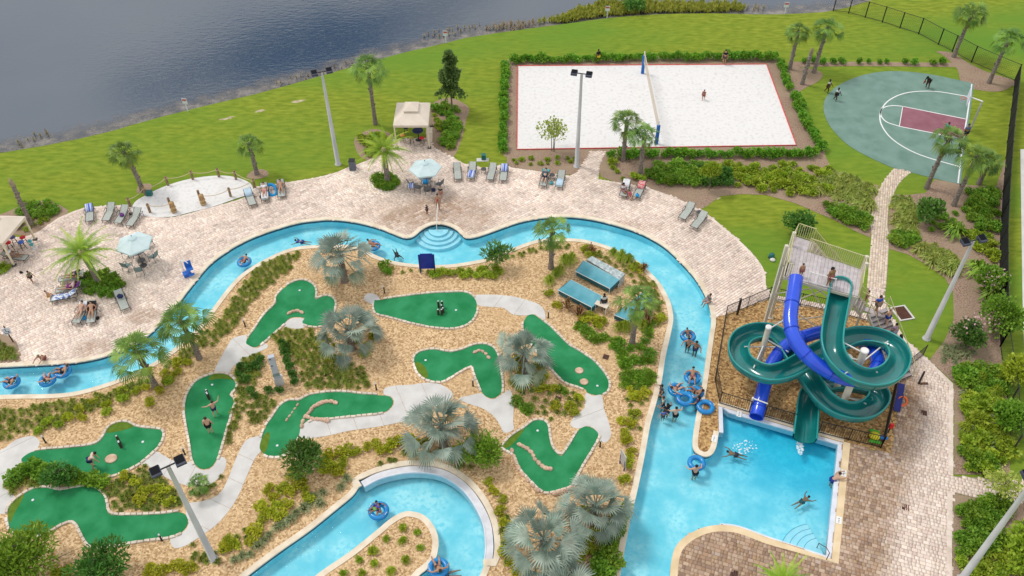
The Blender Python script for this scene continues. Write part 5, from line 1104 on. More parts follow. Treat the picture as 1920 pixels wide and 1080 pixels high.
scatter('fgrass', [(1800, 700), (1885, 705), (1890, 880), (1802, 880)], 2.2, 0.9, 'tall fountain grass clump in the bank right of the terrace', 'grass')
scatter('grey', [(1800, 720), (1880, 740), (1880, 870), (1802, 860)], 1.9, 1.2, 'pale grassy clump in the bank right of the terrace', 'grass')
for a, b, w in ((1787, 440, 'right of the footpath'), (1852, 560, 'below the lamp head on the right'), (1830, 510, 'beside the lamp pole')):
    plant('lily', P(a, b), 1.15, 'big strap leaved lily clump ' + w, 'lily', 'crinum lilies')
scatter('grey', [(1745, 665), (1790, 645), (1830, 660), (1820, 680), (1770, 680)], 0.75, 0.95, 'pale green grass clump at the foot of the lamp pole', 'grass')
scatter('mid', [(1790, 690), (1830, 690), (1880, 690), (1885, 740), (1850, 760), (1800, 725)], 0.95, 1.05, 'green shrub of the bank right of the terrace corner', 'green shrub')
scatter('lime', [(1802, 745), (1870, 745), (1890, 800), (1880, 880), (1850, 890), (1805, 875), (1802, 800)], 0.95, 1.05, 'lime shrub of the bank right of the terrace', 'lime shrub')
scatter('mid', [(1802, 840), (1850, 850), (1875, 885), (1850, 895), (1815, 880)], 0.9, 1.0, 'green shrub beside the side path', 'green shrub')
scatter('mid', [(1800, 932), (1880, 945), (1885, 985), (1870, 1040), (1800, 1050)], 0.85, 1.0, 'green shrub in the bed below the side path', 'green shrub')
scatter('lime', [(1800, 1040), (1870, 1010), (1915, 1000), (1925, 1090), (1800, 1090)], 0.95, 1.0, 'lime shrub in the bottom right bed', 'lime shrub')
scatter('mid', [(812, 205), (835, 195), (865, 200), (858, 215), (830, 222)], 0.9, 0.85, 'green shrub round the magnolia', 'green shrub')
scatter('mid', [(838, 222), (862, 222), (858, 262), (842, 285), (828, 272), (832, 245)], 0.85, 0.85, 'green shrub in the kerbed bed beside the gazebo', 'green shrub')
scatter('lime', [(812, 215), (828, 225), (828, 262), (815, 262)], 1.1, 0.65, 'lime shrub close to the gazebo', 'lime shrub')
scatter('lime', [(672, 258), (700, 250), (725, 262), (718, 285), (690, 292)], 0.9, 0.8, 'lime shrub behind the far date palm', 'lime shrub')
scatter('mid', [(30, 385), (90, 380), (115, 392), (100, 405), (70, 415), (40, 405)], 0.95, 0.75, 'shrub in the bed behind the left gazebo', 'green shrub')
scatter('lime', [(50, 408), (100, 405), (75, 425), (40, 438), (25, 430)], 1.0, 0.65, 'lime shrub between the bare palm trunk and the left gazebo', 'lime shrub')
scatter('tuft', [(-20, 636), (15, 640), (30, 655), (32, 676), (-20, 680)], 0.55, 1.2, 'grass tuft in the planter at the left edge of the deck', 'grass tuft')
scatter('lime', [(-20, 500), (10, 497), (18, 505), (5, 518), (-20, 520)], 0.8, 0.7, 'lime shrub at the left edge of the deck', 'lime shrub')
# ------------------------------------------------------------------ water slides and tower
TEAL = mat('teal_fibreglass', (0.006, 0.155, 0.148), (0.010, 0.205, 0.195), scale=0.8, rough=0.18, spec=0.5, coat=0.4)
TEALR = mat('teal_rim', (0.014, 0.26, 0.245), (0.02, 0.31, 0.29), scale=1.0, rough=0.3, spec=0.5)
BLUE = mat('blue_fibreglass', (0.010, 0.060, 0.60), (0.016, 0.085, 0.70), scale=0.8, rough=0.25, spec=0.5, coat=0.4)
BLUED = mat('blue_flange', (0.008, 0.045, 0.45), rough=0.4)
CREAM = mat('cream_steel', (0.60, 0.55, 0.44), (0.70, 0.65, 0.54), scale=1.5, rough=0.5)
WSTEEL = mat('white_steel', (0.76, 0.75, 0.72), (0.82, 0.81, 0.78), scale=2, rough=0.45)
KHAKI = mat('khaki_rail', (0.52, 0.48, 0.24), (0.60, 0.56, 0.31), scale=2, rough=0.5)
RISER = mat('dark_riser', (0.16, 0.14, 0.145), rough=0.8)
TREAD = mat('grey_tread', (0.38, 0.335, 0.345), (0.46, 0.41, 0.42), scale=3, rough=0.8)
PLANK = mat('grey_plank', (0.46, 0.41, 0.43), (0.57, 0.52, 0.54), scale=3, rough=0.8, objrand=0.10)
def pz(lst, k=5): return cr_spline([P(a, b, z) for a, b, z in lst], k)
def frames(path):
    fr = []
    for i, p in enumerate(path):
        d = path[min(i + 1, len(path) - 1)] - path[max(i - 1, 0)]; d.normalize(); s = d.cross(Vector((0, 0, 1))); s.normalize(); u = s.cross(d); fr.append((p, d, s, u))
    return fr
def sweep(fr, prof, closed_prof=True):
    vs = []; fs = []; k = len(prof)
    for p, d, s, u in fr:
        for a, b in prof: vs.append(p + s * a + u * b)
    for i in range(len(fr) - 1):
        for j in range(k if closed_prof else k - 1): fs.append((i * k + j, i * k + (j + 1) % k, (i + 1) * k + (j + 1) % k, (i + 1) * k + j))
    return vs, fs
gpath = pz([(1577, 533, 7.0), (1572, 560, 6.8), (1566, 590, 6.6), (1561, 618, 6.4), (1560, 645, 6.2), (1567, 668, 5.95), (1583, 688, 5.7), (1606, 703, 5.5), (1634, 710, 5.3), (1660, 705, 5.15), (1679, 690, 5.0), (1686, 668, 4.85), (1677, 648, 4.7), (1655, 635, 4.55), (1625, 629, 4.4), (1598, 632, 4.25), (1570, 643, 4.1), (1545, 656, 3.95), (1520, 669, 3.8), (1497, 684, 3.65), (1473, 696, 3.5), (1444, 701, 3.35), (1415, 693, 3.2), (1391, 675, 3.05), (1384, 651, 2.95), (1394, 632, 2.85), (1420, 622, 2.75), (1449, 625, 2.65), (1471, 641, 2.55), (1486, 662, 2.45), (1509, 697, 2.3), (1527, 724, 2.15), (1545, 747, 2.0), (1569, 764, 1.9), (1598, 772, 1.8), (1624, 769, 1.7), (1643, 755, 1.62), (1648, 740, 1.54), (1637, 727, 1.46), (1612, 719, 1.38), (1585, 716, 1.34), (1558, 717, 1.30), (1534, 724, 1.26), (1520, 740, 1.2), (1515, 758, 1.1), (1513, 780, 0.98), (1511, 800, 0.86), (1509, 820, 0.78)])
rI, rO = 0.50, 0.55
prof = [(math.sin(a) * rI, -math.cos(a) * rI) for a in [R(x) for x in range(-90, 91, 15)]]
prof = [(-rI, 0.30)] + prof + [(rI, 0.30)]
prof_o = [(math.sin(a) * rO, -math.cos(a) * rO) for a in [R(x) for x in range(90, -91, -15)]]
gpath = [q - Vector((0, 0, 0.12)) for q in gpath]
gs = empty('green_slide', P(1577, 533), 0, 'open teal green water slide winding down in three loops to the pool', 'water slide')
org = gs.location.copy(); fr = [(p - org, d, s, u) for p, d, s, u in frames(gpath)]
seg = 10; NF = len(fr)
def wk(i): return 1.22 + 0.12 * max(0.0, 1 - (NF - 1 - i) / 24)
for i in range(0, len(fr) - 1, seg):
    part = [(p, d, s * wk(i + q), u) for q, (p, d, s, u) in enumerate(fr[i:i + seg + 1])]
    mb = MB(); vs, fs = sweep(part, prof + [(rO, 0.30)] + prof_o + [(-rO, 0.30)]); mb.add(vs, fs, True); o = mb.build('flume_section', TEAL, gs)
    for sg in (-1, 1):
        mb = MB(); mb.tube([p + s * sg * 0.53 + u * 0.30 for p, d, s, u in part], 0.06, 7); mb.build('rim', TEALR, o)
    if i:
        p, d, s, u = part[0]; mb = MB(); f2 = [(p - d * 0.04, d, s, u), (p + d * 0.04, d, s, u)]
        vs, fs = sweep(f2, [(a * 1.16, b * 1.16) for a, b in [(-rI, 0.14)] + prof[1:-1] + [(rI, 0.14)]] + [(b_[0] * 1.06, b_[1] * 1.06) for b_ in [(rI, 0.1)] + prof[1:-1][::-1] + [(-rI, 0.1)]]); mb.add(vs, fs); mb.build('flange', TEAL, o)
p, d, s, u = fr[0]; mb = MB(); vs = []        # rounded start tub
for i in range(9):
    a = math.pi * i / 8; e = s * math.cos(a) * 0.63 - d * math.sin(a) * 0.5
    vs += [p + e + u * 0.30, p + e * 1.07 + u * 0.30, p + e * 0.9 - u * 0.40]
mb.add(vs, [q for i in range(8) for q in ((3 * i, 3 * i + 1, 3 * i + 4, 3 * i + 3), (3 * i, 3 * i + 3, 3 * i + 5, 3 * i + 2))] + [tuple(3 * i + 2 for i in range(9))], True)
tb = mb.build('start_tub', TEAL, gs); mb = MB(); mb.tube([p + (s * math.cos(math.pi * i / 8) * 0.64 - d * math.sin(math.pi * i / 8) * 0.52) + u * 0.30 for i in range(9)], 0.06, 7); mb.build('rim', TEALR, tb)
bpath = pz([(1493, 520, 7.35), (1489, 545, 7.05), (1484, 575, 6.75), (1482, 600, 6.45), (1487, 628, 6.1), (1502, 655, 5.7), (1525, 678, 5.3), (1552, 696, 4.95), (1580, 708, 4.65), (1610, 712, 4.35), (1634, 702, 4.05), (1646, 684, 3.8), (1640, 660, 3.55), (1616, 640, 3.35), (1580, 626, 3.15), (1545, 622, 2.95), (1512, 630, 2.75), (1482, 643, 2.5), (1460, 663, 2.2), (1444, 690, 1.85), (1434, 720, 1.45), (1426, 750, 1.0), (1421, 770, 0.72), (1418, 782, 0.6)])
bs = empty('blue_slide', P(1493, 520), 0, 'enclosed bright blue tube slide curling through the green slide', 'water slide')
org = bs.location.copy(); bp_ = [p - org for p in bpath]; seg = 9
def pipe(path, r0, r1, n=16):
    mb = MB(); mb.tube(path, r0, n, cap=False); k = len(mb.v); mb.tube(path, r1, n, cap=False)
    for e in (0, len(path) - 1): mb.add([mb.v[e * n + j] for j in range(n)] + [mb.v[k + e * n + j] for j in range(n)], [(j, (j + 1) % n, n + (j + 1) % n, n + j) for j in range(n)])
    return mb
for i in range(0, len(bp_) - 1, seg):
    pt = bp_[i:i + seg + 1]; o = pipe(pt, 0.46, 0.425).build('tube_section', BLUE, bs)
    if i:
        d = (pt[1] - pt[0]).normalized(); mb = MB(); mb.tube([pt[0] - d * 0.035, pt[0] + d * 0.035], 0.49, 16); mb.build('flange', BLUED, o)
mb = MB(); mb.tube([bp_[-1] - (bp_[-1] - bp_[-2]).normalized() * 0.04, bp_[-1]], 0.49, 16, cap=False); mb.build('outlet_collar', BLUED, bs)

# pillars with arms
def pillar(a, b, z, arms, lab, r=0.19):
    t = P(a, b, z); o = empty('slide_pillar', (t.x, t.y, 0), 0, lab, 'pillar', 'slide pillars')
    mb = MB(); mb.lathe([(r * 1.7, 0), (r * 1.7, 0.06), (r, 0.07), (r, z - 0.12)], 14); mb.build('column', CREAM, o)
    mb = MB(); mb.lathe([(r * 1.12, z - 0.12), (r * 1.12, z - 0.02), (r * 0.7, z)], 14); mb.build('cap', WSTEEL, o)
    for (x, y, zz_), dz in arms:
        e = P(x, y, zz_) - Vector((t.x, t.y, 0)); s = Vector((0, 0, zz_ + dz)); mb = MB(); mb.tube([s, e], 0.05, 7); mb.build('arm', WSTEEL, o)
pillar(1442, 612, 4.3, [((1478, 660, 2.5), 0.6), ((1478, 652, 2.3), 0.0), ((1413, 690, 2.9), -0.4), ((1396, 650, 2.6), -0.3), ((1487, 590, 6.2), -2.2), ((1445, 686, 1.5), -0.2)], 'cream slide pillar inside the left loop of the green slide')
pillar(1622, 656, 6.0, [((1577, 640, 6.0), -0.3), ((1580, 668, 5.4), -0.4), ((1645, 698, 5.0), -0.6), ((1585, 700, 5.2), -0.8), ((1665, 640, 4.3), 0.3)], 'cream slide pillar inside the upper right loop of the green slide', 0.23)
o3 = P(1583, 757); t3 = 4.3
pillar(*[(1592, 668, 4.3)][0], [((1545, 715, 1.2), -0.5), ((1569, 757, 1.6), -0.8), ((1624, 757, 1.4), -0.8), ((1618, 750, 0.9), -0.6)], 'cream slide pillar inside the lower loop of the green slide', 0.21)
pillar(1412, 745, 1.5, [((1440, 757, 1.4), 0.0)], 'thin white post beside the outlet of the blue slide', 0.06)

# tower
DZ = 7.0
BLc, BRc, FRc, FLc = (Vector((19.05, 44.35, DZ)), Vector((23.2, 41.9, DZ)), Vector((22.2, 39.4, DZ)), Vector((17.95, 41.35, DZ)))
tw = empty('slide_tower', (FLc.x, FLc.y, 0), 0, 'cream steel slide tower with a planked platform and khaki railings', 'slide tower')
off = Vector((FLc.x, FLc.y, 0))
npk = 20
for i in range(npk):
    a0, a1 = FLc.lerp(FRc, (i + 0.03) / npk), FLc.lerp(FRc, (i + 0.97) / npk); b0_, b1_ = BLc.lerp(BRc, (i + 0.03) / npk), BLc.lerp(BRc, (i + 0.97) / npk)
    mb = MB(); top = [a0, a1, b1_, b0_]; vs = [q - off for q in top] + [q - off - Vector((0, 0, 0.06)) for q in top]
    mb.add(vs, [(0, 1, 2, 3), (7, 6, 5, 4), (0, 4, 5, 1), (1, 5, 6, 2), (2, 6, 7, 3), (3, 7, 4, 0)]); mb.build('plank', PLANK, tw)
corners = [FLc, FRc, BRc, BLc]
for i in range(4):
    a, b = corners[i] - off - Vector((0, 0, 0.17)), corners[(i + 1) % 4] - off - Vector((0, 0, 0.17)); mb = MB(); mb.beam(a, b, 0.12, 0.2); mb.build('edge_beam', CREAM, tw)
legs = [(P(1456, 528, 5.0), 8.3), (P(1600, 560, 5.0), 8.25), (BLc, 8.2), (BRc, 8.2)]
for q, h in legs:
    mb = MB(); x, y = q.x - off.x, q.y - off.y; mb.box((x, y, h / 2), (0.2, 0.2, h)); mb.box((x, y, 0.03), (0.42, 0.42, 0.06)); mb.build('leg', CREAM, tw)
lg = [Vector((q.x - off.x, q.y - off.y, 0)) for q, h in legs]
for i, j, z0, z1 in ((0, 1, 0.8, 3.6), (0, 1, 3.6, 0.8), (0, 1, 3.8, 6.6), (0, 1, 6.6, 3.8), (2, 3, 0.8, 6.4), (2, 3, 6.4, 0.8), (1, 3, 0.8, 4), (0, 2, 0.8, 4)):
    mb = MB(); mb.tube([lg[i] + Vector((0, 0, z0)), lg[j] + Vector((0, 0, z1))], 0.045, 6); mb.build('brace', CREAM, tw)
def railing(parent, a, b, h, m, org, nm='railing', sp=0.13, r=0.016, post=1.5, rail=0.03):
    a, b = a - org, b - org; d = b - a; L_ = Vector((d.x, d.y, 0)).length; mb = MB(); up = Vector((0, 0, 1))
    mb.tube([a + up * h, b + up * h], rail, 6); mb.tube([a + up * 0.1, b + up * 0.1], rail * 0.8, 6)
    n = max(2, int(L_ / sp))
    for i in range(n + 1):
        p = a.lerp(b, i / n); mb.beam(p + up * 0.1, p + up * h, r * 2, r * 2)
    n = max(1, round(L_ / post))
    for i in range(n + 1):
        p = a.lerp(b, i / n); mb.beam(p, p + up * (h + 0.05), rail * 1.6, rail * 1.6)
    return mb.build(nm, m, parent)
up = Vector((0, 0, 1))
railing(tw, FLc, BLc, 1.15, KHAKI, off); railing(tw, BRc, FRc, 1.15, KHAKI, off)
b15 = BLc.lerp(BRc, 0.24); railing(tw, b15, BRc, 1.15, KHAKI, off)
g1, g2, g3, g4 = FLc.lerp(FRc, 0.06), FLc.lerp(FRc, 0.24), FLc.lerp(FRc, 0.40), FLc.lerp(FRc, 0.66)
railing(tw, FLc, g1, 1.15, KHAKI, off); railing(tw, g2.lerp(g3, 0.5), g4, 0.9, WSTEEL, off, sp=0.5)
# back flight: from the landing behind the platform down to the middle landing
back_n = Vector((BRc.y - BLc.y, -(BRc.x - BLc.x), 0)).normalized() * -1
LAND = P(1634, 577, 3.2)
lbo = BLc + back_n * 1.15; lbi = BLc.copy(); mid_i = b15.copy(); mid_o = b15 + back_n * 1.15
mb = MB(); top = [lbi, mid_i, mid_o, lbo]; vs = [q - off for q in top] + [q - off - up * 0.08 for q in top]; mb.add(vs, [(0, 1, 2, 3), (7, 6, 5, 4), (0, 4, 5, 1), (1, 5, 6, 2), (2, 6, 7, 3), (3, 7, 4, 0)]); mb.build('landing', PLANK, tw)
railing(tw, lbi, lbo, 1.15, KHAKI, off); railing(tw, lbo, mid_o, 1.15, KHAKI, off)
def flight(a, b, w, n, parent, org, rm, hr=1.05, sp=0.16):
    """stairs from low point a to high point b, width w"""
    d = Vector((b.x - a.x, b.y - a.y, 0)); dn_ = d.normalized(); s = Vector((-dn_.y, dn_.x, 0)); ang = math.atan2(dn_.y, dn_.x); rise = (b.z - a.z) / n
    for i in range(n):
        p = a.lerp(b, (i + 0.5) / n); mb = MB(); mb.box(Vector((p.x, p.y, a.z + rise * (i + 1) - 0.03)) - org, (d.length / n + 0.03, w, 0.05), ang); mb.build('tread', TREAD, parent); q_ = a.lerp(b, i / n); mb = MB(); mb.box(Vector((q_.x, q_.y, a.z + rise * (i + 0.5) - 0.04)) - org, (0.02, w, rise - 0.02), ang); mb.build('riser', RISER, parent)
    for sg in (-1, 1):
        mb = MB(); mb.beam(a + s * sg * (w / 2 + 0.04) - org, b + s * sg * (w / 2 + 0.04) - org, 0.06, 0.28); mb.build('stringer', CREAM, parent)
        railing(parent, a + s * sg * (w / 2 + 0.06), b + s * sg * (w / 2 + 0.06), hr, rm, org, sp=sp)
e_hi = (mid_i + mid_o) / 2; dfl = (BRc - BLc).normalized(); e_lo = e_hi + dfl * 4.6; e_lo.z = 3.2
flight(e_lo, e_hi, 1.05, 18, tw, off, KHAKI)
# middle landing linking both flights
mb = MB(); l1 = e_lo + dfl * 1.2; c4 = [LAND + Vector((-0.7, -0.2, 0)), LAND + Vector((0.2, -0.75, 0)), Vector((l1.x + 0.5, l1.y - 0.2, 3.2)), Vector((e_lo.x - 0.1, e_lo.y + 0.7, 3.2))]
vs = [q - off for q in c4] + [q - off - up * 0.08 for q in c4]; mb.add(vs, [(0, 1, 2, 3), (7, 6, 5, 4), (0, 4, 5, 1), (1, 5, 6, 2), (2, 6, 7, 3), (3, 7, 4, 0)]); mb.build('landing', PLANK, tw)
railing(tw, c4[2], c4[3], 1.05, KHAKI, off, sp=1.0)
for q in (c4[0], c4[2]):
    mb = MB(); mb.box((q.x - off.x, q.y - off.y, 1.6), (0.12, 0.12, 3.18)); mb.build('leg', CREAM, tw)
f_lo = P(1692, 712, 0.05); f_hi = LAND + Vector((0.25, -0.35, 0)); FLO, FHI = f_lo, f_hi
flight(f_lo, f_hi, 1.5, 15, tw, off, KHAKI, sp=1.2)

# ------------------------------------------------------------------ fences
def fence(path, h, lab, m, closed=False, infill='pickets', sp=0.14, z=0.0, step=2.2, post=0.05, nm='metal_fence'):
    pa = px(path, z, smooth=False); o = empty(nm, pa[0], 0, lab, 'fence'); og = pa[0].copy(); up = Vector((0, 0, 1)); n_ = 0
    for a, b in zip(pa, pa[1:]):
        n = max(1, round((b - a).length / step))
        for i in range(n):
            p, q = a.lerp(b, i / n) - og, a.lerp(b, (i + 1) / n) - og
            mb = MB(); mb.box(p + up * h / 2, (post, post, h)); mb.build('post', m, o); mb = MB(); L_ = (q - p).length
            mb.beam(p + up * (h - 0.06), q + up * (h - 0.06), 0.04, 0.04); mb.beam(p + up * 0.12, q + up * 0.12, 0.04, 0.04)
            if infill == 'pickets':
                k = max(2, int(L_ / sp))
                for j in range(1, k): r_ = p.lerp(q, j / k); mb.beam(r_ + up * 0.12, r_ + up * (h - 0.06), 0.018, 0.018)
            elif infill == 'mesh':
                k = int(L_ / sp) + 1; hh = h - 0.2; d = (q - p).normalized()
                for j in range(-int(hh / sp), k):
                    for sg in (1, -1):
                        t0, t1 = (j * sp, j * sp + hh) if sg == 1 else (j * sp + hh, j * sp)
                        u0, u1 = t0, t1; z0, z1 = 0.12, 0.12 + hh
                        # clip to the panel
                        def cl(t, u, v, zz0, zz1): return zz0 + (zz1 - zz0) * (t - u) / (v - u)
                        A, B = (u0, z0), (u1, z1); pts_ = []
                        for (t, zt) in (A, B): pts_.append((min(max(t, 0), L_), cl(min(max(t, 0), L_), u0, u1, z0, z1)))
                        if abs(pts_[0][0] - pts_[1][0]) > 0.05: mb.beam(p + d * pts_[0][0] + up * pts_[0][1], p + d * pts_[1][0] + up * pts_[1][1], 0.008, 0.008)
            mb.build('panel', m, o)
            if infill == 'screen':
                mb = MB(); d = (q - p).normalized(); mb.beam(p + up * (h * 0.5 + 0.02), q + up * (h * 0.5 + 0.02), 0.012, h - 0.2); mb.build('windscreen', mat('black_windscreen', (0.010, 0.011, 0.011), (0.02, 0.021, 0.02), scale=4, rough=0.9), o)
    p = pa[-1] - og; mb = MB(); mb.box(p + up * h / 2, (post, post, h)); mb.build('post', m, o)
    return o
fence([(1360, 595), (1441, 560), (1560, 585), (1640, 606)], 1.25, 'black picket fence behind the slides along the deck', BLACK)
fence([(1360, 595), (1340, 713), (1349, 757)], 1.25, 'black picket fence left of the slides beside the river', BLACK)
fence([(1349, 757), (1404, 774)], 1.25, 'short black picket fence left of the blue slide outlet', BLACK)
fence([(1433, 782), (1487, 798)], 1.25, 'black picket fence between the two slide outlets', BLACK)
fence([(1534, 812), (1590, 826), (1651, 840)], 1.25, 'black picket fence right of the green slide outlet', BLACK)
fence([(1651, 840), (1664, 785), (1677, 725)], 1.25, 'black picket fence right of the slides along the terrace', BLACK)
fence([(1690, 700), (1730, 667)], 1.15, 'black rail beside the foot of the tower stairs', BLACK)
fence([(1562, 21), (1591, 25), (1622, 33), (1654, 42), (1687, 53), (1722, 64), (1759, 84), (1785, 97), (1821, 117), (1862, 135), (1902, 152)], 1.9, 'black chain link fence curving from the lake to the far corner', BLACK, infill='mesh', sp=0.28, step=3.2, post=0.09, nm='chain_link_fence')
fence([(1902, 152), (1888, 267), (1880, 360), (1874, 457), (1873, 560), (1875, 650)], 1.9, 'black chain link fence with a dark windscreen along the right side', BLACK, infill='screen', step=3.0, post=0.08, nm='screened_fence')
fence([(1875, 650), (1890, 760), (1895, 850)], 1.9, 'black chain link fence behind the shrubs right of the terrace', BLACK, infill='mesh', sp=0.3, step=3.0, post=0.08, nm='chain_link_fence')
fence([(1897, 1005), (1900, 1040), (1960, 1046)], 1.6, 'black gate fence at the right edge below the side path', BLACK, sp=0.11)
fence([(1896, 1004), (1960, 975)], 1.6, 'black gate fence running off the right edge', BLACK, sp=0.11)
# ------------------------------------------------------------------ furniture and equipment
GALV = mat('galvanised_pole', (0.44, 0.44, 0.44), (0.55, 0.55, 0.545), scale=2.0, rough=0.55, stretch=(1, 1, 0.3))
LAMPB = mat('lamp_housing', (0.05, 0.055, 0.085), (0.08, 0.085, 0.12), scale=3, rough=0.6, spec=0.2)
LENS = mat('lamp_lens', (0.006, 0.007, 0.010), rough=0.5, spec=0.1)
DGREY = mat('dark_grey_metal', (0.055, 0.055, 0.06), (0.085, 0.085, 0.09), scale=4, rough=0.45)
SLING = mat('grey_sling', (0.36, 0.385, 0.35), (0.44, 0.465, 0.425), scale=8, rough=0.8, objrand=0.06)
TSLING = mat('teal_grey_sling', (0.16, 0.24, 0.235), (0.23, 0.31, 0.30), scale=8, rough=0.8)
def lamp_pole(a, b, ang, lab, h=9.3):
    o = empty('lamp_pole', P(a, b), ang, lab, 'lamp pole', 'floodlight poles')
    mb = MB(); mb.lathe([(0.30, 0), (0.30, 0.05), (0.21, 0.06), (0.105, h)], 10); mb.build('pole', GALV, o)
    mb = MB(); mb.tube([(-0.55, 0, h + 0.03), (0.55, 0, h + 0.03)], 0.045, 7); mb.build('cross_arm', BLACK, o)
    for s in (-1, 1):
        m3 = Matrix.Rotation(0.28, 3, 'X'); mb = MB(); mb.box((s * 0.62, -0.02, h + 0.04), (0.52, 0.52, 0.2), mat3=m3); hd = mb.build('floodlight', LAMPB, o)
        mb = MB(); mb.box((s * 0.62, -0.02 + 0.036, h + 0.145), (0.45, 0.45, 0.02), mat3=m3); mb.build('cover', LENS, hd)
lamp_pole(634, 308, R(20), 'tall grey lamp pole on the lawn left of the gazebo')
lamp_pole(1081, 312, R(-15), 'tall grey lamp pole in front of the volleyball sand')
lamp_pole(1737, 635, R(15), 'tall grey lamp pole on the small lawn right of the slides')
lamp_pole(400, 1048, R(32), 'tall grey lamp pole at the lower left beside the curved path')
lamp_pole(1803, 1086, R(10), 'tall grey lamp pole leaning across the bottom right corner of the picture', 10.5)

# loungers
def towel_mesh(m): 
    mb = MB(); prof = [(0.75, 0.36), (0.30, 0.365), (0.05, 0.366), (-0.25, 0.48), (-0.5, 0.60)]
    vs = []
    for y, z in prof: vs += [(-0.24, -y, z + 0.02), (0.24, -y, z + 0.02)]
    return mb
def make_lounger():
    o = empty('lounger'); L_ = 1.95; w = 0.32
    seat = [(-0.98, 0.34), (-0.3, 0.36), (0.22, 0.345)]; bk = [(0.22, 0.345), (0.55, 0.52), (0.97, 0.74)]
    for nm, pr in (('seat_sling', seat), ('back_sling', bk)):
        mb = MB(); vs = []
        for y, z in pr: vs += [(-w + 0.03, y, z), (w - 0.03, y, z), (w - 0.03, y, z - 0.03), (-w + 0.03, y, z - 0.03)]
        fs = []
        for i in range(len(pr) - 1):
            for k in range(4): fs.append((i * 4 + k, i * 4 + (k + 1) % 4, i * 4 + 4 + (k + 1) % 4, i * 4 + 4 + k))
        n = len(pr) - 1; fs += [(3, 2, 1, 0), (n * 4, n * 4 + 1, n * 4 + 2, n * 4 + 3)]; mb.add(vs, fs); mb.build(nm, SLING, o)
    mb = MB()
    for s in (-1, 1): mb.tube([(s * w, -0.98, 0.33), (s * w, -0.3, 0.35), (s * w, 0.25, 0.34), (s * w, 0.95, 0.34)], 0.024, 6); mb.tube([(s * w, 0.22, 0.34), (s * w, 0.97, 0.73)], 0.02, 6); mb.tube([(s * (w + .05), -0.1, 0.36), (s * (w + .06), 0.0, 0.56), (s * (w + .06), 0.45, 0.58), (s * (w + .04), 0.5, 0.36)], 0.02, 6)
    mb.tube([(-w, -0.98, 0.33), (w, -0.98, 0.33)], 0.022, 6); mb.tube([(-w, 0.95, 0.34), (w, 0.95, 0.34)], 0.022, 6); mb.build('frame', DGREY, o)
    for s in (-1, 1):
        for y in (-0.85, 0.8): mb = MB(); mb.tube([(s * w, y, 0.34), (s * (w + .03), y * 1.06, 0)], 0.02, 6); mb.build('leg', DGREY, o)
    KIDS[o.name] = list(o.children)
    return o
bpy.context.view_layer.update()
lo = make_lounger(); bpy.context.view_layer.update(); KIDS[lo.name] = [c for c in COL.objects if c.parent == lo]
LOUNG = [((168, 417), (166, 380), 'with a striped blue towel, leftmost beside the roped sand'), ((197, 416), (210, 378), 'second from the left in the row beside the roped sand'), ((219, 420), (236, 383), 'with a purple bag, third beside the roped sand'), ((241, 425), (260, 388), 'nearest the rope posts in the left row'),
 ((474, 384), (463, 354), 'with a pale blue towel just right of the roped sand'), ((497, 373), (494, 345), 'holding a sunbather in white, right of the roped sand'), ((528, 371), (525, 335), 'holding a dark haired sunbather beside a blue float'),
 ((859, 338), (856, 303), 'empty, leftmost of the row right of the far umbrella'), ((882, 337), (887, 302), 'with a striped towel on its seat'), ((917, 340), (926, 303), 'empty, between the side table and the striped back towel'), ((942, 342), (947, 304), 'with a blue striped towel over its back'),
 ((1017, 350), (1025, 316), 'with a teal towel and a reader in grey'), ((1047, 353), (1054, 318), 'with a pale towel right of the reader in grey'), ((1167, 371), (1177, 333), 'with a person in white beside the planted bed'), ((1192, 372), (1206, 338), 'with a red bag on its back, beside the planted bed'),
 ((1277, 412), (1299, 378), 'empty, left one of the last pair before the lawn'), ((1300, 427), (1322, 396), 'empty, right one of the last pair before the lawn'), ((236, 583), (219, 541), 'with a round blue bag beside the near date palm'),
 ((143, 604), (157, 566), 'left one of the pair with two women sunbathing'), ((170, 604), (172, 566), 'right one of the pair with two women sunbathing'), ((92, 562), (146, 545), 'covered with a patterned towel left of the near date palm'), ((107, 545), (149, 532), 'with a person in purple left of the near date palm'), ((120, 523), (148, 511), 'farthest of the three left of the near date palm'), ((50, 484), (5, 473), 'under the edge of the left gazebo')]
LPOS = []
for i, (f_, h_, w) in enumerate(LOUNG):
    o = lo if i == 0 else copy_tree(lo)
    a, b = P(*f_, 0.33), P(*h_, 0.72); c = (a + b) / 2; d = b - a; ang = math.atan2(d.y, d.x) - math.pi / 2
    o.location = (c.x, c.y, 0.04); o.rotation_euler = (0, 0, ang); tag(o, 'grey sling pool lounger ' + w, 'lounger', 'pool loungers on the deck'); LPOS.append((Vector((c.x, c.y, 0.04)), ang))
def fab(nm, c1, c2=None, sc=8, st=None): return mat(nm, c1, c2, scale=sc, rough=0.9, stretch=st, lo=0.48, hi=0.52) if c2 else mat(nm, c1, (c1[0] * 0.85, c1[1] * 0.85, c1[2] * 0.85), scale=6, rough=0.9)
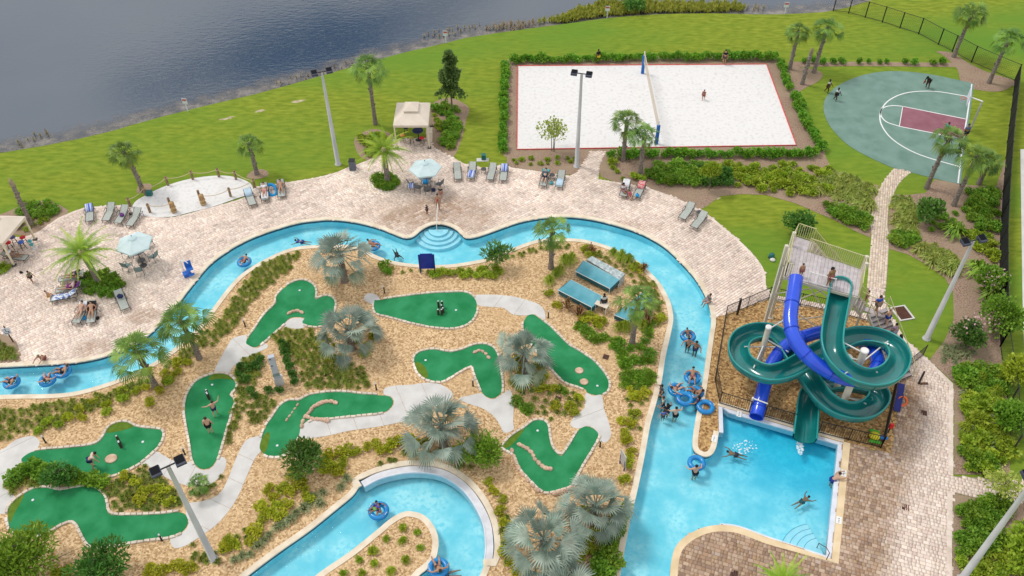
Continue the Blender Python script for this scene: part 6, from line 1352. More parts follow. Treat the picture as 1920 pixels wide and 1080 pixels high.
TB = fab('blue_stripe_towel', (0.06, 0.13, 0.50), (0.62, 0.66, 0.78), 11, (1, 0.01, 0.01)); TP = fab('pale_blue_towel', (0.50, 0.66, 0.78)); TT = fab('teal_towel', (0.08, 0.42, 0.47)); TPAT = fab('patterned_towel', (0.70, 0.72, 0.76), (0.10, 0.18, 0.45), 6); TW = fab('white_towel', (0.80, 0.80, 0.83)); TR = fab('red_towel', (0.62, 0.10, 0.12), (0.72, 0.45, 0.42), 9); TN = fab('navy_bag_cloth', (0.03, 0.04, 0.12)); TPU = fab('purple_cloth', (0.20, 0.06, 0.28)); TORG = fab('orange_cloth', (0.75, 0.38, 0.05)); TBLK = fab('black_cloth', (0.015, 0.015, 0.018)); TSKY = fab('sky_blue_vinyl', (0.03, 0.33, 0.72)); TPK = fab('pink_cloth', (0.75, 0.12, 0.30))
def towel(i, part, m, lab):
    pr = {'seat': [(-0.85, 0.375), (-0.3, 0.385), (0.15, 0.375)], 'back': [(0.25, 0.39), (0.55, 0.55), (0.90, 0.735)], 'all': [(-0.85, 0.375), (-0.3, 0.385), (0.22, 0.375), (0.55, 0.55), (0.90, 0.735)]}[part]
    mb = MB(); vs = []; nx = 6
    for y, z in pr:
        for k in range(nx + 1): x = -0.30 + 0.60 * k / nx; vs.append((x, y + random.uniform(-.03, .03), z + random.uniform(0, 0.025)))
    mb.add(vs, [(r * (nx + 1) + k, r * (nx + 1) + k + 1, (r + 1) * (nx + 1) + k + 1, (r + 1) * (nx + 1) + k) for r in range(len(pr) - 1) for k in range(nx)], True)
    o = mb.build('towel', m); o.location, o.rotation_euler = LPOS[i][0], (0, 0, LPOS[i][1]); md = o.modifiers.new('s', 'SOLIDIFY'); md.thickness = 0.015; md.offset = 1; tag(o, lab, 'towel')
towel(0, 'back', TB, 'blue striped towel on the leftmost lounger of the row by the rope'); towel(4, 'back', TP, 'pale blue towel on the lounger right of the roped sand'); towel(8, 'seat', TB, 'blue striped towel on a lounger seat right of the far umbrella'); towel(10, 'back', TB, 'blue striped towel over a lounger back at the end of the row')
towel(11, 'back', TT, 'teal towel behind the reader in grey'); towel(12, 'seat', TP, 'pale towel on the lounger right of the reader'); towel(20, 'all', TPAT, 'patterned white and blue towel on the lounger left of the date palm'); towel(21, 'back', TPU, 'purple towel on a lounger left of the date palm'); towel(14, 'back', TR, 'red patterned towel on the lounger beside the planted bed'); towel(13, 'back', TW, 'white towel on the lounger beside the planted bed'); towel(18, 'back', TW, 'white towel behind the left sunbathing woman'); towel(19, 'back', TBLK, 'black towel behind the right sunbathing woman'); towel(5, 'seat', TW, 'white towel under the sunbather right of the roped sand')
def bag(a, b, z, r, m, lab, cat='bag', nm='bag'):
    mb = MB(); mb.blob((0, 0, r * 0.6), (r, r * 0.8, r * 0.75), 9, 6, 0.12); o = empty(nm, P(a, b, z), random.uniform(0, 3), lab, cat); mb.build('body', m, o)
    mb = MB(); mb.tube([(-r * .5, 0, r * 1.1), (-r * .3, 0, r * 1.6), (r * .3, 0, r * 1.6), (r * .5, 0, r * 1.1)], 0.018, 5); mb.build('handle', DGREY, o)
bag(229, 405, 0.40, 0.2, TPU, 'purple bag on the third lounger left of the roped sand'); bag(226, 558, 0.42, 0.24, TN, 'navy bag on the single lounger by the date palm'); bag(159, 598, 0.05, 0.2, TSKY, 'blue bag between the two sunbathing women'); bag(184, 598, 0.05, 0.16, TBLK, 'dark shoes and bag right of the two sunbathing women'); bag(813, 358, 0.05, 0.22, TN, 'navy bag beside the chairs of the far umbrella'); bag(490, 371, 0.05, 0.18, TBLK, 'black bag between two loungers right of the roped sand'); bag(1034, 345, 0.05, 0.2, TT, 'teal bag between the reader and the next lounger'); bag(1195, 368, 0.40, 0.2, TSKY, 'turquoise bag on the foot of the lounger by the planted bed'); bag(245, 403, 0.4, 0.15, TBLK, 'black bag on the fourth lounger left of the roped sand'); bag(40, 512, 0.05, 0.13, TBLK, 'small dark sandals pile on the open deck at the left', 'sandals', 'sandals')
# blue float lying beside a lounger
mb = MB(); mb.tube([(math.cos(t) * 0.38, math.sin(t) * 0.6, 0.14) for t in [k * 6.283 / 18 for k in range(18)]], 0.14, 9, closed=True); o = mb.build('pool_float', TSKY); o.location = P(510, 358, 0.1); o.rotation_euler = (0.35, 0, R(25)); tag(o, 'sky blue oval float between two loungers right of the roped sand', 'float')

# side tables
def side_table(a, b, lab, r=0.26):
    o = empty('side_table', P(a, b, 0.04), 0, lab, 'side table', 'small side tables'); mb = MB(); mb.lathe([(r, 0.40), (r, 0.43), (r * 0.96, 0.44)], 14); mb.build('table_top', DGREY, o)
    for k in range(4): t = k * 1.571 + 0.78; mb = MB(); mb.tube([(math.cos(t) * r * .8, math.sin(t) * r * .8, 0.41), (math.cos(t) * r, math.sin(t) * r, 0)], 0.016, 5); mb.build('leg', DGREY, o)
side_table(907, 324, 'small grey side table in the lounger row right of the far umbrella'); side_table(1310, 405, 'small grey side table between the last pair of loungers'); side_table(1035, 335, 'small grey side table beside the reader in grey'); side_table(268, 495, 'low dark side table beside the near umbrella', 0.3); side_table(150, 520, 'small side table left of the near date palm')

# umbrellas with tables and chairs
UMBF = mat('pale_aqua_canvas', (0.66, 0.82, 0.85), (0.74, 0.88, 0.90), scale=1.5, rough=0.85, trans=0.25)
def umbrella(a, b, rot, lab, zc=2.35, r=1.42):
    c = P(a, b, zc + 0.25); o = empty('umbrella', (c.x, c.y, 0.04), rot, lab, 'umbrella', 'deck umbrellas')
    for k in range(6):
        t0, t1 = k * math.pi / 3, (k + 1) * math.pi / 3; tm = (t0 + t1) / 2
        e0, e1 = Vector((math.cos(t0) * r, math.sin(t0) * r, zc)), Vector((math.cos(t1) * r, math.sin(t1) * r, zc)); ap = Vector((0, 0, zc + 0.62)); em = (e0 + e1) / 2 * 0.975 + Vector((0, 0, -0.01))
        em.z = zc
        mb = MB(); m0 = ap.lerp(e0, .5) ; m1 = ap.lerp(e1, .5); mm = ap.lerp(em, .5) - Vector((0, 0, 0.03))
        mb.add([ap, m0, mm, m1, e0, em, e1, e0 - Vector((0, 0, .13)), em - Vector((0, 0, .13)), e1 - Vector((0, 0, .13))], [(0, 1, 2), (0, 2, 3), (1, 4, 5, 2), (2, 5, 6, 3), (4, 7, 8, 5), (5, 8, 9, 6)]); g_ = mb.build('canopy_panel', UMBF, o)
        mb = MB(); mb.tube([ap - Vector((0, 0, 0.03)), e0 - Vector((0, 0, 0.02))], 0.014, 5); mb.build('rib', DGREY, o)
    mb = MB(); mb.lathe([(0.34, zc + 0.52), (0.20, zc + 0.63), (0.03, zc + 0.72)], 6); mb.build('vent_cap', UMBF, o)
    mb = MB(); mb.lathe([(0.025, 0.05), (0.025, zc + 0.6)], 8); mb.lathe([(0.03, zc + 0.68), (0.03, zc + 0.8), (0.01, zc + 0.83)], 6); mb.build('pole', DGREY, o)
    mb = MB(); mb.lathe([(0.28, 0), (0.28, 0.06), (0.06, 0.09), (0.05, 0.3)], 12); mb.build('base', DGREY, o)
    return c
umbrella(797, 311, R(10), 'pale aqua umbrella over the far table beside the gazebo')
umbrella(250, 452, R(35), 'pale aqua umbrella over the near table beside the date palm')
def round_table(a, b, lab, r=0.62):
    o = empty('round_table', P(a, b, 0.04), 0, lab, 'table', 'round deck tables'); mb = MB(); mb.lathe([(r, 0.69), (r + .02, 0.71), (r, 0.73), (0.05, 0.735)], 22); mb.build('table_top', mat('slate_glass', (0.10, 0.11, 0.13), (0.15, 0.16, 0.18), scale=5, rough=0.3), o)
    for k in range(4): t = k * 1.571 + .4; mb = MB(); mb.tube([(math.cos(t) * r * .5, math.sin(t) * r * .5, 0.69), (math.cos(t) * r * .75, math.sin(t) * r * .75, 0)], 0.022, 6); mb.build('leg', DGREY, o)
round_table(799, 343, 'round slate table under the far umbrella'); round_table(262, 482, 'round slate table under the near umbrella')
def make_chair(m):
    o = empty('deck_chair'); 
    mb = MB(); mb.box((0, 0, 0.42), (0.5, 0.5, 0.03)); mb.build('seat', m, o)
    mb = MB(); mb.box((0, 0.31, 0.70), (0.5, 0.03, 0.56), mat3=Matrix.Rotation(-0.22, 3, 'X')); mb.build('backrest', m, o)
    for s in (-1, 1):
        mb = MB(); mb.tube([(s * .28, -0.26, 0), (s * .28, -0.26, 0.62), (s * .28, 0.26, 0.62)], 0.02, 6); mb.build('front_leg', DGREY, o)
        mb = MB(); mb.tube([(s * .28, 0.33, 0), (s * .28, 0.25, 0.42), (s * .27, 0.38, 0.98)], 0.02, 6); mb.build('back_leg', DGREY, o)
    KIDS[o.name] = [c for c in COL.objects if c.parent == o]; return o
ch1 = make_chair(TSLING); ch2 = make_chair(mat('dark_mesh_sling', (0.12, 0.13, 0.14), (0.2, 0.21, 0.22), scale=9, rough=0.8)); used = set()
for a, b, tx, ty, w, pr in ((241, 505, 262, 482, 'teal grey deck chair in front of the near table, left one', ch1), (264, 513, 262, 482, 'teal grey deck chair in front of the near table, right one', ch1), (290, 488, 262, 482, 'teal grey deck chair right of the near table', ch1), (280, 463, 262, 482, 'teal grey deck chair behind the near table', ch1), (240, 480, 262, 482, 'teal grey deck chair left of the near table, under the umbrella', ch1),
   (773, 352, 799, 343, 'dark deck chair with a blue towel left of the far table', ch2), (786, 358, 799, 343, 'dark deck chair in front of the far table, left one', ch2), (803, 361, 799, 343, 'dark deck chair in front of the far table, right one', ch2), (824, 352, 799, 343, 'dark deck chair right of the far table', ch2), (797, 330, 799, 343, 'dark deck chair behind the far table', ch2)):
    o = pr if pr.name not in used else copy_tree(pr); used.add(pr.name)
    p, t = P(a, b, 0.04), P(tx, ty, 0.04); d = t - p; o.location = p; o.rotation_euler = (0, 0, math.atan2(d.y, d.x) + math.pi / 2); tag(o, w, 'chair', 'deck chairs round the tables')
def drape(a, b, z, sx_, sy_, m, lab, rot=0):
    mb = MB(); n = 6; vs = [(sx_ * (i / n - .5), sy_ * (j / n - .5), random.uniform(0, .03) - 0.25 * max(0, abs(j / n - .5) - .3) / .2) for i in range(n + 1) for j in range(n + 1)]
    mb.add(vs, [(i * (n + 1) + j, (i + 1) * (n + 1) + j, (i + 1) * (n + 1) + j + 1, i * (n + 1) + j + 1) for i in range(n) for j in range(n)], True); o = mb.build('towel', m); o.location = P(a, b, z); o.rotation_euler = (0, 0, rot); md = o.modifiers.new('s', 'SOLIDIFY'); md.thickness = 0.015; tag(o, lab, 'towel')
drape(771, 345, 0.78, 0.55, 0.6, TB, 'blue towel over the chair left of the far table'); drape(798, 338, 0.80, 0.5, 0.5, TSKY, 'blue towel lying on the far table')

# gazebos
ROOFC = mat('cream_canvas', (0.66, 0.57, 0.47), (0.74, 0.65, 0.55), scale=0.8, rough=0.9)
GPOST = mat('pale_post', (0.66, 0.60, 0.42), (0.74, 0.68, 0.5), scale=2, rough=0.6)
def gazebo(cr4, ze, lab):
    c4 = [P(a, b, ze) for a, b in cr4]; c = sum(c4, Vector()) / 4; o = empty('gazebo', (c.x, c.y, 0.04), 0, lab, 'gazebo', 'cream gazebos'); loc = Vector((c.x, c.y, 0.0)); q = [v - loc for v in c4]; ap = Vector((0, 0, ze + 1.0)); mid = [v.lerp(ap, 0.66) for v in q]
    rf = None
    for i in range(4):
        a, b = q[i], q[(i + 1) % 4]; ma, mb_ = mid[i], mid[(i + 1) % 4]; dz = Vector((0, 0, -0.22)); mb = MB(); mb.add([a, b, mb_, ma, a + dz, b + dz], [(0, 1, 2, 3), (4, 5, 1, 0)]); mb.build('roof_panel', ROOFC, o)
    cu = [Vector((v.x * 1.22, v.y * 1.22, mid[0].z + 0.12)) for v in mid]; mb = MB(); mb.add(cu + [Vector((0, 0, ze + 1.18))] + [v - Vector((0, 0, 0.14)) for v in cu], [(0, 1, 4), (1, 2, 4), (2, 3, 4), (3, 0, 4), (5, 6, 1, 0), (6, 7, 2, 1), (7, 8, 3, 2), (8, 5, 0, 3)]); mb.build('vent_roof', ROOFC, o)
    for v in q:
        mb = MB(); mb.box((v.x * .95, v.y * .95, ze / 2 - 0.02), (0.12, 0.12, ze)); mb.build('post', GPOST, o)
        mb = MB(); mb.box((v.x * .95, v.y * .95, 0.05), (0.3, 0.3, 0.08)); mb.build('base_plate', DGREY, o)
    return c
gazebo([(744, 193), (807, 193), (803, 236), (737, 236)], 2.5, 'cream hip roofed gazebo at the top of the deck with red stools')
gazebo([(-48, 404), (48, 406), (5, 457), (-100, 452)], 2.4, 'cream gazebo cut off by the left edge with red and blue stools')
def stool(a, b, c, lab):
    o = empty('bar_stool', P(a, b, 0.04), random.uniform(0, 3), lab, 'stool', 'bar stools in the gazebos'); mb = MB(); mb.lathe([(0.20, 0.70), (0.24, 0.74), (0.22, 0.79), (0.02, 0.80)], 14); mb.build('seat', mat('stool_' + c, {'red': (0.62, 0.02, 0.03), 'blue': (0.05, 0.14, 0.55), 'purple': (0.10, 0.09, 0.28), 'orange': (0.62, 0.28, 0.06), 'olive': (0.34, 0.33, 0.10), 'dark': (0.03, 0.03, 0.06)}[c], rough=0.5), o)
    for k in range(4): t = k * 1.571 + .78; mb = MB(); mb.tube([(math.cos(t) * .14, math.sin(t) * .14, 0.71), (math.cos(t) * .24, math.sin(t) * .24, 0)], 0.018, 5); mb.build('leg', BLACK, o)
    mb = MB(); mb.tube([(math.cos(k * .785) * .2, math.sin(k * .785) * .2, 0.3) for k in range(8)], 0.012, 5, closed=True); mb.build('foot_ring', BLACK, o)
stool(756, 266, 'orange', 'orange bar stool at the left side of the far gazebo'); stool(773, 271, 'olive', 'olive bar stool in front of the far gazebo'); stool(792, 271, 'red', 'red bar stool at the right side of the far gazebo'); stool(762, 252, 'dark', 'dark bar stool inside the far gazebo')
stool(49, 458, 'red', 'red bar stool at the right of the left gazebo'); stool(22, 468, 'red', 'red bar stool nearest the front post of the left gazebo'); stool(46, 467, 'blue', 'blue bar stool beside the red one at the left gazebo'); stool(30, 458, 'purple', 'purple bar stool inside the left gazebo')
o = empty('high_table', P(785, 262, 0.04), 0, 'dark high table inside the far gazebo', 'table'); mb = MB(); mb.lathe([(0.5, 1.0), (0.52, 1.03), (0.02, 1.04)], 18); mb.build('table_top', TN, o); mb = MB(); mb.lathe([(0.3, 0), (0.3, 0.03), (0.05, 0.06), (0.05, 1.0)], 10); mb.build('pedestal', BLACK, o)
mb = MB(); mb.box((0, 0, 0.5), (0.5, 0.9, 1.0)); mb.box((0, 0, 1.02), (0.56, 0.96, 0.05)); o = empty('counter', P(806, 262, 0.04), 0, 'pale counter beside the far gazebo', 'counter'); mb.build('cabinet', ROOFC, o)
# small speaker stand by the left gazebo
o = empty('speaker_stand', P(63, 466, 0.04), 0, 'small teal speaker stand beside the left gazebo', 'speaker'); mb = MB(); mb.lathe([(0.16, 0), (0.16, .04), (.03, .06), (.03, .7)], 10); mb.build('stand', GUTTER, o)
for z in (.45, .8): mb = MB(); mb.box((0, 0, z), (.22, .2, .2)); mb.build('speaker', TT, o)

# roped sand pit
WOOD = mat('post_wood', (0.17, 0.105, 0.06), (0.34, 0.23, 0.14), scale=6, detail=6, rough=0.9, stretch=(2, 2, .5)); WOODL = mat('carved_wood', (0.30, 0.175, 0.07), (0.50, 0.33, 0.16), scale=5, detail=6, rough=0.85); ROPE = MATS['rope']
rp = [(245, 388), (274, 367), (315.5, 348), (362, 337), (411, 332), (443, 337), (478, 352)]; rw = []
wh = ['at the far left of the roped sand', 'beside the teal box of the roped sand', 'third along the back of the roped sand', 'fourth along the back of the roped sand', 'fifth along the back of the roped sand', 'sixth along the back of the roped sand', 'at the right end of the roped sand', 'standing in the sand left of the two totems', 'standing in the sand right of the two totems']
for i, (a, b) in enumerate(rp + [(282, 399), (433, 369)]):
    p = P(a, b); o = empty('rope_post', p, 0, 'short wooden rope post ' + wh[i], 'post', 'rope posts'); h = 0.95; mb = MB(); mb.lathe([(0.11, 0), (0.105, h), (0.07, h + .04)], 10); mb.build('log', WOOD, o)
    mb = MB(); mb.tube([(math.cos(t) * .125, math.sin(t) * .125, h - .14) for t in [k * .785 for k in range(8)]], 0.03, 6, closed=True); mb.build('rope_loop', ROPE, o); rw.append(p + Vector((0, 0, h - .14)))
def rope(a, b, lab, sag=0.22):
    mb = MB(); pts = []
    for k in range(11): t = k / 10; q = a.lerp(b, t); q.z -= sag * 4 * t * (1 - t); pts.append(q)
    o = mb.tube(pts, 0.028, 6) and mb.build('rope', ROPE); tag(o, lab, 'rope', 'ropes of the sand pit')
for i in range(6): rope(rw[i], rw[i + 1], 'sagging tan rope between the %s and %s back posts of the sand pit' % (ORD[i], ORD[i + 1]))
tot = []
for a, b, lab in ((327, 398, 'left of the two carved tiki totems in front of the sand pit'), (382, 384, 'right of the two carved tiki totems in front of the sand pit')):
    p = P(a, b); tot.append(p); o = empty('tiki_totem', p, R(10), lab, 'totem', 'tiki totems'); mb = MB(); mb.lathe([(0.20, 0), (0.22, .1), (.19, .16), (.23, .3), (.20, .52), (.24, .6), (.2, .8), (.23, .9), (.21, 1.05), (.12, 1.1)], 12); mb.build('carved_figure', WOODL, o)
    mb = MB(); mb.lathe([(.11, 0), (.105, 1.35), (.06, 1.38)], 10, (-.2, .28, 0)); mb.build('log', WOOD, o)
    for z in (.2, .55): mb = MB(); mb.tube([(math.cos(k * .6283) * .245, math.sin(k * .6283) * .245, z) for k in range(10)], .035, 6, closed=True); mb.build('rope_band', ROPE, o)
    for s in (-1, 1): mb = MB(); mb.blob((s * .09, -.19, .75), (.05, .04, .05), 6, 4); mb.build('eye', WOOD, o)
rope(rw[7], tot[0] + Vector((-.2, .2, .8)), 'sagging rope from the left sand post to the left totem'); rope(tot[1] + Vector((.2, .2, .8)), rw[8], 'sagging rope from the right totem to the right sand post'); rope(rw[8], rw[6], 'sagging rope from the right sand post to the end post')
def boxthing(nm, a, b, d, m, lab, cat, lid=None, rz=0):
    o = empty(nm, P(a, b, 0.03), rz, lab, cat); mb = MB(); mb.box((0, 0, d[2] / 2), d, taper=0.92); mb.build('body', m, o)
    mb = MB(); mb.box((0, 0, d[2] + .02), (d[0] * .98, d[1] * .98, .05)); mb.build('lid', lid or m, o)
TBOX = mat('teal_box', (0.015, 0.12, 0.115), (0.03, 0.16, 0.15), scale=4, rough=0.5)
boxthing('teal_box', 281, 366, (.5, .4, .4), TBOX, 'small teal box at the left back of the roped sand', 'box')
boxthing('litter_bin', 662, 317, (.55, .55, .95), mat('slate_bin', (0.09, 0.11, 0.15), (0.13, 0.15, 0.19), scale=4, rough=.5), 'slate grey litter bin at the foot of the lawn lamp pole', 'bin', BLACK)
boxthing('utility_box', 907, 298, (.4, .4, .45), TBOX, 'teal utility box on a pale pad on the lawn above the loungers', 'utility box')
mb = MB(); mb.box((0, 0, .02), (1.1, .5, .03)); o = mb.build('concrete_pad', CONC); o.location = P(905, 300, 0.0); tag(o, 'pale concrete pad under the teal utility box', 'pad')
mb = MB(); mb.lathe([(.22, 0), (.24, .2), (.2, .36), (.08, .42)], 12); o = empty('lawn_speaker', P(1446, 483), 0, 'teal dome speaker on the lawn left of the slide tower', 'speaker'); mb.build('dome', TBOX, o); mb = MB(); mb.lathe([(.26, 0), (.26, .04)], 12); mb.build('plinth', DGREY, o)
mb = MB(); mb.blob((0, 0, .1), (.22, .18, .14), 9, 6, .15); o = mb.build('pale_rock', SANDM); o.location = P(1448, 489); tag(o, 'pale rock beside the dome speaker on the lawn', 'rock')
# grates and drains
def grate(a, b, sx_, sy_, rz, lab, frame=True):
    o = empty('drain_grate', P(a, b, 0.045), rz, lab, 'drain'); 
    if frame: mb = MB(); ribbon_mb(mb, [Vector((-sx_ / 2, -sy_ / 2, 0)), Vector((sx_ / 2, -sy_ / 2, 0)), Vector((sx_ / 2, sy_ / 2, 0)), Vector((-sx_ / 2, sy_ / 2, 0))], -.16, .0, .04, -.04, True); mb.build('frame', CONC, o)
    mb = MB(); mb.box((0, 0, -.015), (sx_, sy_, .02)); mb.build('pit', BLACK, o); n = int(sx_ / .09)
    for i in range(n): mb = MB(); mb.box((-sx_ / 2 + (i + .5) * sx_ / n, 0, .005), (.045, sy_, .025)); mb.build('bar', mat('rusty_steel', (.10, .035, .02), (.19, .075, .04), scale=6, rough=.8), o)
grate(1692, 587, .95, 1.25, R(12), 'rusty drain grate in a concrete frame on the small lawn')
for a, b, w in ((1732, 774, 'on the terrace right of the slides'), (1698, 951, 'in the middle of the terrace'), (1377, 1075, 'on the paved point at the bottom edge'), (1136, 669, 'in the stone mulch beside the straight river'), (1046, 748, 'in the bed between the long and v shaped greens'), (613, 702, 'in the grass bed above the split green')): grate(a, b, .42, .42, AT, 'small dark drain cover ' + w, False)

# shoreline signs
for a, b, w in ((352, 209, 'at the left end of the shore'), (836, 81, 'behind the magnolia on the shore'), (1138, 34, 'beside the green reeds'), (1471, 27, 'near the fence end on the shore')):
    o = empty('shore_sign', P(a, b), R(-8), 'small white warning sign on a post ' + w, 'sign', 'white shore signs'); mb = MB(); mb.box((0, .03, .7), (.1, .06, 1.4)); mb.build('post', WHITE, o); mb = MB(); mb.box((0, 0, 1.15), (.5, .03, .6)); s_ = mb.build('panel', WHITE, o)
    mb = MB(); mb.box((0, -.018, 1.28), (.42, .008, .2)); mb.build('red_band', mat('sign_red', (.55, .12, .12), rough=.6), s_)
# accessible sign at the left edge, facing the deck
o = empty('deck_sign', P(25, 642), R(25), 'white square sign with a black wheelchair symbol on a dark post at the left edge', 'sign'); mb = MB(); mb.box((0, .03, .85), (.07, .07, 1.7)); mb.build('post', BLACK, o); mb = MB(); mb.box((0, -.02, 1.2), (.5, .02, .62)); sp_ = mb.build('panel', WHITE, o)
mb = MB(); mb.tube([(math.cos(t) * .13 - .02, -.036, 1.1 + math.sin(t) * .13) for t in [R(x) for x in range(150, 400, 25)]], .018, 5); mb.tube([(-.03, -.036, 1.38), (-.03, -.036, 1.17), (.1, -.036, 1.17), (.17, -.036, 1.02)], .02, 5); mb.blob((-.03, -.036, 1.43), (.035, .01, .035), 8, 4); mb.build('wheelchair_symbol', BLACK, sp_)
# blue panel by the river
o = empty('royal_blue_sign', P(802, 511), R(2), 'big blue sign panel on two posts seen from behind at the river', 'sign'); mb = MB(); mb.box((0, 0, 1.15), (1.25, .05, 1.45)); mb.build('panel', mat('royal_blue_paint', (.008, .03, .30), (.012, .04, .36), scale=2, rough=.5), o)
for s in (-1, 1): mb = MB(); mb.box((s * .55, -.04, .9), (.08, .06, 1.8)); mb.build('post', mat('blue_post', (.01, .03, .22), rough=.5), o)
mb = MB(); mb.box((0, 0, 1.92), (.95, .05, .1)); mb.build('top_board', MATS['royal_blue_paint'], o)
# small blue info panel on the river bank
o = empty('bank_sign', P(1166, 876), R(-70), 'thin grey sign panel edge on beside the straight river bank', 'sign'); mb = MB(); mb.box((0, 0, .95), (.7, .05, 1.1)); mb.build('panel', GALV, o)
for s in (-1, 1): mb = MB(); mb.box((s * .3, 0, .5), (.06, .07, 1.0)); mb.build('post', MATS['blue_post'], o)
# grey pylon
o = empty('utility_pylon', P(524, 722), R(18), 'tall grey metal pylon with panels among dark shrubs', 'pylon'); PYL = mat('pale_blue_grey_metal', (.40, .43, .50), (.50, .53, .60), scale=1.5, rough=.45)
mb = MB(); mb.box((0, 0, 1.9), (.42, .3, 2.2)); mb.build('cabinet', PYL, o); mb = MB(); mb.box((0, 0, .4), (.5, .36, .8)); mb.build('base', GALV, o); mb = MB(); mb.box((0, -.16, 1.25), (.46, .04, .25)); mb.build('hatch', TSLING, o)
for z in (2.2, 2.85): mb = MB(); mb.box((-.1, -.16, z), (.1, .03, .08)); mb.build('latch', LAMPB, o)
mb = MB(); mb.box((.28, .05, .45), (.12, .2, .9)); mb.build('meter_box', WHITE, o)
# pool lift
o = empty('pool_lift', P(352, 516, .04), R(30), 'white pool lift with a blue seat beside the left river bend', 'pool lift'); LBL = mat('lift_blue', (.02, .12, .50), (.03, .16, .58), scale=3, rough=.4)
mb = MB(); mb.lathe([(.05, 0), (.05, 1.5)], 10, (-.15, .2, 0)); mb.build('mast', WSTEEL, o); mb = MB(); mb.tube([(-.15, .2, 1.45), (.1, .05, 1.5), (.3, -.1, 1.2)], .04, 7); mb.build('arm', WSTEEL, o)
mb = MB(); mb.box((.28, -.1, .65), (.5, .48, .08)); mb.build('seat', LBL, o); mb = MB(); mb.box((.28, .17, .92), (.5, .07, .55)); mb.build('backrest', LBL, o); mb = MB(); mb.box((.28, -.45, .3), (.4, .22, .05)); mb.build('footrest', LBL, o); mb = MB(); mb.box((0, 0, .15), (.6, .5, .3)); mb.build('base', LBL, o)
# handrail at the river steps
o = empty('step_handrail', P(822, 396, .04), 0, 'white handrail leading into the round river steps', 'handrail'); e = P(822, 441, -.6) - P(822, 396, .04); mb = MB(); mb.tube([(0, 0, 0), (0, 0, .85), (0, -.25, .95), (0, e.y + .1, .5), (0, e.y, .3), (0, e.y, e.z)], .028, 8); mb.build('rail', WSTEEL, o); mb = MB(); mb.tube([(0, e.y * .55, .70), (0, e.y * .55, -.5)], .025, 8); mb.build('post', WSTEEL, o)
o = empty('pool_handrail', P(1549, 1050), 0, 'dark handrail at the corner steps of the slide pool', 'handrail'); mb = MB(); mb.tube([(0, 0, 0), (0, 0, .8), (-.1, .3, .85), (-.25, .9, .3), (-.25, .9, -.6)], .025, 8); mb.build('rail', DGREY, o)

# volleyball net
p0, p1 = P(1204.5, 138), P(1230.5, 270); o = empty('volleyball_net', p0, 0, 'volleyball net hung between two blue padded posts on the sand', 'volleyball net'); PAD = mat('blue_pad', (.02, .12, .40), (.03, .16, .46), scale=4, rough=.6); q = p1 - p0
for c in (Vector(), q):
    mb = MB(); mb.lathe([(.05, 0), (.05, 2.5)], 8, c); mb.build('post', WSTEEL, o); mb = MB(); mb.lathe([(.17, .05), (.17, 2.0), (.12, 2.05)], 12, c); mb.build('pad', PAD, o)
mb = MB()
for z in (1.45, 1.6, 1.75, 1.9, 2.05, 2.2): mb.beam(Vector((0, 0, z)), q + Vector((0, 0, z)), .014, .014)
n = 70
for k in range(n + 1): c = q * (k / n); mb.beam(c + Vector((0, 0, 1.45)), c + Vector((0, 0, 2.35)), .012, .012)
NETM = mat('net_cord', (.55, .47, .36), rough=.9); mb.build('net', NETM, o); mb = MB(); mb.beam(Vector((0, 0, 2.38)), q + Vector((0, 0, 2.38)), .03, .09); mb.beam(Vector((0, 0, 1.45)), q + Vector((0, 0, 1.45)), .03, .06); mb.build('tape', mat('net_tape', (.68, .60, .50), rough=.8), o)
RED = mat('red_rope', (.60, .06, .06), (.68, .12, .10), scale=3, rough=.7); mb = MB(); mb.tube([Vector((p.x, p.y, .06)) for p in vbs], .05, 6, closed=True); tag(mb.build('boundary_rope', RED), 'red boundary rope round the volleyball sand', 'rope')
# basketball hoop
b0_ = P(1818, 246); o = empty('basketball_hoop', b0_, 0, 'basketball hoop on a bent grey pole behind the baseline', 'basketball hoop'); rim = P(1807, 180, 3.05) - b0_; bd = P(1817, 181, 3.3) - b0_; top = Vector((bd.x * .15 + .9, bd.y * .1, 3.3)); tp = P(1842, 190, 3.4) - b0_
mb = MB(); mb.tube([(0, 0, 0), tuple(tp * .5), tuple(tp)], .08, 9); mb.build('pole', GALV, o); mb = MB(); mb.tube([tp, bd], .06, 8); mb.build('arm', WSTEEL, o)
d = (KEY[0] - KEY[1]).normalized(); ang = math.atan2(d.y, d.x); mb = MB(); mb.box(bd, (.06, 1.8, 1.07), ang); mb.build('backboard', WHITE, o); mb = MB(); ctr = bd + d * .42 + Vector((0, 0, -.25)); mb.tube([ctr + Vector((math.cos(t) * .23, math.sin(t) * .23, 0)) for t in [k * .45 for k in range(14)]], .025, 6, closed=True); mb.tube([bd + d * .03 + Vector((0, 0, -.25)), ctr - d * .2], .03, 6); mb.build('rim', mat('rim_red', (.65, .10, .06), rough=.5), o)
mb = MB()
for k in range(12): t = k * .5236; mb.tube([ctr + Vector((math.cos(t) * .22, math.sin(t) * .22, 0)), ctr + Vector((math.cos(t + .3) * .13, math.sin(t + .3) * .13, -.42))], .01, 4)
mb.build('hoop_net', WHITE, o)

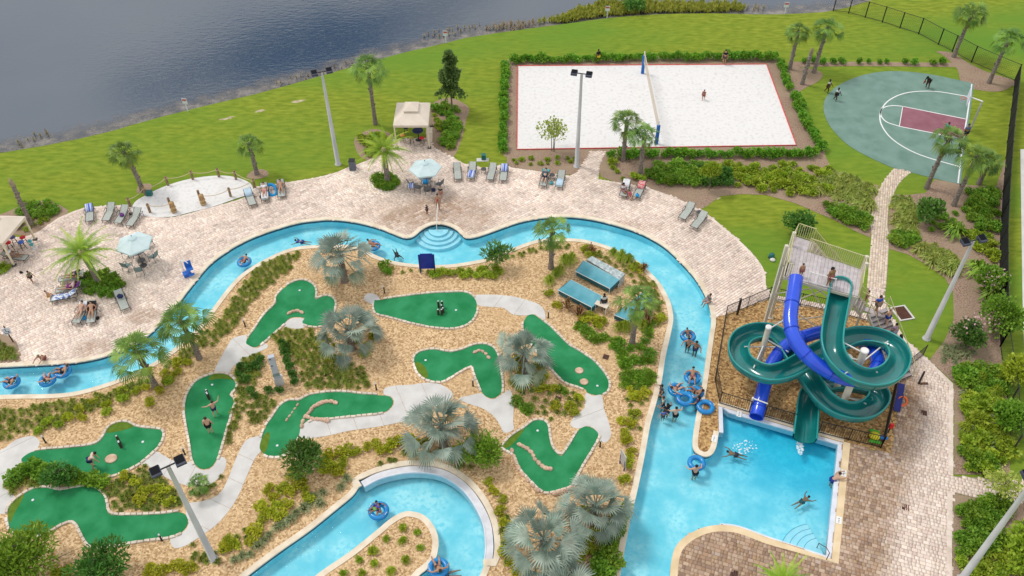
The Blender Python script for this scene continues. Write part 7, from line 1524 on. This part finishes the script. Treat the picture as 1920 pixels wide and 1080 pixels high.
# teal canopies
CAN = mat('teal_canvas', (.055, .27, .34), (.11, .37, .45), scale=1.1, detail=6, rough=.45, spec=.4)
def canopy(c4, zf, zb, lab):
    w = [P(*c4[0], zf), P(*c4[1], zf), P(*c4[2], zb), P(*c4[3], zb)]; c = sum(w, Vector()) / 4; o = empty('teal_canopy', (c.x, c.y, 0), 0, lab, 'canopy', 'teal canopies'); lc = Vector((c.x, c.y, 0)); w = [v - lc for v in w]; dz = Vector((0, 0, -.42)); mb = MB(); n = 8; vs = []
    for i in range(n + 1):
        for j in range(5):
            v = w[0].lerp(w[1], i / n).lerp(w[3].lerp(w[2], i / n), j / 4); v.z -= .05 * math.sin(math.pi * j / 4) * (1 + .4 * math.sin(i * 1.5)); vs.append(v)
    mb.add(vs, [(i * 5 + j, (i + 1) * 5 + j, (i + 1) * 5 + j + 1, i * 5 + j + 1) for i in range(n) for j in range(4)], True); mb.build('roof', CAN, o)
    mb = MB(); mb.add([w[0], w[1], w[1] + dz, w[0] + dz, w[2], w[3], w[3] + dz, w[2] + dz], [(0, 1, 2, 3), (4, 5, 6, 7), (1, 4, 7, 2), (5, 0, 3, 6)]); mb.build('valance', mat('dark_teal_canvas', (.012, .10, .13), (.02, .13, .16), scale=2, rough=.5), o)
    for v in w: mb = MB(); mb.tube([(v.x * .97, v.y * .97, 0), (v.x * .97, v.y * .97, v.z - .02)], .035, 7); mb.build('post', WSTEEL, o)
    for a, b in ((0, 1), (3, 2)): mb = MB(); mb.tube([w[a] - Vector((0, 0, .03)), w[b] - Vector((0, 0, .03))], .03, 6); mb.build('frame_bar', WSTEEL, o)
canopy([(1079, 508), (1144, 541), (1162, 524), (1094, 488)], 0.62, 0.9, 'teal canvas canopy nearest the river bend')
canopy([(1046, 543), (1110, 576), (1135, 558), (1070, 524)], 0.62, 0.9, 'teal canvas canopy in front, nearest the cordylines')
canopy([(1152, 590), (1180, 602), (1227, 556), (1208, 545)], 0.6, 0.85, 'teal canvas canopy behind the sabal palm trunk')
mb = MB(); c4 = [P(1100, 486, .9), P(1110, 480, .9), P(1172, 513, .9), P(1162, 524, .9)]; lc = P(1136, 502); GL = mat('grey_green_mesh', (.25, .32, .33), (.55, .60, .60), scale=5, detail=6, rough=.6); mb.add([v - lc for v in c4] + [Vector((v.x - lc.x, v.y - lc.y, .05)) for v in c4], [(0, 1, 2, 3), (0, 4, 5, 1), (1, 5, 6, 2), (2, 6, 7, 3), (3, 7, 4, 0)]); o = empty('display_counter', lc, 0, 'long grey counter behind the canopy nearest the river bend', 'counter'); mb.build('counter', GL, o)
o = empty('work_table', P(1128, 583), R(-30), 'small pale table under the end of the front canopy', 'table'); mb = MB(); mb.box((0, 0, .74), (1.0, .6, .05)); mb.build('table_top', ROOFC, o)
for x in (-.42, .42):
    for y in (-.24, .24): mb = MB(); mb.box((x, y, .36), (.05, .05, .72)); mb.build('leg', WSTEEL, o)
# rescue board, life ring, toys
o = empty('rescue_board', P(1681, 772, .05), 0, 'long dark blue rescue board leaning on the fence right of the slides', 'board'); e = P(1691, 718, 1.0) - P(1681, 772, .05); mb = MB(); mb.beam(Vector((0, 0, .05)), e * .97, .42, .06); mb.build('board', mat('navy_board', (.015, .02, .16), (.02, .03, .22), scale=3, rough=.4), o); mb = MB(); mb.tube([e * .4 + Vector((.2, 0, .1)), e * .5 + Vector((.26, 0, .12)), e * .6 + Vector((.2, 0, .1))], .02, 6); mb.build('handle', BLACK, o)
o = empty('life_ring', P(1692, 752, .35), 0, 'orange life ring hung beside the rescue board', 'life ring'); ORG = mat('ring_orange', (.75, .16, .05), rough=.5); mb = MB(); mb.tube([(math.cos(t) * .3, math.sin(t) * .22, math.sin(t) * .2) for t in [k * .4488 for k in range(14)]], .085, 8, closed=True); r_ = mb.build('ring', ORG, o); mb = MB(); mb.tube([(math.cos(t) * .37, math.sin(t) * .28, math.sin(t) * .25) for t in [k * .4488 for k in range(14)]], .014, 5, closed=True); mb.build('grab_line', WHITE, r_); mb = MB(); mb.box((0, .2, -.05), (.08, .08, .6)); mb.build('stand', BLACK, o)
o = empty('red_box', P(1665, 812, .02), 0, 'small red emergency box on the fence beside the toys', 'box'); mb = MB(); mb.box((0, 0, .75), (.24, .14, .4)); mb.build('box', mat('box_red', (.65, .02, .03), rough=.4), o); mb = MB(); mb.box((0, .02, .3), (.06, .06, .55)); mb.build('post', BLACK, o)
o = empty('toy_float', P(1641, 822, .05), R(-15), 'yellow green and blue turtle toy at the fence corner', 'toy'); mb = MB(); mb.blob((-.1, 0, .25), (.36, .32, .22), 12, 7); mb.build('shell', mat('toy_yellow', (.70, .60, .03), rough=.4), o); mb = MB(); mb.blob((.4, -.02, .25), (.34, .15, .14), 12, 6); mb.build('head', mat('toy_blue', (.03, .20, .60), rough=.4), o)
for x, y in ((-.2, .45), (.05, .42), (-.25, -.42), (.1, -.42)): mb = MB(); mb.blob((x, y, .18), (.24, .14, .08), 9, 5); mb.build('flipper', mat('toy_green', (.08, .42, .04), rough=.4), o)
o = empty('handrail_post', P(1722, 720), 0, 'dark metal gate post standing at the foot of the tower stairs', 'post'); mb = MB(); mb.box((0, 0, .65), (.1, .1, 1.3)); mb.build('post', BLACK, o); mb = MB(); mb.box((.35, 0, .03), (.6, .2, .05)); mb.build('foot_plate', mat('rust', (.10, .05, .03), rough=.8), o)
for a, b, w in ((1382, 590, 'at the left corner of the slide fence'),): o = empty('dark_post', P(a, b), 0, 'dark square post ' + w, 'post'); mb = MB(); mb.box((0, 0, .8), (.14, .14, 1.6)); mb.build('post', BLACK, o); mb = MB(); mb.box((0, 0, 1.62), (.18, .18, .05)); mb.build('cap', DGREY, o)
# depth markers on the coping
for a, b, w in ((1582, 887, 'beside the swimmer at the pool edge'), (1573, 975, 'near the corner steps of the slide pool'), (1339, 822, 'on the planter tip beside the slide pool'), (1386, 776, 'left of the blue slide outlet')):
    p = P(a, b, .058); mb = MB(); mb.box((0, 0, .003), (.32, .5, .006)); o = mb.build('depth_tile', LINE); o.location = p; o.rotation_euler = (0, 0, AT); tag(o, 'white marker tile on the coping ' + w, 'depth marker', 'depth marker tiles')
    for y in (-.14, -.02, .10):
        mb = MB(); mb.box((0, y, .008), (.07, .045, .003)); mb.build('printed_mark', BLACK, o)
# ------------------------------------------------------------------ people
def vv(*a): return Vector(a).normalized()
POSE = {}
D0 = vv(0.12, 0.05, -1); D0m = vv(-0.12, 0.05, -1)
def pose(key, t=(0, 0, 1), h=None, ua=((.18, 0, -1), (-.18, 0, -1)), fa=((.08, .15, -1), (-.08, .15, -1)), th=((.03, .03, -1), (-.03, .03, -1)), sh=((0, -.05, -1), (0, -.05, -1)), ft=((.1, 1, -.15), (-.1, 1, -.15))):
    t = vv(*t); h = vv(*h) if h else t; X = Vector((1, 0, 0)); J = {}; E_ = []
    J['pel'] = (Vector((0, 0, 0)), .082); J['spi'] = (t * .10, .074); J['che'] = (t * .22, .086); J['nec'] = (t * .315, .036); J['hea'] = (J['nec'][0] + h * .07, .056); J['top'] = (J['nec'][0] + h * .118, .046)
    f_ = h.cross(X) * -1
    if f_.y < 0 and abs(h.z) > .3: f_ = -f_
    J['nos'] = (J['hea'][0] + f_ * .062 - h * .005, .010)
    E_ += [('pel', 'spi'), ('spi', 'che'), ('che', 'nec'), ('nec', 'hea'), ('hea', 'top'), ('hea', 'nos')]
    for i, s in enumerate((1, -1)):
        S_ = 'RL'[i]; a = J['che'][0] + t * .045 + X * s * .108; e = a + vv(*ua[i]) * .165; w = e + vv(*fa[i]) * .15; hd = w + vv(*fa[i]) * .04; fd = vv(*fa[i]); sd_ = fd.cross(Vector((0, 1, .3))).normalized()
        J['sho' + S_] = (a, .042); J['elb' + S_] = (e, .029); J['wri' + S_] = (w, .020); J['han' + S_] = (hd, .021); E_ += [('che', 'sho' + S_), ('sho' + S_, 'elb' + S_), ('elb' + S_, 'wri' + S_), ('wri' + S_, 'han' + S_)]
        for k, (o_, l_) in enumerate(((-.016, .040), (-.005, .048), (.006, .046), (.017, .036))): J['fin%d' % k + S_] = (hd + fd * l_ + sd_ * o_ * 1.5, .006); E_.append(('han' + S_, 'fin%d' % k + S_))
        J['thu' + S_] = (w + fd * .028 + sd_ * .034, .007); E_.append(('wri' + S_, 'thu' + S_))
        hp = X * s * .052 - t * .015; kn = hp + vv(*th[i]) * .235; an = kn + vv(*sh[i]) * .235; to = an + vv(*ft[i]) * .085; hl = an - vv(*ft[i]) * .02 - Vector((0, 0, .012))
        J['hip' + S_] = (hp, .066); J['kne' + S_] = (kn, .040); J['ank' + S_] = (an, .025); J['toe' + S_] = (to, .018); E_ += [('pel', 'hip' + S_), ('hip' + S_, 'kne' + S_), ('kne' + S_, 'ank' + S_), ('ank' + S_, 'toe' + S_)]
    POSE[key] = (J, E_, h, f_)
pose('stand', ua=((.25, .05, -1), (-.2, -.05, -1)), fa=((.1, .35, -1), (-.05, .2, -1)))
pose('walk', t=(0, .08, 1), th=((.03, .45, -1), (-.03, -.35, -1)), sh=((0, -.1, -1), (0, -.6, -1)), ua=((.2, -.45, -1), (-.2, .45, -1)), fa=((.1, .1, -1), (-.1, .7, -.8)))
pose('armsout', t=(.08, .1, 1), ua=((1, .2, .1), (-1, .1, -.35)), fa=((.5, .5, .8), (-1, .5, -.1)), th=((.12, .2, -1), (-.12, -.25, -1)), sh=((.05, -.1, -1), (-.1, -.3, -1)))
pose('bend', t=(0, .75, .8), h=(0, .9, .6), ua=((.1, .3, -1), (-.1, .3, -1)), fa=((-.1, .35, -1), (.1, .35, -1)), th=((.15, .25, -1), (-.15, .2, -1)), sh=((.02, -.35, -1), (-.02, -.3, -1)))
pose('sit', t=(0, -.08, 1), th=((.12, 1, .05), (-.12, 1, .05)), sh=((0, .12, -1), (0, .2, -1)), ua=((.25, .25, -1), (-.25, .25, -1)), fa=((-.1, .8, -.4), (.1, .8, -.4)))
pose('recline', t=(0, -.85, .55), h=(0, -.6, .8), th=((.10, 1, .12), (-.10, 1, .03)), sh=((.02, 1, -.14), (-.02, 1, -.04)), ft=((.2, .3, 1), (-.2, .3, 1)), ua=((.45, .3, -.45), (-.45, .3, -.45)), fa=((-.2, .9, .1), (.2, .9, .1)))
pose('tube', t=(0, -.75, .65), h=(0, -.4, .9), th=((.25, .9, .5), (-.2, .9, .55)), sh=((.1, .75, -.65), (-.05, .85, -.5)), ft=((.1, .6, .6), (-.1, .6, .6)), ua=((.9, .1, -.25), (-.9, .1, -.25)), fa=((.5, .7, -.35), (-.5, .7, -.35)))
pose('swim', t=(0, 1, .12), h=(0, .9, .45), th=((.12, -1, -.08), (-.12, -1, -.15)), sh=((.08, -1, 0), (-.08, -1, .05)), ft=((.05, -1, -.2), (-.05, -1, -.2)), ua=((.8, .7, .05), (-.7, .7, -.1)), fa=((.2, 1, -.1), (-.35, .9, -.2)))
pose('wade', t=(0, .06, 1), ua=((.8, .2, -.55), (-.8, .25, -.55)), fa=((.3, .8, -.2), (-.3, .8, -.2)))
pose('lean', t=(0, .55, .85), h=(0, .4, .95), ua=((.3, .9, -.1), (-.3, .9, -.1)), fa=((-.1, 1, -.1), (.1, 1, -.1)))
PMESH = {}
dgx = None
def skin_mesh(J, E_, names, grow, key, sub=1):
    if key in PMESH: return PMESH[key]
    ids = {n: i for i, n in enumerate(names)}; me = bpy.data.meshes.new('sk'); me.from_pydata([tuple(J[n][0]) for n in names], [(ids[a], ids[b]) for a, b in E_ if a in ids and b in ids], []); ob = bpy.data.objects.new('sk', me); COL.objects.link(ob)
    ob.modifiers.new('k', 'SKIN'); sv_ = me.skin_vertices[0].data
    for n in names: r_ = J[n][1] * grow[0] + grow[1]; sv_[ids[n]].radius = (r_, r_); sv_[ids[n]].use_root = (n == names[0])
    md = ob.modifiers.new('s', 'SUBSURF'); md.levels = sub; md.render_levels = sub; bpy.context.view_layer.update()
    m2 = bpy.data.meshes.new_from_object(ob.evaluated_get(bpy.context.evaluated_depsgraph_get())); bpy.data.objects.remove(ob); m2.polygons.foreach_set('use_smooth', [True] * len(m2.polygons))
    m2.materials.clear(); m2.materials.append(None); PMESH[key] = m2; return m2
SKINS = [mat('skin_%d' % i, c, (c[0] * .88, c[1] * .85, c[2] * .84), scale=9, rough=.55) for i, c in enumerate([(.58, .36, .26), (.46, .26, .17), (.33, .18, .105), (.075, .038, .024), (.62, .42, .32)])]
CLOTH = {}
def cloth(c):
    k = tuple(c)
    if k not in CLOTH: CLOTH[k] = mat('cloth_%d' % len(CLOTH), k, tuple(x * .82 for x in k), scale=14, rough=.9)
    return CLOTH[k]
HAIRS = {'b': mat('hair_black', (.012, .010, .009), rough=.6), 'n': mat('hair_brown', (.05, .028, .016), rough=.6), 'g': mat('hair_blond', (.30, .20, .09), rough=.6)}
def setm(o, m): o.material_slots[0].link = 'OBJECT'; o.material_slots[0].material = m
def person(ps, p, face, lab, H=1.7, skin=0, top=None, bot=(.05, .06, .10), hair='n', long=False, pel=None, one=None):
    """p: position of the feet (or of the pelvis when pel is set); face: heading angle of the body's +Y"""
    J, E_, h, f_ = POSE[ps]; low = min(J[n][0].z - J[n][1] for n in J)
    o = link('person', skin_mesh(J, E_, list(J), (1, 0), (ps, 'body'))); setm(o, SKINS[skin]); o.scale = (H, H, H)
    o.location = Vector(p) + Vector((0, 0, -low * H if pel is None else pel)); o.rotation_euler = (0, 0, face); tag(o, lab, 'person')
    def sub(nm, names, grow, key, m):
        c = link(nm, skin_mesh(J2, E2, names, grow, key), o); setm(c, m)
    J2 = dict(J); E2 = list(E_)
    for S_ in 'RL':
        J2['mth' + S_] = (J['hip' + S_][0].lerp(J['kne' + S_][0], .62), .056); J2['mar' + S_] = (J['sho' + S_][0].lerp(J['elb' + S_][0], .6), .038); E2 += [('hip' + S_, 'mth' + S_), ('sho' + S_, 'mar' + S_)]
    if one: sub('swimsuit', ['pel', 'spi', 'che', 'hipR', 'hipL'], (1.06, .006), (ps, 'one'), cloth(one))
    else:
        if bot: sub('shorts', ['pel', 'hipR', 'hipL', 'mthR', 'mthL'], (1.10, .008), (ps, 'bot'), cloth(bot))
        if top: sub('shirt', ['spi', 'che', 'shoR', 'shoL', 'marR', 'marL'], (1.08, .009), (ps, 'top'), cloth(top))
    key = (ps, 'hair', long)
    if key not in PMESH:
        mb = MB(); c = J['hea'][0] + h * .028 - f_ * .016; mb.blob(c, (.062, .062, .062), 10, 7)
        if long:
            d = (-h * .7 - f_ * .35).normalized(); mb.tube([c - f_ * .03, c - f_ * .05 - h * .06, c - f_ * .045 - h * .15], [.052, .056, .03], 8)
        PMESH[key] = mb.mesh('hair'); PMESH[key].materials.append(None)
    c = link('hair', PMESH[key], o); setm(c, HAIRS[hair]); return o
def toward(p, q): d = Vector(q) - Vector(p); return math.atan2(d.y, d.x) - math.pi / 2
S_ = -math.pi
person('stand', P(1121, 118), R(200), 'person in a black top and yellow shorts by the far volleyball hedge', 1.6, 3, (.01, .01, .012), (.62, .50, .03), 'b')
person('stand', P(1357, 121), R(170), 'person in a dark shirt at the back right of the volleyball sand', 1.75, 1, (.012, .012, .018), (.10, .07, .06), 'b')
person('walk', P(1318, 188), R(160), 'child walking across the right half of the volleyball sand', 1.25, 1, (.35, .10, .08), (.25, .08, .08), 'n')
person('walk', P(1550, 174), R(230), 'person in a pale shirt and brown trousers beside the court edge', 1.6, 3, (.55, .56, .52), (.16, .09, .05), 'b')
person('walk', P(1566, 189), R(215), 'person in a white shirt at the left tip of the basketball court', 1.55, 3, (.70, .74, .74), (.03, .03, .04), 'b')
person('bend', P(1738, 165), R(120), 'player in black bending with a ball at the top of the basketball court', 1.75, 3, (.010, .010, .012), (.010, .010, .012), 'b')
person('armsout', P(1768, 257), R(-60), 'player in a green shirt reaching out on the maroon key', 1.7, 2, (.06, .30, .20), (.30, .12, .06), 'n')
person('stand', P(1806, 262), R(180), 'player in a blue grey shirt on the basketball baseline', 1.75, 2, (.12, .17, .30), (.02, .025, .05), 'b')
person('stand', P(822, 393), R(180), 'woman in a red swimsuit standing at the river handrail', 1.72, 1, one=(.55, .02, .05), hair='n')
person('stand', P(827, 372), R(175), 'person in a dark top standing behind the woman in red', 1.3, 0, (.02, .05, .05), (.4, .2, .15), 'g')
person('stand', P(801, 402), R(-120), 'small child in dark clothes left of the woman in red', 1.05, 2, (.02, .02, .05), (.02, .02, .06), 'b')
person('walk', P(62, 530), R(-110), 'child walking on the deck near the left gazebo', 1.3, 2, (.16, .20, .12), (.05, .05, .05), 'b')
def onlounger(i, lab, **k):
    p, a = LPOS[i]; off = Matrix.Rotation(a, 3, 'Z') @ Vector((0, .12, 0)); return person('recline', p + off, a + math.pi, lab, pel=.50, **k)
onlounger(5, 'sunbather in white lying on the lounger right of the roped sand', skin=0, top=(.75, .75, .78), bot=(.60, .30, .26), H=1.65)
onlounger(6, 'dark haired sunbather lying beside the sky blue float', skin=1, one=(.30, .08, .07), hair='n', long=True, H=1.6)
onlounger(11, 'reader in a grey shirt lying on the teal towel', skin=0, top=(.10, .12, .15), bot=(.02, .03, .06), hair='n', H=1.75)
onlounger(18, 'woman in a teal bikini, left one of the sunbathing pair', skin=0, one=(.02, .22, .30), hair='n', H=1.65)
onlounger(19, 'woman in a black bikini, right one of the sunbathing pair', skin=1, one=(.02, .02, .025), hair='b', long=True, H=1.65)
onlounger(21, 'person in purple lying on the lounger left of the date palm', skin=1, top=(.60, .45, .50), bot=(.22, .03, .24), hair='n')
onlounger(22, 'person in dark clothes on the farthest lounger left of the date palm', skin=1, top=(.03, .03, .08), bot=(.05, .05, .07), hair='b')
onlounger(23, 'person in a white shirt lying under the left gazebo', skin=2, top=(.74, .76, .82), bot=(.30, .22, .2), hair='n')
person('sit', P(94, 562, .04), R(-60), 'child with a towel sitting on the end of the patterned lounger', 1.15, 0, None, (.72, .38, .05), 'n', pel=.47)
p = LPOS[13][0]; person('sit', p + Vector((-.15, -.35, 0)), R(215), 'person in white sitting on the lounger beside the planted bed', 1.65, 2, (.72, .70, .76), (.5, .3, .4), 'b', True, pel=.47)
person('sit', P(1180, 372, .04), R(200), 'child in pink sitting between the loungers beside the planted bed', 1.1, 1, (.70, .08, .22), (.60, .10, .2), 'n', pel=.35)
# golfers
person('armsout', P(405, 778, .03), R(30), 'boy with outstretched arms on the bulb shaped green', 1.45, 0, None, (.012, .03, .10), 'n')
person('stand', P(396, 812, .03), R(10), 'bare chested man in black shorts on the bulb shaped green', 1.75, 0, None, (.012, .012, .015), 'n')
person('bend', P(176, 876, .03), R(-70), 'player in pale top and navy shorts on the kidney shaped green', 1.65, 0, (.70, .58, .48), (.02, .04, .12), 'b')
# tower
person('stand', P(1552, 536, 7.0), R(200), 'woman with big black hair on the tower platform', 1.65, 2, (.30, .18, .08), (.45, .10, .12), 'b', True)
person('stand', P(1500, 519, 7.0), R(180), 'child behind the mouth of the blue slide on the platform', 1.2, 1, None, (.3, .1, .1), 'n')
person('walk', P(1641, 586, 3.2), R(20), 'person in a bright blue shirt on the stair landing', 1.7, 1, (.02, .10, .55), (.30, .22, .16), 'n')
person('stand', P(1622, 566, 3.2), R(40), 'child in red on the stair landing', 1.15, 1, (.45, .15, .15), (.3, .1, .1), 'n')
def stair(t, lab, **k): q = FLO.lerp(FHI, t); person('walk', (q.x + .22, q.y, q.z + .1), toward(FLO, FHI), lab, **k)
stair(.80, 'person in blue shorts high on the tower stairs', skin=0, H=1.5, bot=(.02, .06, .35), hair='g')
stair(.58, 'person in a patterned top halfway up the tower stairs', skin=1, H=1.6, top=(.35, .25, .38), bot=(.3, .3, .4), hair='b')
stair(.42, 'dark haired person low on the tower stairs', skin=2, H=1.6, top=(.30, .32, .42), bot=(.05, .15, .2), hair='b', long=True)
person('stand', P(1131, 580), R(190), 'attendant in a white shirt at the end of the front canopy', 1.65, 3, (.70, .72, .70), (.04, .05, .06), 'b')

# inflatable tubes and bathers
RING = mat('blue_vinyl_ring', (.010, .19, .52), (.016, .26, .60), scale=2, rough=.25, spec=.5)
def ring_mesh():
    mb = MB(); mb.tube([(math.cos(t) * .43, math.sin(t) * .43, 0) for t in [k * 2 * math.pi / 24 for k in range(24)]], .16, 12, closed=True); return mb.mesh('ring', RING)
RM = ring_mesh()
def handle_mesh():
    mb = MB()
    for s in (-1, 1): mb.tube([(s * .50, -.1, .14), (s * .52, -.05, .19), (s * .52, .05, .19), (s * .50, .1, .14)], .016, 5)
    return mb.mesh('handles', WSTEEL)
HM = handle_mesh()
def ring(a, b, lab, z=WZ + .08, s=1.0, rx=0.0):
    o = empty('swim_ring', P(a, b, z), random.uniform(0, 3), lab, 'swim ring', 'blue river tubes'); o.scale = (s, s, s); o.rotation_euler.x = rx
    link('tube', RM, o); link('handles', HM, o); return P(a, b, z)
def rider(a, b, face, lab_r, lab_p, **k):
    p = ring(a, b, lab_r, s=k.pop('s', 1.0)); return person('tube', p, face, lab_p, pel=.10, **k)
rider(458, 491, R(150), 'blue ring carrying a child at the left river bend', 'child in the ring at the left river bend', H=1.3, skin=1, bot=(.3, .1, .1), hair='b')
rider(700, 461, R(250), 'blue ring right of the highest silver palm', 'bather in the ring right of the highest silver palm', H=1.5, skin=1, bot=(.4, .12, .06), hair='n')
rider(22, 717, R(80), 'blue ring at the far left edge of the river', 'bather in the ring at the far left edge', H=1.6, skin=1, bot=(.04, .04, .06), hair='n')
rider(89, 713, R(20), 'blue ring in the middle of the three left rings', 'bather leaning back in the middle of the three left rings', H=1.6, skin=0, bot=(.3, .12, .1), hair='n')
rider(118, 697, R(100), 'blue ring right of the three left rings', 'bather stretched over the right of the three left rings', H=1.65, skin=1, bot=(.02, .03, .05), hair='n')
rider(1290, 630, R(190), 'blue ring above the two standing bathers', 'child in the ring above the two standing bathers', H=1.2, skin=2, bot=(.1, .1, .2), hair='b')
rider(1298, 708, R(170), 'blue ring above the crowd in the straight river', 'bather in the ring above the crowd', H=1.55, skin=1, bot=(.3, .1, .12), hair='b')
rider(1268, 731, R(-60), 'blue ring left in the crowd', 'bather with legs stretched from the left ring of the crowd', H=1.65, skin=0, one=(.3, .05, .06), hair='n')
rider(1304, 737, R(60), 'blue ring right in the crowd', 'bather lying across the right ring of the crowd', H=1.6, skin=2, one=(.05, .04, .05), hair='b')
ring(1284, 748, 'empty blue ring in the middle of the crowd', s=1.05)
ring(1323, 763, 'empty blue ring lying on the planter edge', z=.17, s=1.05)
rider(710, 958, R(200), 'blue ring carrying two children below the channel rim', 'child in dark blue on the ring below the channel rim', H=1.3, skin=2, top=(.03, .03, .20), bot=(.05, .05, .3), hair='b', s=1.1)
q = P(704, 957, WZ + .12); person('tube', q, R(120), 'child with a green float on the ring below the channel rim', 1.1, 2, (.08, .08, .35), (.10, .55, .12), 'b', pel=.16)
rider(822, 1065, R(20), 'blue ring entering the channel at the bottom edge', 'bather in the ring at the bottom edge', H=1.65, skin=1, one=(.4, .18, .12), hair='n', s=1.1)
person('swim', P(835, 1078, WZ - .05), R(100), 'swimmer pushing the ring at the bottom edge', 1.65, 1, (.25, .3, .35), (.05, .1, .2), 'b', pel=0)
ring(1306, 868, 'blue ring floating below the planter tip', s=1.0)
FL = POOLZ
def wader(a, b, face, lab, H=1.65, dz=0.0, ps='wade', **k):
    p = P(a, b, WZ); person(ps, (p.x, p.y, WZ), face, lab, H, pel=(.02 + dz) * H, **k)
wader(1290, 648, R(170), 'bather with bare back standing left below the upper ring', 1.6, .05, skin=1, bot=(.02, .02, .03), hair='b')
wader(1304, 655, R(150), 'bather with bare back standing right below the upper ring', 1.65, .05, skin=2, bot=(.04, .04, .12), hair='b')
wader(1240, 735, R(100), 'bather at the left bank above the long haired woman', 1.5, .03, skin=2, top=(.04, .05, .07), hair='b')
wader(1243, 757, R(80), 'bather in a pale top at the left bank', 1.5, .03, skin=2, top=(.4, .45, .35), hair='n')
wader(1250, 772, R(20), 'woman with long black hair in the straight river', 1.6, .05, skin=2, top=(.02, .02, .03), hair='b', long=True)
wader(1243, 780, R(190), 'child held by the woman with long black hair', 1.1, .05, skin=1, top=(.06, .14, .55), hair='b')
wader(1266, 779, R(5), 'bather with a pale back below the crowd', 1.65, .05, skin=4, bot=(.012, .012, .015), hair='b')
wader(1308, 757, R(60), 'woman with dark hair beside the planter edge', 1.6, .04, skin=2, top=(.10, .05, .10), hair='b', long=True)
wader(1303, 888, R(10), 'bather standing behind the ring below the planter tip', 1.65, .06, skin=0, bot=(.012, .02, .04), hair='b')
person('swim', P(743, 474, WZ), R(200), 'dark haired swimmer left of the blue sign', 1.3, 3, (.01, .02, .025), (.01, .04, .05), 'b', pel=-.12)
person('swim', P(566, 452, WZ), R(80), 'swimmer in blue left of the highest silver palm', 1.4, 1, (.03, .08, .35), (.03, .08, .3), 'b', pel=-.10)
person('swim', P(1380, 850, WZ), R(70), 'swimmer splashing in the slide pool', 1.35, 2, None, (.05, .05, .08), 'b', pel=-.16)
person('swim', P(1505, 938, WZ), R(-60), 'dark swimmer crossing the slide pool', 1.35, 2, None, (.01, .13, .16), 'b', pel=-.14)
person('lean', P(1562, 900, WZ), R(-75), 'bather leaning on the right edge of the slide pool', 1.65, 0, None, (.02, .04, .25), 'n', pel=.02)
person('sit', P(1328, 566, .06), R(110), 'person sitting on the river edge above the slide fence', 1.6, 1, (.12, .14, .18), (.3, .32, .38), 'n', pel=.10)
person('lean', P(84, 676, WZ), R(175), 'bather looking over the left river edge onto the deck', 1.6, 1, None, (.3, .1, .08), 'g', pel=.30)
# white water where the slide runs in and round the splashing swimmer
FOAM = mat('white_foam', (.70, .82, .88), (.85, .92, .95), scale=9, rough=.6)
def foam(a, b, rx, ry, n, lab, rot=0.0):
    V = []; F = []; g = random.Random(int(a))
    mb = MB()
    for k in range(n):
        r_ = math.sqrt(g.random()); t = g.random() * 6.283; s = g.uniform(.02, .06); mb.blob((r_ * math.cos(t) * rx, r_ * math.sin(t) * ry, g.uniform(-.01, .03)), (s * 1.6, s, s * .35), 6, 3)
    o = mb.build('foam', FOAM); o.location = P(a, b, WZ); o.rotation_euler = (0, 0, rot); tag(o, lab, 'foam', kind='stuff')
foam(1500, 839, .2, .6, 90, 'white water below the green slide outlet', R(-10)); foam(1398, 838, .9, .5, 45, 'splash round the swimmer in the slide pool', R(15))
ball = MB(); ball.blob((0, 0, 0), (.12, .12, .12), 12, 8); o = ball.build('basketball', mat('ball_orange', (.55, .16, .05), rough=.7)); o.location = P(1734, 153, .7) ; tag(o, 'orange basketball held by the player in black', 'ball')
